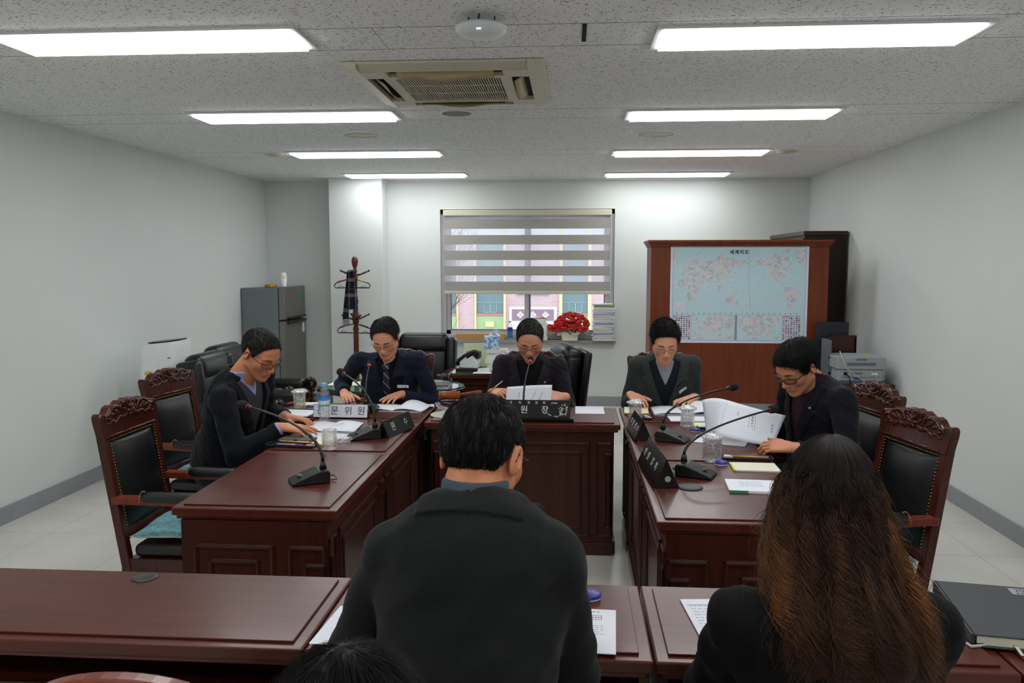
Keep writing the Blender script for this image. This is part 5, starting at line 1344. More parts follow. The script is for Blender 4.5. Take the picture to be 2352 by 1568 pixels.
wmap = empty('world_map', (1.439, 7.218, 1.355), 'large pale blue world map poster on the wooden cabinet back', 'poster')
def mp_(px, py): return ((px - 842.5) / 1221 * 1.172, -(py - 635) / 870 * .848)
def mrect(mb, x0, y0, x1, y1, yy, th=.0003):
    (a, b), (c, d) = mp_(x0, y0), mp_(x1, y1); mb.box(a, c, yy - th, yy, d, b)
g = MB(); mrect(g, 232, 200, 1453, 1070, 0, .001); g.build('sheet', 'paper', wmap)
g = MB(); mrect(g, 255, 219, 1430, 1048, -.0011); g.build('border', 'map_blue', wmap)
g = MB(); mrect(g, 258, 222, 1427, 1045, -.0013); g.build('sea', 'map_sea', wmap)
LAND = [[(392,350),(430,325),(470,335),(500,345),(560,335),(600,330),(640,305),(690,285),(750,310),(800,325),(860,330),(930,345),(940,360),(900,375),(860,385),(850,410),(830,395),(800,390),(780,410),(790,430),(770,445),(760,465),(745,480),(740,500),(720,520),(700,525),(690,540),(710,560),(700,580),(682,562),(678,590),(692,612),(684,608),(665,570),(650,540),(625,520),(602,575),(582,540),(572,520),(545,508),(522,540),(492,555),(472,520),(460,500),(482,495),(450,482),(420,480),(400,462),(380,455),(350,470),(330,480),(325,460),(350,450),(340,432),(365,415),(390,405),(400,395),(385,380)],
 [(310,500),(350,485),(400,485),(450,500),(475,540),(510,560),(490,590),(480,620),(465,650),(455,690),(430,710),(400,700),(385,650),(390,620),(370,580),(330,580),(300,555),(300,520)],
 [(495,645),(505,640),(500,670),(490,670)],[(712,690),(735,660),(770,645),(790,655),(800,640),(825,660),(843,695),(830,740),(800,735),(770,710),(740,720),(720,710)],
 [(905,715),(915,725),(900,750),(885,760),(895,735)],[(800,430),(815,440),(800,470),(780,490),(770,485),(790,460)],[(665,585),(700,620),(695,628),(660,595)],[(715,590),(735,585),(740,605),(720,610)],
 [(785,605),(830,615),(845,635),(810,630)],[(735,545),(745,560),(740,575)],[(345,400),(355,395),(360,420),(345,425)],[(1310,250),(1425,245),(1425,330),(1380,375),(1355,340),(1330,290)],
 [(980,335),(1020,320),(1060,325),(1110,315),(1150,290),(1200,285),(1230,300),(1280,310),(1310,370),(1320,410),(1290,430),(1270,450),(1250,480),(1262,502),(1240,490),(1200,490),(1190,510),(1215,545),(1240,550),(1260,572),(1240,562),(1200,540),(1170,510),(1150,490),(1130,470),(1110,450),(1100,420),(1080,390),(1050,380),(1010,375),(985,385),(960,400),(985,360)],
 [(1120,290),(1150,270),(1200,262),(1210,280),(1150,285)],[(1215,250),(1300,238),(1260,270),(1230,275)],[(258,250),(285,255),(275,300),(260,330)],[(278,348),(300,345),(302,356),(284,358)],[(1215,520),(1255,530),(1280,545),(1250,540)],
 [(1250,580),(1290,560),(1330,580),(1380,610),(1395,630),(1375,670),(1350,700),(1330,720),(1310,760),(1290,800),(1270,790),(1275,740),(1275,690),(1250,640),(1240,610)],
 [(440,980),(500,968),(520,985),(500,1015),(455,1018)],[(465,845),(490,840),(500,905),(475,910)],[(520,880),(570,850),(570,824),(812,824),(812,940),(700,960),(640,985),(665,1030),(640,1035),(600,985),(560,960),(600,1010),(590,1015),(540,965),(500,945),(490,925),(520,905)],[(665,990),(812,985),(812,1038),(690,1036)],[(480,1036),(480,1022),(560,1020),(570,1036)],
 [(842,850),(860,826),(1215,826),(1200,880),(1170,920),(1150,960),(1110,985),(1125,1020),(1100,1000),(1060,985),(1030,1000),(1010,1038),(960,1036),(920,975),(870,950),(845,900)]]
g = MB()
for poly in LAND:
    q = [mp_(*p) for p in poly]; g.add([(a, -.0018, b) for a, b in q], [tuple(range(len(q)))])
lo_ = g.build('land', 'map_land', wmap)
g = MB()
for poly in ([(1220,340),(1270,345),(1280,390),(1240,400),(1215,370)], [(700,960),(740,955),(755,985),(690,988)], [(1060,880),(1080,850),(1110,870),(1120,900),(1090,890)]):
    q = [mp_(*p) for p in poly]; g.add([(a, -.0021, b) for a, b in q], [tuple(range(len(q)))])
g.build('inland_sea', 'map_sea', wmap)
g = MB()
for (a, b, c, d) in ((255, 818, 1430, 820), (425, 820, 427, 1045), (815, 820, 836, 1045), (1232, 820, 1234, 1045), (930, 230, 932, 640), (945, 640, 947, 770), (930, 640, 946, 642)): mrect(g, a, b, c, d, -.0022)
g.build('frame_lines', 'ink_light', wmap)
g = MB(); mrect(g, 258, 822, 424, 1045, -.0015); mrect(g, 1236, 822, 1400, 1045, -.0015); mrect(g, 268, 705, 362, 790, -.0015); g.build('flag_panel_print', 'paper', wmap)
rfl = random.Random(2); fl_ = {k: MB() for k in ('flag_red', 'flag_blue', 'flag_sky', 'map_pink', 'ink')}
for bx_ in (262, 1240):
    for i in range(7):
        for j in range(12):
            k = rfl.choice(list(fl_)); x0 = bx_ + i * 23; yy = 827 + j * 18
            if rfl.random() < .5: mrect(fl_[k], x0, yy, x0 + 17, yy + 11, -.0018)
            else: mrect(fl_[k], x0, yy, x0 + 17, yy + 5, -.0018); mrect(fl_[rfl.choice(list(fl_))], x0, yy + 6, x0 + 17, yy + 11, -.0018)
for k, mb_ in fl_.items(): mb_.build('flag_print', k, wmap)
g = MB()
for i in range(23):
    a, b = mp_(297 + i * 48.2, 806); g.lathe([(.001, 0), (.0058, 0)], (a, -.0019, b), 12, mat=Matrix.Rotation(PI / 2, 3, 'X'), cap=False)
g.build('clock_row', 'ink_light', wmap)
rt = random.Random(9); g = MB()
for _ in range(150):
    px, py = rt.uniform(270, 1410), rt.uniform(235, 790); w_ = rt.uniform(4, 14); mrect(g, px, py, px + w_, py + 2.2, -.0023)
for _ in range(60):
    px, py = rt.uniform(275, 355), rt.uniform(712, 785); mrect(g, px, py, px + 3, py + 2, -.0023)
g.build('place_name_print', 'ink_light', wmap)
a, b = mp_(840, 265); text('세계지도', .040, wmap, (a, -.0024, b), (PI / 2, 0, 0), 'ink', ext=.0004, space=1.25, offset=.0012)
for (px, py, s_) in ((770, 1022, '유럽'), (1190, 1022, '미국'), (1030, 830, '캐나다')): a, b = mp_(px, py); text(s_, .013, wmap, (a, -.0024, b), (PI / 2, 0, 0), 'ink', ext=.0003)
# ------------------------------------------------------------------ smooth-blended body modelling (distance fields meshed with openvdb)
V3 = lambda *a: np.array(a, dtype=np.float64)
def nrm(v): v = np.asarray(v, float); return v / (np.linalg.norm(v) + 1e-12)
def smin(a, b, k):
    if k <= 0: return np.minimum(a, b)
    h = np.clip(.5 + .5 * (b - a) / k, 0, 1); return b + (a - b) * h - k * h * (1 - h)
def smax(a, b, k): return -smin(-a, -b, k)

class SDF:
    def __init__(s): s.ops = []
    def add(s, fn, lo, hi, k=.01, op='u'): s.ops.append((fn, np.asarray(lo, float), np.asarray(hi, float), k, op)); return s
    def cone(s, a, b, ra, rb=None, k=.01, op='u', sq=None):
        """tapered capsule; sq=(axis, factor) squashes the section along a world axis"""
        a = V3(*a); b = V3(*b); rb = ra if rb is None else rb
        ba = b - a; L = float(ba @ ba) + 1e-9; r = max(ra, rb)
        if sq is None:
            def fn(X, Y, Z):
                px, py, pz = X - a[0], Y - a[1], Z - a[2]
                h = np.clip((px * ba[0] + py * ba[1] + pz * ba[2]) / L, 0, 1)
                return np.sqrt((px - ba[0] * h) ** 2 + (py - ba[1] * h) ** 2 + (pz - ba[2] * h) ** 2) - (ra + (rb - ra) * h)
        else:
            ax = nrm(sq[0]); f = sq[1]; g = 1 / f - 1
            def fn(X, Y, Z):
                px, py, pz = X - a[0], Y - a[1], Z - a[2]
                h = np.clip((px * ba[0] + py * ba[1] + pz * ba[2]) / L, 0, 1)
                qx, qy, qz = px - ba[0] * h, py - ba[1] * h, pz - ba[2] * h
                t = (qx * ax[0] + qy * ax[1] + qz * ax[2]) * g
                return (np.sqrt((qx + ax[0] * t) ** 2 + (qy + ax[1] * t) ** 2 + (qz + ax[2] * t) ** 2) - (ra + (rb - ra) * h)) * min(1, f + .25)
        return s.add(fn, np.minimum(a, b) - r, np.maximum(a, b) + r, k, op)
    def ell(s, c, r, rot=None, k=.01, op='u'):
        c = V3(*c); r = V3(*r); m = np.eye(3) if rot is None else np.asarray(rot, float)
        def fn(X, Y, Z):
            px, py, pz = X - c[0], Y - c[1], Z - c[2]
            q = [(px * m[0, i] + py * m[1, i] + pz * m[2, i]) for i in range(3)]
            k0 = np.sqrt((q[0] / r[0]) ** 2 + (q[1] / r[1]) ** 2 + (q[2] / r[2]) ** 2) + 1e-9
            k1 = np.sqrt((q[0] / r[0] ** 2) ** 2 + (q[1] / r[1] ** 2) ** 2 + (q[2] / r[2] ** 2) ** 2) + 1e-9
            return k0 * (k0 - 1) / k1
        e = np.sqrt(((m * r) ** 2).sum(1))
        return s.add(fn, c - e, c + e, k, op)
    def cut(s, p, n, k=.003):
        """keep only the side opposite to normal n"""
        p = V3(*p); n = nrm(n)
        return s.add(lambda X, Y, Z: (X - p[0]) * n[0] + (Y - p[1]) * n[1] + (Z - p[2]) * n[2], (-99,) * 3, (99,) * 3, k, 'i')
    def mod(s, fn): return s.add(fn, (-99,) * 3, (99,) * 3, 0, 'm')
    def copy(s): o = SDF(); o.ops = list(s.ops); return o
    def grow(s, g):
        """everything so far thickened by g"""
        return s.mod(lambda d, X, Y, Z: d - g)
    def evalp(s, X, Y, Z, lo, hi, pad=.02):
        d = np.full(X.shape, .06, dtype=np.float64)
        for fn, l, h, k, op in s.ops:
            if op in 'us' and (np.any(l - k - pad > hi) or np.any(h + k + pad < lo)): continue
            if op == 'm': d = fn(d, X, Y, Z); continue
            v = fn(X, Y, Z)
            if op == 'u': d = smin(d, v, k)
            elif op == 's': d = smax(d, -v, k)
            else: d = smax(d, v, k)
        return np.clip(d, -.06, .06)
    def mesh(s, vox, pad=.03):
        us = [o for o in s.ops if o[4] == 'u']
        lo = np.min([o[1] for o in us], 0) - pad; hi = np.max([o[2] for o in us], 0) + pad
        N = 24; step = N * vox
        i0 = np.floor(lo / step).astype(int); i1 = np.ceil(hi / step).astype(int)
        grid = openvdb.FloatGrid(0.06)
        ax = np.arange(N) * vox
        def work(t):
            o = np.array(t) * step
            tl, th = o - vox, o + step + vox
            if not any(np.all(q[1] - pad * .9 < th) and np.all(q[2] + pad * .9 > tl) for q in us): return None
            X, Y, Z = np.meshgrid(o[0] + ax, o[1] + ax, o[2] + ax, indexing='ij')
            d = s.evalp(X, Y, Z, tl, th)
            return (t, d.astype(np.float32))
        tiles = [(i, j, k) for i in range(i0[0], i1[0]) for j in range(i0[1], i1[1]) for k in range(i0[2], i1[2])]
        with ThreadPoolExecutor(4) as ex_: res = list(ex_.map(work, tiles))
        for r in res:
            if r is None or r[1].min() >= .06: continue
            grid.copyFromArray(r[1], ijk=(r[0][0] * N, r[0][1] * N, r[0][2] * N), tolerance=0.0)
        P, Q = grid.convertToQuads(isovalue=0.0)
        return P * vox, Q
def sdf_obj(sd, vox, name, mats, parent, colors=None, post=None):
    P, Q = sd.mesh(vox)
    if post is not None: P = post(P)
    me = bpy.data.meshes.new(name)
    me.vertices.add(len(P)); me.loops.add(len(Q) * 4); me.polygons.add(len(Q))
    loc = np.array(parent.location)
    me.vertices.foreach_set('co', (P - loc).astype(np.float32).ravel())
    me.loops.foreach_set('vertex_index', Q[:, ::-1].astype(np.int32).ravel())
    me.polygons.foreach_set('loop_start', (np.arange(len(Q)) * 4).astype(np.int32)); me.polygons.foreach_set('use_smooth', np.ones(len(Q), bool))
    me.update(calc_edges=True)
    if colors is not None:
        c = colors(P); at_ = me.color_attributes.new('Col', 'FLOAT_COLOR', 'POINT')
        at_.data.foreach_set('color', np.concatenate([c, np.ones((len(P), 1))], 1).astype(np.float32).ravel())
    return link(name, me, mats, parent)
def strands(arr, rad, name, mat, parent, col=None, sides=3):
    """arr (N,K,3) polylines -> one mesh of thin tapering hair strands; col (N,K,3)"""
    N, K, _ = arr.shape
    T = np.gradient(arr, axis=1); T /= np.linalg.norm(T, axis=2, keepdims=True) + 1e-9
    ref = np.zeros_like(T); ref[..., 2] = 1; ref[np.abs(T[..., 2]) > .9] = (1, 0, 0)
    A = np.cross(T, ref); A /= np.linalg.norm(A, axis=2, keepdims=True) + 1e-9; B = np.cross(T, A)
    rr_ = rad[..., None, None] if isinstance(rad, np.ndarray) else np.full((N, K, 1, 1), rad)
    an = np.arange(sides) * 2 * PI / sides
    Vv = arr[:, :, None, :] + rr_ * (np.cos(an)[None, None, :, None] * A[:, :, None, :] + np.sin(an)[None, None, :, None] * B[:, :, None, :])
    Vv = Vv.reshape(-1, 3)
    idx = np.arange(N * K * sides).reshape(N, K, sides)
    a = idx[:, :-1, :]; b = np.roll(a, -1, 2); c = idx[:, 1:, :]; d = np.roll(c, -1, 2)
    Q = np.stack([a, b, d, c], -1).reshape(-1, 4)
    me = bpy.data.meshes.new(name); me.vertices.add(len(Vv)); me.loops.add(len(Q) * 4); me.polygons.add(len(Q))
    me.vertices.foreach_set('co', Vv.astype(np.float32).ravel())
    me.loops.foreach_set('vertex_index', Q.astype(np.int32).ravel())
    me.polygons.foreach_set('loop_start', (np.arange(len(Q)) * 4).astype(np.int32)); me.polygons.foreach_set('use_smooth', np.ones(len(Q), bool))
    me.update(calc_edges=True)
    if col is not None:
        at_ = me.color_attributes.new('Col', 'FLOAT_COLOR', 'POINT'); cc = np.repeat(col.reshape(-1, 3), sides, 0)
        at_.data.foreach_set('color', np.concatenate([cc, np.ones((len(cc), 1))], 1).astype(np.float32).ravel())
    return link(name, me, mat, parent)

# materials for people
def attr_mat(name, rough, sss=0.0, bump=0.0, bscale=300, spec=.5):
    m = NM(name); a = m.n('ShaderNodeAttribute'); a.attribute_name = 'Col'; m.color(a.outputs['Color']); m.set(Roughness=rough)
    m.b.inputs['Specular IOR Level'].default_value = spec
    if sss:
        m.b.inputs['Subsurface Weight'].default_value = sss; m.b.inputs['Subsurface Radius'].default_value = (.012, .004, .002); m.b.inputs['Subsurface Scale'].default_value = 1
    if bump: v = m.coords(); m.bump(m.noise(v, bscale, 3), bump, .001)
    return m.m
M['skin'] = attr_mat('skin', .5, .0, .12, 350)
M['hair'] = attr_mat('hair', .52, spec=.22)
def cloth(name, c, rough=.9, bump=.25, bscale=500, var=.12, sheen=.05):
    m = NM(name); v = m.coords(); n1 = m.noise(v, bscale, 2); n2 = m.noise(v, 9, 3)
    a = tuple(x * (1 - var) for x in c[:3]) + (1,); b = tuple(x * (1 + var) for x in c[:3]) + (1,)
    m.color(m.ramp(m.math('ADD', m.math('MULTIPLY', n1, .7), m.math('MULTIPLY', n2, .3)), [(.35, a), (.65, b)]))
    m.set(Roughness=rough); m.b.inputs['Sheen Weight'].default_value = sheen; m.b.inputs['Specular IOR Level'].default_value = .2; m.bump(n1, bump, .0006)
    return m.m
M['navy_suit'] = cloth('navy_suit_wool', rgb(22, 27, 46))
M['dark_navy'] = cloth('dark_navy_wool', rgb(13, 14, 24))
M['black_navy'] = cloth('black_navy_wool', rgb(12, 14, 20))
M['plum_grey'] = cloth('charcoal_plum_tweed', rgb(37, 33, 42), var=.25)
M['grey_tweed'] = cloth('grey_tweed', rgb(54, 57, 58), var=.22)
M['charcoal_wool'] = cloth('charcoal_coat_wool', rgb(26, 27, 29), var=.35, bump=.5, bscale=420)
M['black_cloth'] = cloth('black_cloth', rgb(7, 7, 8), sheen=.02)
M['trouser'] = cloth('dark_trousers', rgb(24, 25, 30))
M['shirt_blue'] = cloth('lavender_blue_shirt', rgb(150, 156, 196), var=.05, sheen=0)
M['shirt_grey'] = cloth('pale_grey_blue_shirt', rgb(140, 148, 160), var=.05, sheen=0)
M['shirt_dark'] = cloth('black_shirt', rgb(16, 17, 22), sheen=0)
M['knit_grey'] = cloth('grey_striped_knit', rgb(58, 60, 66), var=.2, bscale=250, bump=.5)
M['knit_navy'] = cloth('dark_navy_knit', rgb(24, 28, 36), var=.2, bscale=300, bump=.5)
M['knit_blue'] = cloth('slate_blue_knit', rgb(68, 82, 98), var=.15, bscale=260, bump=.5)
M['turtle'] = cloth('black_turtleneck_knit', rgb(12, 12, 14), bscale=260, bump=.5)
M['patterned'] = cloth('dark_red_patterned_shirt', rgb(52, 26, 34), var=.6, bscale=120)
M['shoe'] = plain('black_shoe_leather', rgb(16, 15, 15), .3)
m = NM('striped_tie'); v = m.coords((1, 1, 1), (0, R(-48), 0)); sx = m.n('ShaderNodeSeparateXYZ'); m.l(v, sx.inputs[0])
m.color(m.mix(grid_line(m, sx.outputs[2], .042, .0032), rgb(26, 32, 50), rgb(180, 184, 196))); m.set(Roughness=.6); M['tie'] = m.m

def frame_from(fwd, up=(0, 0, 1), roll=0.0):
    """columns: right (person's left-to-right as seen from behind = local +x when facing -y ... ), back, up ; local -y is forward"""
    y = -nrm(fwd); z = nrm(np.asarray(up, float) - y * np.dot(up, y)); x = np.cross(y, z)
    m = np.stack([x, y, z], 1)
    if roll:
        c, s_ = math.cos(roll), math.sin(roll); m = m @ np.array([[c, 0, s_], [0, 1, 0], [-s_, 0, c]])
    return m

def head_prims(sd, H, Rm, sc=1.0, sex='m', ears=True, mouth=0.0, jaw=1.0):
    P = lambda x, y, z: H + Rm @ (V3(x, y, z) * sc)
    E = lambda c, r, k=.012, op='u', rot=None: sd.ell(P(*c), V3(*r) * sc, Rm if rot is None else Rm @ rot, k * sc, op)
    Cn = lambda a, b, ra, rb=None, k=.012, op='u': sd.cone(P(*a), P(*b), ra * sc, (rb if rb is not None else ra) * sc, k * sc, op)
    E((0, .012, .032), (.0745, .093, .077), .0)
    E((0, -.030, -.022), (.063 * jaw, .062, .078), .03)
    E((0, -.030, .034), (.062, .058, .058), .02)
    for s_ in (-1, 1):
        Cn((s_ * .052 * jaw, .002, -.052), (s_ * .020, -.064, -.096), .022, .017, .025)
        E((s_ * .043, -.058, -.020), (.023, .024, .026), .02)
        Cn((s_ * .014, -.088, .024), (s_ * .044, -.072, .022), .009, .008, .014)
        E((s_ * .031, -.094, .004), (.018, .013, .011), .008, 's')
        E((s_ * .031, -.0765, .001), (.0145, .0135, .0125), .004)
        Cn((s_ * .020, -.0885, -.0025), (s_ * .043, -.083, -.0030), .0022, .0018, .003)
    Cn((0, -.070, -.098), (0, -.074, -.100), .018, None, .02)
    Cn((0, -.086, .014), (0, -.108, -.028), .0075, .0105, .012)
    E((0, -.107, -.033), (.0125, .012, .010), .006)
    for s_ in (-1, 1): E((s_ * .0135, -.098, -.036), (.008, .010, .0075), .006)
    for s_ in (-1, 1): E((s_ * .0065, -.105, -.0435), (.0035, .005, .003), .003, 's')
    E((0, -.080, -.062), (.028, .017, .020), .014)
    for s_ in (-1, 1): Cn((s_ * .004, -.0965, -.0600), (s_ * .020, -.0870, -.0645), .0048, .003, .004)
    Cn((-.012, -.0935, -.0725), (.012, -.0935, -.0725), .0062, .0062, .005)
    Cn((-.020, -.0965, -.0660 - mouth * .2), (.020, -.0965, -.0660 - mouth * .2), .0013 + mouth * .3, None, .003, 's')
    E((0, -.090, -.083), (.018, .006, .004), .008, 's')
    for s_ in (-1, 1):   # nasolabial folds and lower-lid bags
        Cn((s_ * .019, -.097, -.040), (s_ * .030, -.086, -.064), .0016, .0012, .008, 's')
        Cn((s_ * .022, -.0905, -.013), (s_ * .040, -.0835, -.012), .0022, None, .005)
    if ears:
        for s_ in (-1, 1):
            a = s_ * .35; c, q = math.cos(a), math.sin(a); er = np.array([[c, -q, 0], [q, c, 0], [0, 0, 1]])
            t = .25; er = er @ np.array([[1, 0, 0], [0, math.cos(t), -math.sin(t)], [0, math.sin(t), math.cos(t)]])
            E((s_ * .079, .016, -.004), (.0075, .019, .032), .006, 'u', er)
            E((s_ * .0865, .010, .002), (.0055, .0105, .019), .004, 's', er)
            E((s_ * .082, .004, -.010), (.004, .005, .006), .003, 'u', er)
    return P
HAIRLINE = dict(
    short=[(-.12, .098), (-.085, .090), (-.068, .074), (-.054, .060), (-.042, .030), (-.026, -.004), (-.012, -.012), (-.004, .022), (.034, .029), (.044, -.012), (.058, -.050), (.10, -.066), (.14, -.068)],
    receding=[(-.12, .112), (-.085, .104), (-.062, .090), (-.052, .070), (-.042, .036), (-.026, .004), (-.012, -.004), (-.004, .024), (.034, .029), (.044, -.010), (.058, -.046), (.10, -.060), (.14, -.062)],
    fringe=[(-.12, .074), (-.085, .066), (-.070, .054), (-.054, .040), (-.042, .014), (-.026, -.012), (-.012, -.016), (-.004, .018), (.034, .025), (.044, -.014), (.058, -.054), (.10, -.070), (.14, -.072)])
def hair_cap(H, Rm, sc, style, thick=.013, side=.0, part=0.0, top=.0):
    hl = np.array(HAIRLINE[style]); inv = Rm.T
    c = V3(0, .014, .034); r = V3(.0755 + thick * .62 + side, .094 + thick, .077 + thick * 1.0 + top)
    def fn(X, Y, Z):
        px, py, pz = X - H[0], Y - H[1], Z - H[2]
        q = [(px * inv[i, 0] + py * inv[i, 1] + pz * inv[i, 2]) / sc for i in range(3)]
        a = [(q[i] - c[i]) / r[i] for i in range(3)]
        k0 = np.sqrt(a[0] ** 2 + a[1] ** 2 + a[2] ** 2) + 1e-9; k1 = np.sqrt((a[0] / r[0]) ** 2 + (a[1] / r[1]) ** 2 + (a[2] / r[2]) ** 2) + 1e-9
        d = k0 * (k0 - 1) / k1
        line = np.interp(q[1], hl[:, 0], hl[:, 1])
        line = line + part * np.clip(-q[1] - .03, 0, 1) * q[0] * 8 + .003 * np.sin(q[0] * 300 + q[1] * 200)
        cutd = (line - q[2]) * .75
        nz = .0022 * np.sin(q[0] * 190 + 3 * np.sin(q[1] * 60)) * np.sin(q[1] * 35 + q[2] * 70)
        return smax(d + nz, cutd, .012) * sc
    e = .16 * sc
    return fn, H - e, H + e
def skin_colors(H, Rm, sc, base, beard=.0):
    base = np.minimum(np.array(lin(tuple(x / 255 for x in base))) * [1.42, 1.28, 1.20], .9)
    def f(P):
        q = ((P - H) @ Rm) / sc
        x, y, z = q[:, 0], q[:, 1], q[:, 2]; ax = np.abs(x)
        c = np.tile(base, (len(P), 1))
        g = lambda cx, cy, cz, rx, ry, rz_: np.exp(-(((ax - cx) / rx) ** 2 + ((y - cy) / ry) ** 2 + ((z - cz) / rz_) ** 2))
        face = y < -.03
        red = np.clip(g(.045, -.07, -.025, .022, .05, .022) * .5 + g(0, -.108, -.033, .016, .02, .014) * .6, 0, 1)[:, None]
        c = c * (1 - red * [.02, .16, .14])
        lips = np.clip(g(0, -.097, -.0665, .019, .012, .0075) * 1.5, 0, 1)[:, None]
        c = c * (1 - lips * [.12, .42, .38])
        be = (np.clip(g(.0, -.085, -.085, .05, .04, .03), 0, 1) * beard)[:, None]; c = c * (1 - be * [.35, .3, .25])
        brow = np.clip(2.0 * np.exp(-((ax - .030) / .017) ** 4 - ((z - .0245 - (ax - .03) * -.12) / .0042) ** 2) - .3, 0, 1) * (y < -.055)
        c = c * (1 - brow[:, None] * .86)
        lash = np.clip(1.5 * np.exp(-((ax - .031) / .0145) ** 6 - ((z + .0045) / .0020) ** 2) - .3, 0, 1) * (y < -.06); c = c * (1 - lash[:, None] * .85)
        mouth = np.exp(-((ax) / .022) ** 6 - ((z + .0658) / .0014) ** 2) * (y < -.07); c = c * (1 - mouth[:, None] * .7)
        return c
    return f
def glasses(parent, H, Rm, sc, mat='lens_frame', w=.024, h=.017, rim=.0011, rimless=False, tilt=.0, drop=-.002):
    P = lambda x, y, z: Vector(H + Rm @ (V3(x, y, z) * sc)) - parent.location
    g = MB(); zc = drop
    for s_ in (-1, 1):
        loop = []
        for k in range(20):
            a = 2 * PI * k / 20; cx, cz = math.cos(a), math.sin(a)
            n_ = 3.0; q = (abs(cx) ** n_ + abs(cz) ** n_) ** (-1 / n_)
            X = s_ * .0325 + w * cx * q; loop.append(P(X, -.1075 + abs(X) ** 2 * 7, zc + h * cz * q - .002))
        if rimless: g.tube(loop[0:11], rim * sc, 6)
        else: g.tube(loop, rim * sc, 6, closed=True)
        L = MB(); L.add([tuple(p) for p in loop], [tuple(range(20))]);
        g2 = L
        g.tube([P(s_ * .0565, -.086, zc + .008), P(s_ * .073, -.078, zc + .009), P(s_ * .079, -.02, zc + .010), P(s_ * .083, .012, zc + .012), P(s_ * .083, .028, zc - .006)], rim * sc * 1.15, 6)
        q2 = [tuple(p) for p in loop]; off = Vector(Rm @ V3(0, .0012, 0)); L2 = MB(); L2.add(q2 + [tuple(Vector(p) + off) for p in q2], [tuple(range(20)), tuple(range(39, 19, -1))] + [(i, 20 + i, 20 + (i + 1) % 20, (i + 1) % 20) for i in range(20)])
        if s_ < 0: la = L2
        else: lb = L2
    g.tube([P(-.0095, -.1075, zc + .004), P(0, -.110, zc + .007), P(.0095, -.1075, zc + .004)], rim * sc, 6)
    o = g.build('glasses', mat, parent); la.build('lens', 'lens', o); lb.build('lens', 'lens', o); return o

def hand_prims(sd, W, d, n, thumb, curl=(.35, .4, .45, .5), spread=.10, sc=1.0, thumb_in=.5, k=.006, tcurl=.4):
    """W wrist, d direction of the hand, n normal out of the back of the hand, thumb: +1/-1 side (cross(d,n))"""
    d = nrm(d); n = nrm(np.asarray(n) - d * np.dot(n, d)); s_ = np.cross(d, n) * thumb   # towards the thumb
    Pp = lambda a, b, c: W + (d * a + s_ * b + n * c) * sc
    ax = n
    sd.cone(Pp(-.03, 0, 0), Pp(.015, 0, 0), .026 * sc, .026 * sc, .012, 'u', (ax, .78))
    for b0, b1 in ((.022, .028), (.008, .010), (-.008, -.009), (-.021, -.027)):
        sd.cone(Pp(.015, b0 * .8, 0), Pp(.082, b1, 0), .0150 * sc, .0125 * sc, .010, 'u', (ax, .9))
    sd.cone(Pp(.02, .022, -.008), Pp(.055, .034, -.010), .017 * sc, .014 * sc, .014)
    Ls = ((.040, .025, .021), (.044, .028, .023), (.041, .026, .022), (.032, .020, .019))
    for i, (b, L) in enumerate(zip((.029, .0100, -.0095, -.028), Ls)):
        a0 = .086 - abs(i - 1.2) * .004; p = Pp(a0, b, 0); ang = -curl[i] * .35; sp = (1.3 - i) * spread
        r = (.0088, .0090, .0086, .0076)[i]
        for j, l in enumerate(L):
            ang2 = ang - curl[i] * (0, .8, 1.5)[j]
            dv = (d * math.cos(ang2) + n * math.sin(ang2)); dv = dv + s_ * sp * math.cos(ang2); dv = nrm(dv)
            q = p + dv * l * sc; sd.cone(p, q, r * sc, r * .9 * sc, .0035 if j else .005); p = q; r *= .9
    p = Pp(.022, .030, -.006)
    tv = nrm(d * (1 - thumb_in * .4) + s_ * (1.0 - thumb_in * .7) - n * .25)
    for j, l in enumerate((.036, .030, .024)):
        q = p + tv * l * sc; sd.cone(p, q, (.0125, .0105, .0095)[j] * sc, (.0105, .0098, .008)[j] * sc, .006); p = q
        tv = nrm(tv + d * tcurl * .6 - s_ * tcurl * .25)

def ik(S_, W_, hint, l1=.285, l2=.255):
    S_ = V3(*S_); W_ = V3(*W_); v = W_ - S_; D = np.linalg.norm(v)
    if D > (l1 + l2) * .985: f = D / ((l1 + l2) * .985); l1 *= f; l2 *= f
    a = (l1 * l1 - l2 * l2 + D * D) / (2 * D); h = math.sqrt(max(l1 * l1 - a * a, 1e-6))
    u = v / D; hh = np.asarray(hint, float); hh = nrm(hh - u * np.dot(hh, u))
    return S_ + u * a + hh * h
def wobble(P, seed, f=16):
    r = np.random.RandomState(seed); d = 0
    X, Y, Z = P
    for i in range(5):
        k = r.randn(3) * f * (1 + .35 * i); d = d + np.sin(X * k[0] + Y * k[1] + Z * k[2] + r.rand() * 6) / (1 + i * .5)
    return d

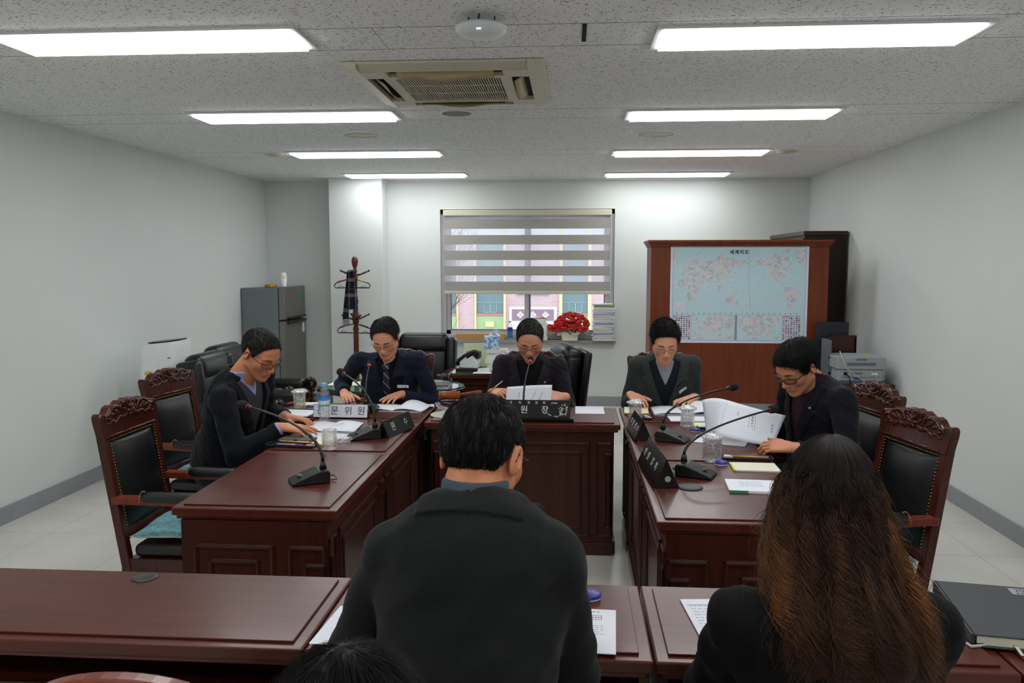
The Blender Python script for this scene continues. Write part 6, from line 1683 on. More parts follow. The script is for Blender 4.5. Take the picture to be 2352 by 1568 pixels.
def person(label, base, pelvis, neck, head, face_dir, wrists, hands, torso_fwd, skin=(196, 148, 122), sh_w=.185, sh_drop=.045, hair=dict(), hair_col=(26, 23, 22),
           gl=None, jacket='navy_suit', inner=(('shirt_dark', .010, .12, 'shirt'),), vneck=(.0, .10), tie=None, sc=1.0, legs=None, roll=0.0, vox=.003, elbow_hint=((-.5, .3, -1), (.5, .3, -1)),
           collar_h=.045, seed=1, cuff=None, badge=None, pin=None, sleeve_end=.025, jaw=1.0, beard=.3, chest=1.0, open_w=.055, mouth=0.0, neck_r=.052, ears=True, sh_shift=(0, 0), group=None, lod=1.0, hs=1.0, arm=1.0):
    t = empty('person', base, label, 'person', 0)
    pelvis, neck, H = V3(*pelvis), V3(*neck), V3(*head)
    Rm = frame_from(face_dir, roll=roll)
    up = nrm(neck - pelvis); fwd = nrm(np.asarray(torso_fwd, float) - up * np.dot(torso_fwd, up)); side = np.cross(fwd, up)   # side: person's right
    Tm = np.stack([-side, -fwd, up], 1)          # columns x (person's left), back, up
    TL = np.linalg.norm(neck - pelvis)
    C = neck - up * .20 + fwd * .012
    Lc = lambda x, y, z: C + Tm @ V3(x, y, z)
    sh = [neck - up * sh_drop - side * sh_w * -1 + fwd * sh_shift[0], neck - up * sh_drop + side * sh_w * -1 + fwd * sh_shift[1]]   # [person's right, person's left]
    # ---- skin
    sd = SDF()
    head_prims(sd, H, Rm, sc, ears=ears, jaw=jaw, mouth=mouth)
    nb = H + Rm @ (V3(0, .030, -.050) * sc)
    sd.cone(nb, neck - up * .02 - fwd * .005, neck_r * sc, (neck_r + .006) * sc, .02)
    sd.cone(H + Rm @ (V3(0, -.02, -.075) * sc), neck + fwd * .035 - up * .03, .034 * sc, .040 * sc, .03)
    sd.ell(Lc(0, 0, .02), (.15, .085, .18), Tm, .04); sd.ell((pelvis + C) / 2 , (.13, .09, .20), Tm, .05); sd.ell(pelvis + up * .04, (.15, .10, .12), Tm, .05)
    elb = []
    for i in (0, 1):
        if wrists[i] is None: elb.append(None); continue
        e = ik(sh[i], wrists[i], elbow_hint[i]); elb.append(e)
        W = V3(*wrists[i]); fd = nrm(W - e)
        sd.cone(neck - up * .05, sh[i], .05, .048, .03); sd.cone(sh[i], e, .044 * arm, .036 * arm, .02); sd.cone(e, W - fd * .01, .036 * arm, .025, .015)
        if hands[i]: hand_prims(sd, W, **hands[i], sc=hs)
    sdf_obj(sd, vox, 'body', 'skin', t, skin_colors(H, Rm, sc, skin, beard))
    # ---- hair
    if hair:
        hd = SDF(); fn, lo, hi = hair_cap(H, Rm, sc, hair.get('style', 'short'), hair.get('thick', .013), hair.get('side', 0), hair.get('part', 0), hair.get('top', 0)); hd.add(fn, lo, hi, 0)
        hc = np.array(lin(tuple(x / 255 for x in hair_col)))
        def hcol(P):
            q = ((P - H) @ Rm) / sc; n_ = .5 + .5 * np.sin(q[:, 0] * 420 + 4 * np.sin(q[:, 1] * 40)) * np.sin(q[:, 1] * 90 + q[:, 2] * 160)
            return hc[None, :] * (.7 + .7 * n_[:, None])
        ho = sdf_obj(hd, .003, 'hair', 'hair', t, hcol)
        # short strands over the cap
        rg = np.random.RandomState(seed + 7); Nn = hair.get('n', 2600)
        th = rg.uniform(0, 2 * PI, Nn * 3); cz = rg.uniform(-.9, 1, Nn * 3); sxy = np.sqrt(1 - cz ** 2)
        u = np.stack([np.cos(th) * sxy, np.sin(th) * sxy, cz], 1)
        c = V3(0, .014, .034); tk = hair.get('thick', .013); r = V3(.0755 + tk * .62 + hair.get('side', 0), .094 + tk, .077 + tk * 1.0 + hair.get('top', 0)) * .985
        p = c + u * r; hl = np.array(HAIRLINE[hair.get('style', 'short')])
        ok = p[:, 2] > np.interp(p[:, 1], hl[:, 0], hl[:, 1]) + .004; p = p[ok][:Nn]; u = u[ok][:Nn]; Nn = len(p)
        nr = u / r; nr /= np.linalg.norm(nr, axis=1, keepdims=True)
        crown = V3(hair.get('part_x', .02), .05, .12); flow = p - crown; flow[:, 2] *= .9; flow += V3(*hair.get('sweep', (0, -.03, 0)))
        flow -= nr * (flow * nr).sum(1, keepdims=True); flow /= np.linalg.norm(flow, axis=1, keepdims=True) + 1e-6
        flow += rg.randn(Nn, 3) * hair.get('mess', .14); L = hair.get('len', .022) * rg.uniform(.6, 1.2, (Nn, 1)) * np.clip((p[:, 2:3] - np.interp(p[:, 1:2], hl[:, 0], hl[:, 1])) / .035, .22, 1); K = 5
        arr = np.zeros((Nn, K, 3))
        for k in range(K):
            q = k / (K - 1); pt = p + flow * L * q + nr * (.0005 + .0035 * math.sin(q * PI * .8) * hair.get('lift', 1))
            w = (pt - c) / r; ln = np.linalg.norm(w, axis=1, keepdims=True); pt = np.where(ln < 1.0, c + w / ln * r * 1.004, pt); arr[:, k] = pt
        arr = H + (arr * sc) @ Rm.T
        rad = np.linspace(1, .25, K)[None, :] * hair.get('rad', .0011) * np.ones((Nn, 1))
        hcl = hc[None, None, :] * rg.uniform(.5, 1.9, (Nn, 1, 1)) * np.ones((1, K, 1))
        if hair.get('grey'):
            gm = rg.rand(Nn) < hair['grey']; hcl[gm] = np.array(lin((.45, .44, .43)))
        arr -= np.array(t.location)
        s_o = strands(arr, rad, 'hair_strands', 'hair', ho, hcl)
    if gl: glasses(t, H, Rm, sc, **gl)
    # ---- clothing
    def torso(g):
        s_ = SDF()
        s_.ell(Lc(0, .0, .015), (.162 * chest + g, .108 * chest + g, .190 + g), Tm, 0)
        s_.ell((pelvis * .45 + C * .55) - up * .02 + fwd * .012, (.155 * chest + g, .118 * chest + g, .22 + g), Tm, .05); s_.ell(pelvis + up * .05, (.165 + g, .125 + g, .14 + g), Tm, .05)
        for i in (0, 1): s_.cone(neck - up * .050 - fwd * .01, sh[i] - up * .004, .040 + g, .038 + g, .035)
        s_.ell(neck - up * .09 + V3(0, 0, 0) - fwd * .03, (.13 + g, .07 + g, .09 + g), Tm, .04)
        return s_
    def vcut(s_, zt, zb, w0, k=.003):
        """front opening in chest space: V from width w0 at height zt to a point at zb"""
        def fn(X, Y, Z):
            px, py, pz = X - C[0], Y - C[1], Z - C[2]
            x = px * Tm[0, 0] + py * Tm[1, 0] + pz * Tm[2, 0]; y = px * Tm[0, 1] + py * Tm[1, 1] + pz * Tm[2, 1]; z = px * Tm[0, 2] + py * Tm[1, 2] + pz * Tm[2, 2]
            w = w0 * np.clip((z - zb) / (zt - zb), 0, 1.35)
            return np.maximum(np.maximum((np.abs(x) - w) * .93, y + .03), zb - z)
        return s_.add(fn, C - .4, C + .4, k, 's')
    for (mt, g, zb, nm) in inner:
        s_ = torso(g)
        if nm == 'turtleneck': s_.cone(neck - up * .03 - fwd * .003, (nb * .45 + neck * .55) + up * .012, neck_r + .012, neck_r + .010, .02); s_.cone(neck + fwd * .035 - up * .03, neck + fwd * .038 + up * .02, .045, .043, .02); s_.cut(neck + up * .046 + fwd * .0, up * 1 + fwd * -.15)
        elif nm == 'shirt':
            s_.cone(neck - up * .04, neck + up * collar_h, neck_r + .013, neck_r + .009, .014); s_.cone(neck + fwd * .032 - up * .05, neck + fwd * .038 + up * collar_h * .8, .046, .042, .02); s_.cut(neck + up * (collar_h - .008), up + fwd * -.42)
            vcut(s_, .26, .155, .030 if tie else .036)
        else: vcut(s_, .24, zb, .075)
        s_.cut(pelvis - up * .02, -up)
        sdf_obj(s_, .0045 * lod, nm, mt, t)
    if tie:
        b_ = torso(inner[0][1] + .005)
        def tf(d, X, Y, Z):
            px, py, pz = X - C[0], Y - C[1], Z - C[2]
            x = px * Tm[0, 0] + py * Tm[1, 0] + pz * Tm[2, 0]; y = px * Tm[0, 1] + py * Tm[1, 1] + pz * Tm[2, 1]; z = px * Tm[0, 2] + py * Tm[1, 2] + pz * Tm[2, 2]
            w = np.interp(z, [-.3, .10, .155, .165, .185, .19], [.040, .022, .014, .020, .024, .018])
            d = d - np.interp(z, [.15, .165, .185, .2], [0, .008, .010, .004])
            return np.maximum(np.maximum(d, np.abs(x) - w), np.maximum(y + .04, np.maximum(z - .19, -z - .26)))
        b_.mod(tf); sdf_obj(b_, .003, 'tie', tie, t)
    g = .022 * arm
    j = torso(g)
    for i in (0, 1):
        if elb[i] is None:
            continue
        W = V3(*wrists[i]); e = elb[i]; fd = nrm(W - e)
        j.cone(sh[i], e, .054 * arm + .003, .047 * arm, .022)
        j.cone(e, W - fd * sleeve_end, .048 * arm, .036 * arm, .015)
    # collar behind the neck
    for i in (0, 1): j.cone(neck - fwd * .048 + up * .006, neck + (side * (-.062 if i == 0 else .062) * -1) + up * .000 + fwd * .0, .020, .020, .014)
    for i in (0, 1): j.cone(neck + side * (.062 if i == 0 else -.062) - up * .002, neck + side * (.058 if i == 0 else -.058) * 1.0 + fwd * .075 - up * .075, .018, .014, .02)
    if vneck: vcut(j, .24, vneck[0], open_w + .02)
    # keep the inside of the collar hollow for the neck
    j.cone(neck - up * .01 - fwd * .002, nb + up * .05, neck_r + .010, neck_r + .012, .006, 's')
    def jm(d, X, Y, Z):
        px, py, pz = X - C[0], Y - C[1], Z - C[2]
        x = px * Tm[0, 0] + py * Tm[1, 0] + pz * Tm[2, 0]; y = px * Tm[0, 1] + py * Tm[1, 1] + pz * Tm[2, 1]; z = px * Tm[0, 2] + py * Tm[1, 2] + pz * Tm[2, 2]
        ax = np.abs(x)
        if vneck:
            w = (open_w + .02) * np.clip((z - vneck[0]) / (.24 - vneck[0]), 0, 1.35)
            lw = np.interp(z, [vneck[0], vneck[0] + .04, .10, .108, .125, .13, .22, .27], [0, .03, .072, .075, .040, .060, .042, .03])
            inl = np.clip((w + lw - ax) / .003, 0, 1) * np.clip((ax - w + .004) / .003, 0, 1) * (y < -.02) * (z > vneck[0]) * (z < .27)
            d = d - .0080 * inl
            edge = np.exp(-((ax - w - lw - .0035) / .0030) ** 2) * (y < -.02) * (z > vneck[0] + .01) * (z < .2); d = d + .0030 * edge
            d = d + .004 * np.exp(-(ax / .0035) ** 2) * (y < -.02) * (z < vneck[0] + .01)
        else:
            d = d + .0022 * np.exp(-(ax / .003) ** 2) * (y > .02)   # centre back seam
            # turned-down back collar edge
            cz = .186 - ax * ax * 1.2
            d = d - .006 * np.clip((z - cz) / .003, 0, 1) * np.clip((.105 - ax) / .008, 0, 1)
        # pocket flap on the person's left breast and sleeve / body creases
        d = d - .0025 * ((np.abs(x - .09) < .045) & (np.abs(z - .045) < .008) & (y < -.05)) if vneck else d
        return d - .0028 * wobble((X, Y, Z), seed, 18) - .0017 * wobble((X, Y, Z), seed + 3, 38)
    j.mod(jm); 
    for i in (0, 1):
        if elb[i] is None: continue
        W = V3(*wrists[i]); fd = nrm(W - elb[i]); q = W - fd * sleeve_end
        def cf(d, X, Y, Z, q=q, fd=fd):
            a = (X - q[0]) * fd[0] + (Y - q[1]) * fd[1] + (Z - q[2]) * fd[2]
            r2 = np.sqrt((X - q[0]) ** 2 + (Y - q[1]) ** 2 + (Z - q[2]) ** 2)
            return np.where(r2 < .12, np.maximum(d, a), d)
        j.mod(cf)
    j.cut(pelvis - up * .03, -up)
    jo = sdf_obj(j, .004 * lod, 'jacket', jacket, t)
    if cuff:
        for i in (0, 1):
            if elb[i] is None: continue
            W = V3(*wrists[i]); fd = nrm(W - elb[i]); c_ = SDF(); c_.cone(W - fd * (sleeve_end + .012), W - fd * (sleeve_end - .016), .0285 * arm, .0290 * arm, 0); c_.cut(W - fd * (sleeve_end - .012), fd); sdf_obj(c_, .003, 'shirt_cuff', cuff, t)
    def stick(x, z, half, mat, nm, out=.004):
        """small flat thing lying on the jacket front"""
        jf = j
        lo_, hi_ = C - .5, C + .5; y = -.30
        for _ in range(60):
            p = Lc(x, y, z); X = np.array([p[0]]); dd = jf.evalp(X, np.array([p[1]]), np.array([p[2]]), p, p, .2)[0]
            if dd < out * .5: break
            y += max(.0015, dd * .7)
        e_ = 1e-3; p = Lc(x, y, z)
        G = []
        for ax_ in np.eye(3):
            a = p + ax_ * .006; b = p - ax_ * .006
            G.append(jf.evalp(np.array([a[0]]), np.array([a[1]]), np.array([a[2]]), a, a, .2)[0] - jf.evalp(np.array([b[0]]), np.array([b[1]]), np.array([b[2]]), b, b, .2)[0])
        n_ = nrm(G); z_ = nrm(up - n_ * np.dot(up, n_)); x_ = np.cross(z_, -n_) * -1
        mm = Matrix([[x_[i], n_[i], z_[i]] for i in range(3)])
        p = p + n_ * .002
        return p, mm
    if badge:
        p, mm = stick(*badge); b_ = MB(); b_.obox(Vector(p) - t.location, (.036, .0012, .0095), mm); bo = b_.build('name_badge', 'paper', t)
        b_ = MB(); b_.obox(Vector(p) - t.location + mm @ Vector((0.020, .0004, -.0085)), (.014, .0012, .0022), mm); b_.build('stripe', 'blue_plastic', bo)
        b_ = MB(); b_.obox(Vector(p) - t.location + mm @ Vector((-.006, .0004, -.0090)), (.012, .0012, .0012), mm); b_.build('stripe', 'ink_green', bo)
        b_ = MB()
        for dx in (-.026, -.006, .008, .022): b_.obox(Vector(p) - t.location + mm @ Vector((dx, .0008, .001)), (.0028, .0010, .0034), mm)
        b_.build('print', 'ink', bo)
    if pin:
        for (x, z, mt, r) in pin:
            p, mm = stick(x, z, None, None, None); q = MB(); q.lathe([(r * .6, -.002), (r, 0), (r * .8, .002), (.0005, .003)], Vector(p) - t.location, 12, mat=mm @ Matrix.Rotation(-PI / 2, 3, 'X'), cap=False); q.build('lapel_pin', mt, t)
    # ---- legs
    if legs:
        L = SDF()
        for s_ in (-1, 1):
            hp = pelvis + Tm @ V3(s_ * .09, 0, -.01); kn = V3(*legs['knee']) + side * -s_ * .10; an = V3(*legs['ankle']) + side * -s_ * .10
            L.cone(hp, kn, .088, .066, .04); L.cone(kn, an, .066, .050, .02)
        L.ell(pelvis, (.17, .13, .11), Tm, .05); 
        zmin = legs['ankle'][2] - .03; L.cut((0, 0, zmin), (0, 0, -1)); sdf_obj(L, .009, 'trousers', 'trouser', t)
        for s_ in (-1, 1):
            an = V3(*legs['ankle']) + side * -s_ * .10; q = SDF(); hf = nrm(V3(fwd[0], fwd[1], 0)); b0 = V3(an[0], an[1], .045)
            q.cone(b0 - hf * .03, b0 + hf * .14, .042, .034, .02, 'u', ((0, 0, 1), .8)); q.cone(b0, an - V3(0, 0, .03), .04, .04, .02); q.cut((0, 0, .004), (0, 0, -1)); sdf_obj(q, .006, 'shoe', 'shoe', t)
    return t, dict(H=H, Rm=Rm, neck=neck, up=up, fwd=fwd, side=side, C=C, Tm=Tm, sh=sh)
# ------------------------------------------------------------------ the people
H_ = lambda d, n, th, **k: dict(d=d, n=n, thumb=th, **k)
seat = lambda x, y, s=-1: dict(knee=(x, y + s * .42, .50), ankle=(x, y + s * .40, .10))
# navy suit and striped tie
person('person in a navy suit and striped tie, looking down at an open booklet', (-1.19, 5.36, 0), (-1.185, 5.34, .54), (-1.172, 5.13, 1.03), (-1.160, 5.02, 1.158), (-.03, -.84, -.54),
    ((-1.435, 5.05, .800), (-1.075, 5.03, .800)), (H_((.45, -.9, -.12), (-.1, -.1, 1), -1, curl=(.7, .75, .8, .85), spread=.04), H_((-.35, -1, -.06), (.05, -.1, 1), 1, curl=(.12, .15, .2, .25), spread=.10)),
    (0.05, -1, -.1), skin=(190, 140, 114), sh_w=.19, hair=dict(style='receding', thick=.012, side=.002, part=.4, sweep=(.05, -.02, 0), n=3000, len=.03, lift=1.0), hair_col=(34, 31, 30), gl=dict(rimless=True, w=.025, h=.013),
    jacket='navy_suit', inner=(('shirt_dark', .010, .12, 'shirt'),), vneck=(-.06, 0), tie='tie', sc=.99, legs=seat(-1.19, 5.34), seed=2, elbow_hint=((-.7, .4, -1), (.7, .4, -1)), badge=(.105, .05, None, None, None), open_w=.058, collar_h=.040, sh_drop=.038, roll=-.03, mouth=.004)
# black turtleneck at the head table
person('person in a dark jacket and black turtleneck holding a paper at the head table', (-.275, 5.38, 0), (-.275, 5.36, .54), (-.262, 5.17, 1.015), (-.258, 5.055, 1.150), (.02, -.84, -.54),
    ((-.475, 4.955, .835), (-.055, 4.93, .815)), (H_((.5, -.8, .1), (-.6, .2, .8), -1, curl=(.9, .9, .95, 1.0), spread=.03), H_((-.75, -.55, .05), (.45, -.5, .7), 1, curl=(.7, .75, .8, .85), spread=.03)),
    (0.0, -1, -.1), skin=(182, 132, 108), sh_w=.178, hair=dict(style='receding', thick=.012, part=-.2, sweep=(-.06, -.03, 0), n=3000, len=.022, mess=.1, grey=.12), hair_col=(36, 34, 34), gl=dict(rimless=True, w=.026, h=.013),
    jacket='plum_grey', inner=(('turtle', .012, .12, 'turtleneck'),), vneck=(-.10, 0), sc=.99, legs=seat(-.275, 5.36), seed=3, open_w=.075, elbow_hint=((-.3, .4, -1), (.3, .4, -1)), pin=((.10, .10, 'gold', .009), (.095, .072, 'silver', .007)), jaw=1.12)
# grey jacket
person('person in a grey tweed jacket over a navy vest, reading at the right corner table', (.60, 5.36, 0), (.60, 5.34, .54), (.580, 5.15, 1.03), (.570, 5.03, 1.148), (-.02, -.87, -.48),
    ((.375, 5.02, .812), (.745, 5.03, .800)), (H_((.35, -.9, -.12), (-.2, -.2, 1), -1, curl=(.85, .9, .95, 1.0), spread=.03), H_((-.6, -.8, -.06), (.1, -.1, 1), 1, curl=(.25, .3, .35, .4), spread=.08)),
    (-.03, -1, -.1), skin=(192, 146, 120), sh_w=.166, hair=dict(style='short', thick=.019, side=.001, top=.004, sweep=(-.03, -.02, .05), n=3400, len=.028, mess=.22, lift=1.6), hair_col=(17, 16, 17), gl=dict(rimless=False, w=.024, h=.013, rim=.0008),
    jacket='grey_tweed', inner=(('shirt_grey', .010, .12, 'shirt'), ('knit_navy', .015, .075, 'sweater_vest')), vneck=(-.12, 0), sc=1.0, legs=seat(.60, 5.34), seed=4, open_w=.095, sh_drop=.046, elbow_hint=((-.15, .45, -1), (.15, .45, -1)), badge=(.105, .045, None, None, None), cuff='shirt_grey')
# man with glasses on the left, turned to the right of the picture
person('person in glasses and grey knit leaning over papers on the left', (-1.93, 4.28, 0), (-1.90, 4.27, .54), (-1.715, 4.10, 1.045), (-1.585, 4.055, 1.160), (.80, -.38, -.56),
    ((-1.44, 3.945, .805), (-1.53, 4.26, .795)), (H_((.95, -.12, -.05), (.05, -.25, 1), -1, curl=(.22, .30, .38, .45), spread=.07), H_((.9, -.2, -.05), (0, .1, 1), 1, curl=(.3, .35, .4, .45))),
    (.93, -.25, -.2), skin=(172, 116, 86), sh_w=.195, sh_drop=.04, hair=dict(style='short', thick=.011, side=.0, sweep=(.0, -.06, .03), n=3400, len=.020, mess=.14, grey=.02, lift=.6), hair_col=(30, 24, 20), gl=dict(rimless=False, w=.025, h=.015, rim=.0016),
    jacket='black_navy', inner=(('shirt_blue', .010, .12, 'shirt'), ('knit_grey', .015, .13, 'knit_sweater')), vneck=(-.14, 0), sc=1.02, legs=dict(knee=(-1.52, 4.20, .50), ankle=(-1.55, 4.22, .10)), seed=5, open_w=.085,
    elbow_hint=((-.5, -.5, -1), (-.3, .6, -.8)), cuff='shirt_blue', jaw=1.08, sh_shift=(.06, .0), chest=1.05, arm=1.12)
# man on the right with the raised booklet
person('person in a dark navy jacket and black glasses reading a raised booklet on the right', (1.30, 4.10, 0), (1.27, 4.12, .54), (1.185, 4.03, 1.045), (1.075, 3.975, 1.128), (-.70, -.46, -.56),
    ((.90, 4.20, .86), (1.00, 3.73, .79)), (H_((-.8, -.1, .1), (.3, .5, .8), -1, curl=(.7, .75, .8, .85), spread=.03), H_((-.9, .28, .0), (.30, -.55, .75), 1, curl=(.75, .8, .85, .9), spread=.03)),
    (-.90, -.35, -.15), skin=(176, 122, 94), sh_w=.19, hair=dict(style='fringe', thick=.017, side=.003, sweep=(.07, -.03, 0), part=.25, n=4000, len=.036, mess=.08), hair_col=(14, 12, 12), gl=dict(rimless=False, w=.026, h=.014, rim=.0024),
    jacket='dark_navy', inner=(('patterned', .013, .12, 'shirt'),), vneck=(-.10, 0), sc=1.03, legs=dict(knee=(.88, 4.02, .50), ankle=(.92, 4.02, .10)), seed=6, open_w=.06, collar_h=.065, elbow_hint=((.3, .5, -1), (.6, -.5, -1)), pin=((.10, .13, 'gold', .008),), roll=.05, arm=1.08)

# seen from behind: the man in the charcoal coat
t6, k6 = person('person seen from behind in a charcoal wool coat and blue knit collar', (-.18, 1.36, 0), (-.20, 1.36, .56), (-.182, 1.530, 1.160), (-.176, 1.60, 1.236), (.26, .90, -.34),
    ((-.02, 1.84, .80), (-.36, 1.84, .80)), (H_((-.2, .9, 0), (0, 0, 1), -1), H_((.2, .9, 0), (0, 0, 1), 1)),
    (.02, 1, -.05), skin=(176, 116, 84), sh_w=.150, sh_drop=.098, hair=dict(style='short', thick=.011, side=.0, top=.002, sweep=(0, .02, -.02), part_x=.01, n=9000, len=.020, mess=.09, lift=.7, rad=.0005, grey=.03), hair_col=(20, 18, 19), gl=dict(rimless=True, w=.025, h=.014),
    jacket='charcoal_wool', inner=(('knit_blue', .012, .12, 'turtleneck'),), vneck=None, sc=.98, legs=dict(knee=(-.18, 1.80, .50), ankle=(-.18, 1.72, .10)), seed=7, elbow_hint=((.3, -.6, -1), (-.8, -.6, -.9)), vox=.0024, lod=.9, neck_r=.056, arm=1.1)

# the woman with long wavy hair, seen from behind
t7, k7 = person('person with long wavy brown hair seen from behind in a black jacket', (.47, 1.30, 0), (.47, 1.35, .54), (.472, 1.455, 1.040), (.470, 1.505, 1.180), (-.05, .90, -.42),
    ((.56, 1.84, .80), (.42, 1.84, .80)), (H_((-.3, .9, 0), (0, 0, 1), -1), H_((.3, .9, 0), (0, 0, 1), 1)),
    (0, 1, -.1), skin=(200, 156, 134), sh_w=.163, sh_drop=.062, hair=None, hair_col=(16, 12, 11),
    jacket='black_cloth', inner=(('shirt_dark', .008, .12, 'shirt'),), vneck=None, sc=.96, legs=dict(knee=(.47, 1.70, .50), ankle=(.47, 1.62, .10)), seed=8, elbow_hint=((.8, -.5, -1), (-.8, -.5, -1)), neck_r=.046, arm=.95, chest=.88, lod=1.2)
def long_hair(t, Hc, seed=5, N=21000, clumps=95):
    rg = np.random.RandomState(seed); K = 40
    hz = np.array([.1335, .131, .122, .106, .08, .045, .0, -.05, -.10, -.16, -.22, -.30, -.36])
    ra = np.array([.003, .020, .044, .066, .080, .087, .091, .095, .103, .112, .114, .106, .090])     # half width (x)
    rbk = np.array([.003, .022, .048, .070, .086, .095, .098, .096, .093, .090, .088, .082, .078])     # reach behind
    yc = np.array([.0, .0, .0, .0, .0, .0, -.004, -.024, -.062, -.112, -.140, -.156, -.160])        # centre shift behind her
    zf = np.linspace(-.45, .1335, 300); ker = np.exp(-np.linspace(-2, 2, 31) ** 2); ker /= ker.sum()
    def prof(v, A):
        p = np.interp(zf, hz[::-1], v[::-1])
        if A: p = np.where(zf > 0, A * np.sqrt(np.clip(1 - (zf / .1337) ** 2, 0, 1) * 1.0), p)
        q = np.convolve(np.pad(p, 15, 'edge'), ker, 'valid'); w = np.clip((.075 - zf) / .03, 0, 1); return q * w + p * (1 - w)
    ra, rbk, yc = prof(ra, .090), prof(rbk, .098), prof(yc, 0); hz = zf[::-1]; ra, rbk, yc = ra[::-1], rbk[::-1], yc[::-1]
    ph = np.sort(rg.uniform(-2.2, 2.2, clumps)); amp = rg.uniform(.5, 1.5, clumps); fr = 2.9 + .5 * rg.randn(clumps); p0 = 2.8 * np.sin(ph * 2.6) + 1.6 * np.sin(ph * 9) + .9 * rg.randn(clumps); hue = rg.rand(clumps); ln = rg.uniform(.72, 1.05, clumps); dep = rg.uniform(0, 1, clumps); drift = rg.randn(clumps)
    ln *= 1 - .10 * np.abs(np.sin(ph))
    ci = rg.randint(0, clumps, N)
    spread0 = rg.randn(N) * .11; spread_d = rg.randn(N)
    s_ = np.linspace(0, 1, K)[None, :]
    L = (.335 + .030 * rg.randn(N, 1)) * ln[ci][:, None]
    sz = np.where(s_ < .3, s_ * (.55 + 1.5 * s_), s_)
    z = .1335 - L * (s_ ** 1.25)
    a = np.interp(z, hz[::-1], ra[::-1]); b = np.interp(z, hz[::-1], rbk[::-1]); yy = np.interp(z, hz[::-1], yc[::-1])
    grow = np.clip((s_ - .20) / .80, 0, 1) ** 1.4
    conv = 1 - .80 * np.clip((s_ - .25) / .5, 0, 1) * (1 - .35 * np.clip((s_ - .85) / .15, 0, 1))
    wave = np.sin(fr[ci][:, None] * 2 * PI * s_ + p0[ci][:, None]); wave2 = np.cos(fr[ci][:, None] * 2 * PI * s_ + p0[ci][:, None] + .8)
    phi = ph[ci][:, None] + spread0[:, None] * conv * 1.2 + .23 * grow ** .8 * amp[ci][:, None] * wave + .08 * drift[ci][:, None] * grow
    layer = (.93 + .09 * dep[ci][:, None] * np.clip(s_ * 1.4, 0, 1) + .012 * spread_d[:, None] * conv)
    rad_w = .024 * grow * amp[ci][:, None] * wave2 + .0028 * rg.randn(N, 1) * grow
    x = (a * layer + rad_w) * np.sin(phi)
    y = yy - (b * layer + rad_w * 1.2) * np.cos(phi)
    z = z + .008 * grow * np.sin(fr[ci][:, None] * 4 * PI * s_ + p0[ci][:, None])
    arr = np.stack([x, y, z], -1)
    fly = (rg.rand(N, 1) < .05) * rg.randn(N, 1)
    arr[:, :, 0] += .003 * rg.randn(N, 1) * s_ ** 2 + .012 * fly * s_ ** 2 * 1.5
    arr = arr + np.array(Hc)
    rad = np.interp(s_, [0, .1, .8, 1], [.0004, .00046, .00046, .00015]) * rg.uniform(.7, 1.3, (N, 1))
    dark = np.array(lin((.105, .075, .065))); mid = np.array(lin((.175, .115, .088))); gold = np.array(lin((.52, .33, .19)))
    q = np.clip((s_ - .32) / .55, 0, 1)[..., None]; side_b = np.clip(np.abs(np.sin(ph[ci])) * 1.4 - .6, 0, 1)[:, None, None]
    hl = np.clip((hue[ci] ** 4)[:, None, None] * .8 + .10 * rg.rand(N, 1, 1) + side_b * .35, 0, 1)
    col = dark * (1 - q) + (mid * (1 - hl) + gold * hl) * q
    col = col * rg.uniform(.7, 1.3, (N, 1, 1))
    arr -= np.array(t.location)
    return strands(arr, rad, 'long_hair', 'hair', t, col)
lh = long_hair(t7, (.474, 1.505, 1.178))
# under-layer so that no gap shows between the locks
ul = SDF(); Hc = V3(.474, 1.505, 1.178)
ul.ell(Hc + V3(0, -.000, .025), (.070, .080, .078), None, 0); ul.ell(Hc + V3(0, -.036, -.03), (.072, .050, .10), None, .02); ul.ell(Hc + V3(0, -.095, -.12), (.094, .034, .09), None, .02); ul.ell(Hc + V3(0, -.165, -.21), (.10, .034, .08), None, .02)
dk_ = np.array(lin((.12, .080, .062)))
sdf_obj(ul, .005, 'hair_mass', 'hair', t7, lambda P: dk_[None, :] * (.8 + 0 * P[:, :1]) + np.clip((1.13 - P[:, 2:3]) / .2, 0, 1) * np.array([.018, .008, .003]))

# head at the bottom edge
t8, k8 = person('person with dark parted hair whose head shows at the bottom edge', (-.29, .60, 0), (-.29, .60, .46), (-.283, .84, .88), (-.278, .965, 1.008), (.0, .87, -.45),
    ((-.14, 1.12, .62), (-.42, 1.12, .62)), (H_((-.3, .9, -.1), (0, 0, 1), -1), H_((.3, .9, -.1), (0, 0, 1), 1)),
    (0, 1, -.1), skin=(196, 150, 126), sh_w=.165, hair=dict(style='fringe', thick=.016, side=.003, n=9000, len=.045, rad=.0005, mess=.08, part_x=0.012, sweep=(0, 0, -.03)), hair_col=(14, 12, 13),
    jacket='black_cloth', inner=(('shirt_dark', .008, .12, 'shirt'),), vneck=None, sc=1.0, legs=dict(knee=(-.29, 1.02, .48), ankle=(-.29, 1.0, .10)), seed=9, elbow_hint=((1, -.3, -.8), (-1, -.3, -.8)), lod=1.5)

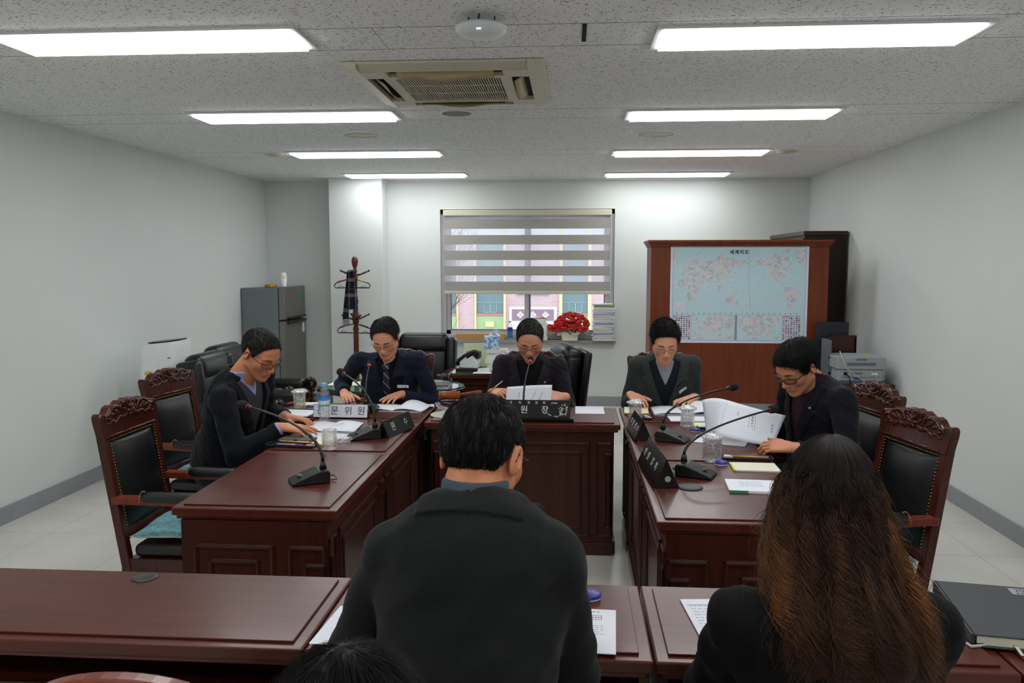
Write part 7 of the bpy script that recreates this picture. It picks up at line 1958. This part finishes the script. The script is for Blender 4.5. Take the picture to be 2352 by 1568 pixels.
# simple chairs under the people seen from behind
def stool(x, y, label):
    t = empty('meeting_chair', (x, y, 0), label, 'chair', 0, 'low black meeting chairs')
    MB().box(-.22, .22, -.21, .22, .40, .455).build('seat', 'black_cloth', t, bevel=.02, seg=3, smooth=True)
    MB().obox((0, -.235, .62), (.20, .018, .13), Matrix.Rotation(.1, 3, 'X')).build('backrest', 'black_cloth', t, bevel=.016, seg=3, smooth=True)
    for sx_ in (-1, 1):
        MB().tube([(sx_ * .19, .19, 0), (sx_ * .19, .18, .40)], .012, 8).build('leg', 'grey_metal', t)
        MB().tube([(sx_ * .19, -.20, 0), (sx_ * .19, -.20, .42), (sx_ * .17, -.235, .60)], .012, 8).build('leg', 'grey_metal', t)
stool(-.185, 1.33, 'low black chair under the man in the charcoal wool coat'); stool(.47, 1.25, 'low black chair under the woman with long wavy hair'); stool(-.29, .56, 'low black chair at the bottom edge under the person with parted hair')

# papers held in the hands
hp = put('held_paper', (-.255, 4.86, .775), 0, 'white printed sheet held up by the man at the head table', 'paper')
def hs_(u, v):
    return (-.135 + .27 * u + .006 * v, -.012 * math.cos(3.0 * u) - .05 * (1 - v) * 1 + .02 * math.sin(PI * u), .008 + .10 * v + .012 * u * v)
MB().sheet(hs_, 16, 6, .0006).build('sheet', 'paper', hp)
text('성 인 보 육', .011, hp, (-.055, -.046, .055), (PI / 2 - .4, -PI / 2 + .1, 0), 'ink', ext=.0003); text('행정사무감사', .010, hp, (.075, -.038, .06), (PI / 2 - .4, -PI / 2 + .35, 0), 'ink', ext=.0003)
MB().obox((.03, -.038, .065), (.0006, .0004, .035), Matrix.Rotation(.45, 3, 'Y')).obox((.038, -.037, .065), (.0006, .0004, .035), Matrix.Rotation(.45, 3, 'Y')).build('print', 'ink_light', hp)
gp = pen((-.45, 4.86, .88), R(130), 'gold', 'ink', 'gold coloured pen held by the man at the head table', .13); gp.rotation_euler = (0, R(40), R(170))

hb_ = put('raised_booklet', (.86, 3.96, .76), 0, 'white printed booklet held up open by the man on the right', 'booklet')
c00, c10, c11, c01 = Vector((.700, 3.93, .800)), Vector((.955, 3.90, .757)), Vector((1.040, 4.01, .885)), Vector((.765, 4.04, .952))
def bk_(u, v, off=0.0):
    p = (c00 * (1 - u) + c10 * u) * (1 - v) + (c01 * (1 - u) + c11 * u) * v
    p = p + Vector((0, .03 * math.sin(PI * u) * -1, -.012 * math.sin(PI * u) * (1 - v) * 0)) + Vector((-.03, .05, .0)) * off
    return p - Vector((.86, 3.96, .76))
MB().sheet(lambda u, v: bk_(u, v), 14, 8, .0015).build('front_cover', 'paper', hb_)
def in_(u, v):
    d = Vector((.674, 4.07, .775)) * (1 - v) + Vector((.660, 4.14, .935)) * v; s = (c00 * (1 - v) + c01 * v)
    return d * (1 - u) + s * u - Vector((.86, 3.96, .76)) + Vector((0, 0, .01 * math.sin(PI * u)))
MB().sheet(in_, 8, 8, .0015).build('inner_page', 'paper', hb_)
fn_ = (c10 - c00).normalized(); fu = (c01 - c00).normalized(); nn_ = fn_.cross(fu).normalized(); fu = nn_.cross(fn_)
E_ = Matrix([[fn_[i], fu[i], nn_[i]] for i in range(3)]).to_euler()
def onb(u, v): p = bk_(u, v); return p + nn_ * .0022
def btext(s, u, v, size, mt, rot=-PI / 2):
    o = text(s, size, hb_, onb(u, v), (0, 0, 0), mt, ext=.0003); o.rotation_euler = (Matrix([[fn_[i], fu[i], nn_[i]] for i in range(3)]) @ Matrix.Rotation(rot, 3, 'Z')).to_euler()
btext('보 성 군', .85, .52, .013, 'ink'); btext('의 원 발 의 조 례', .48, .60, .013, 'ink'); btext('심사안', .22, .72, .009, 'ink_light')
bm2 = Matrix([[fn_[i], fu[i], nn_[i]] for i in range(3)])
MB().obox(onb(.43, .58), (.0007, .050, .0003), bm2).build('rule_line', 'ink_blue', hb_); MB().obox(onb(.54, .56), (.0007, .055, .0003), bm2).build('rule_line', 'ink_green', hb_)
MB().lathe([(.001, 0), (.007, 0)], onb(.86, .20), 14, mat=bm2, cap=False).build('emblem', 'ink_green', hb_)
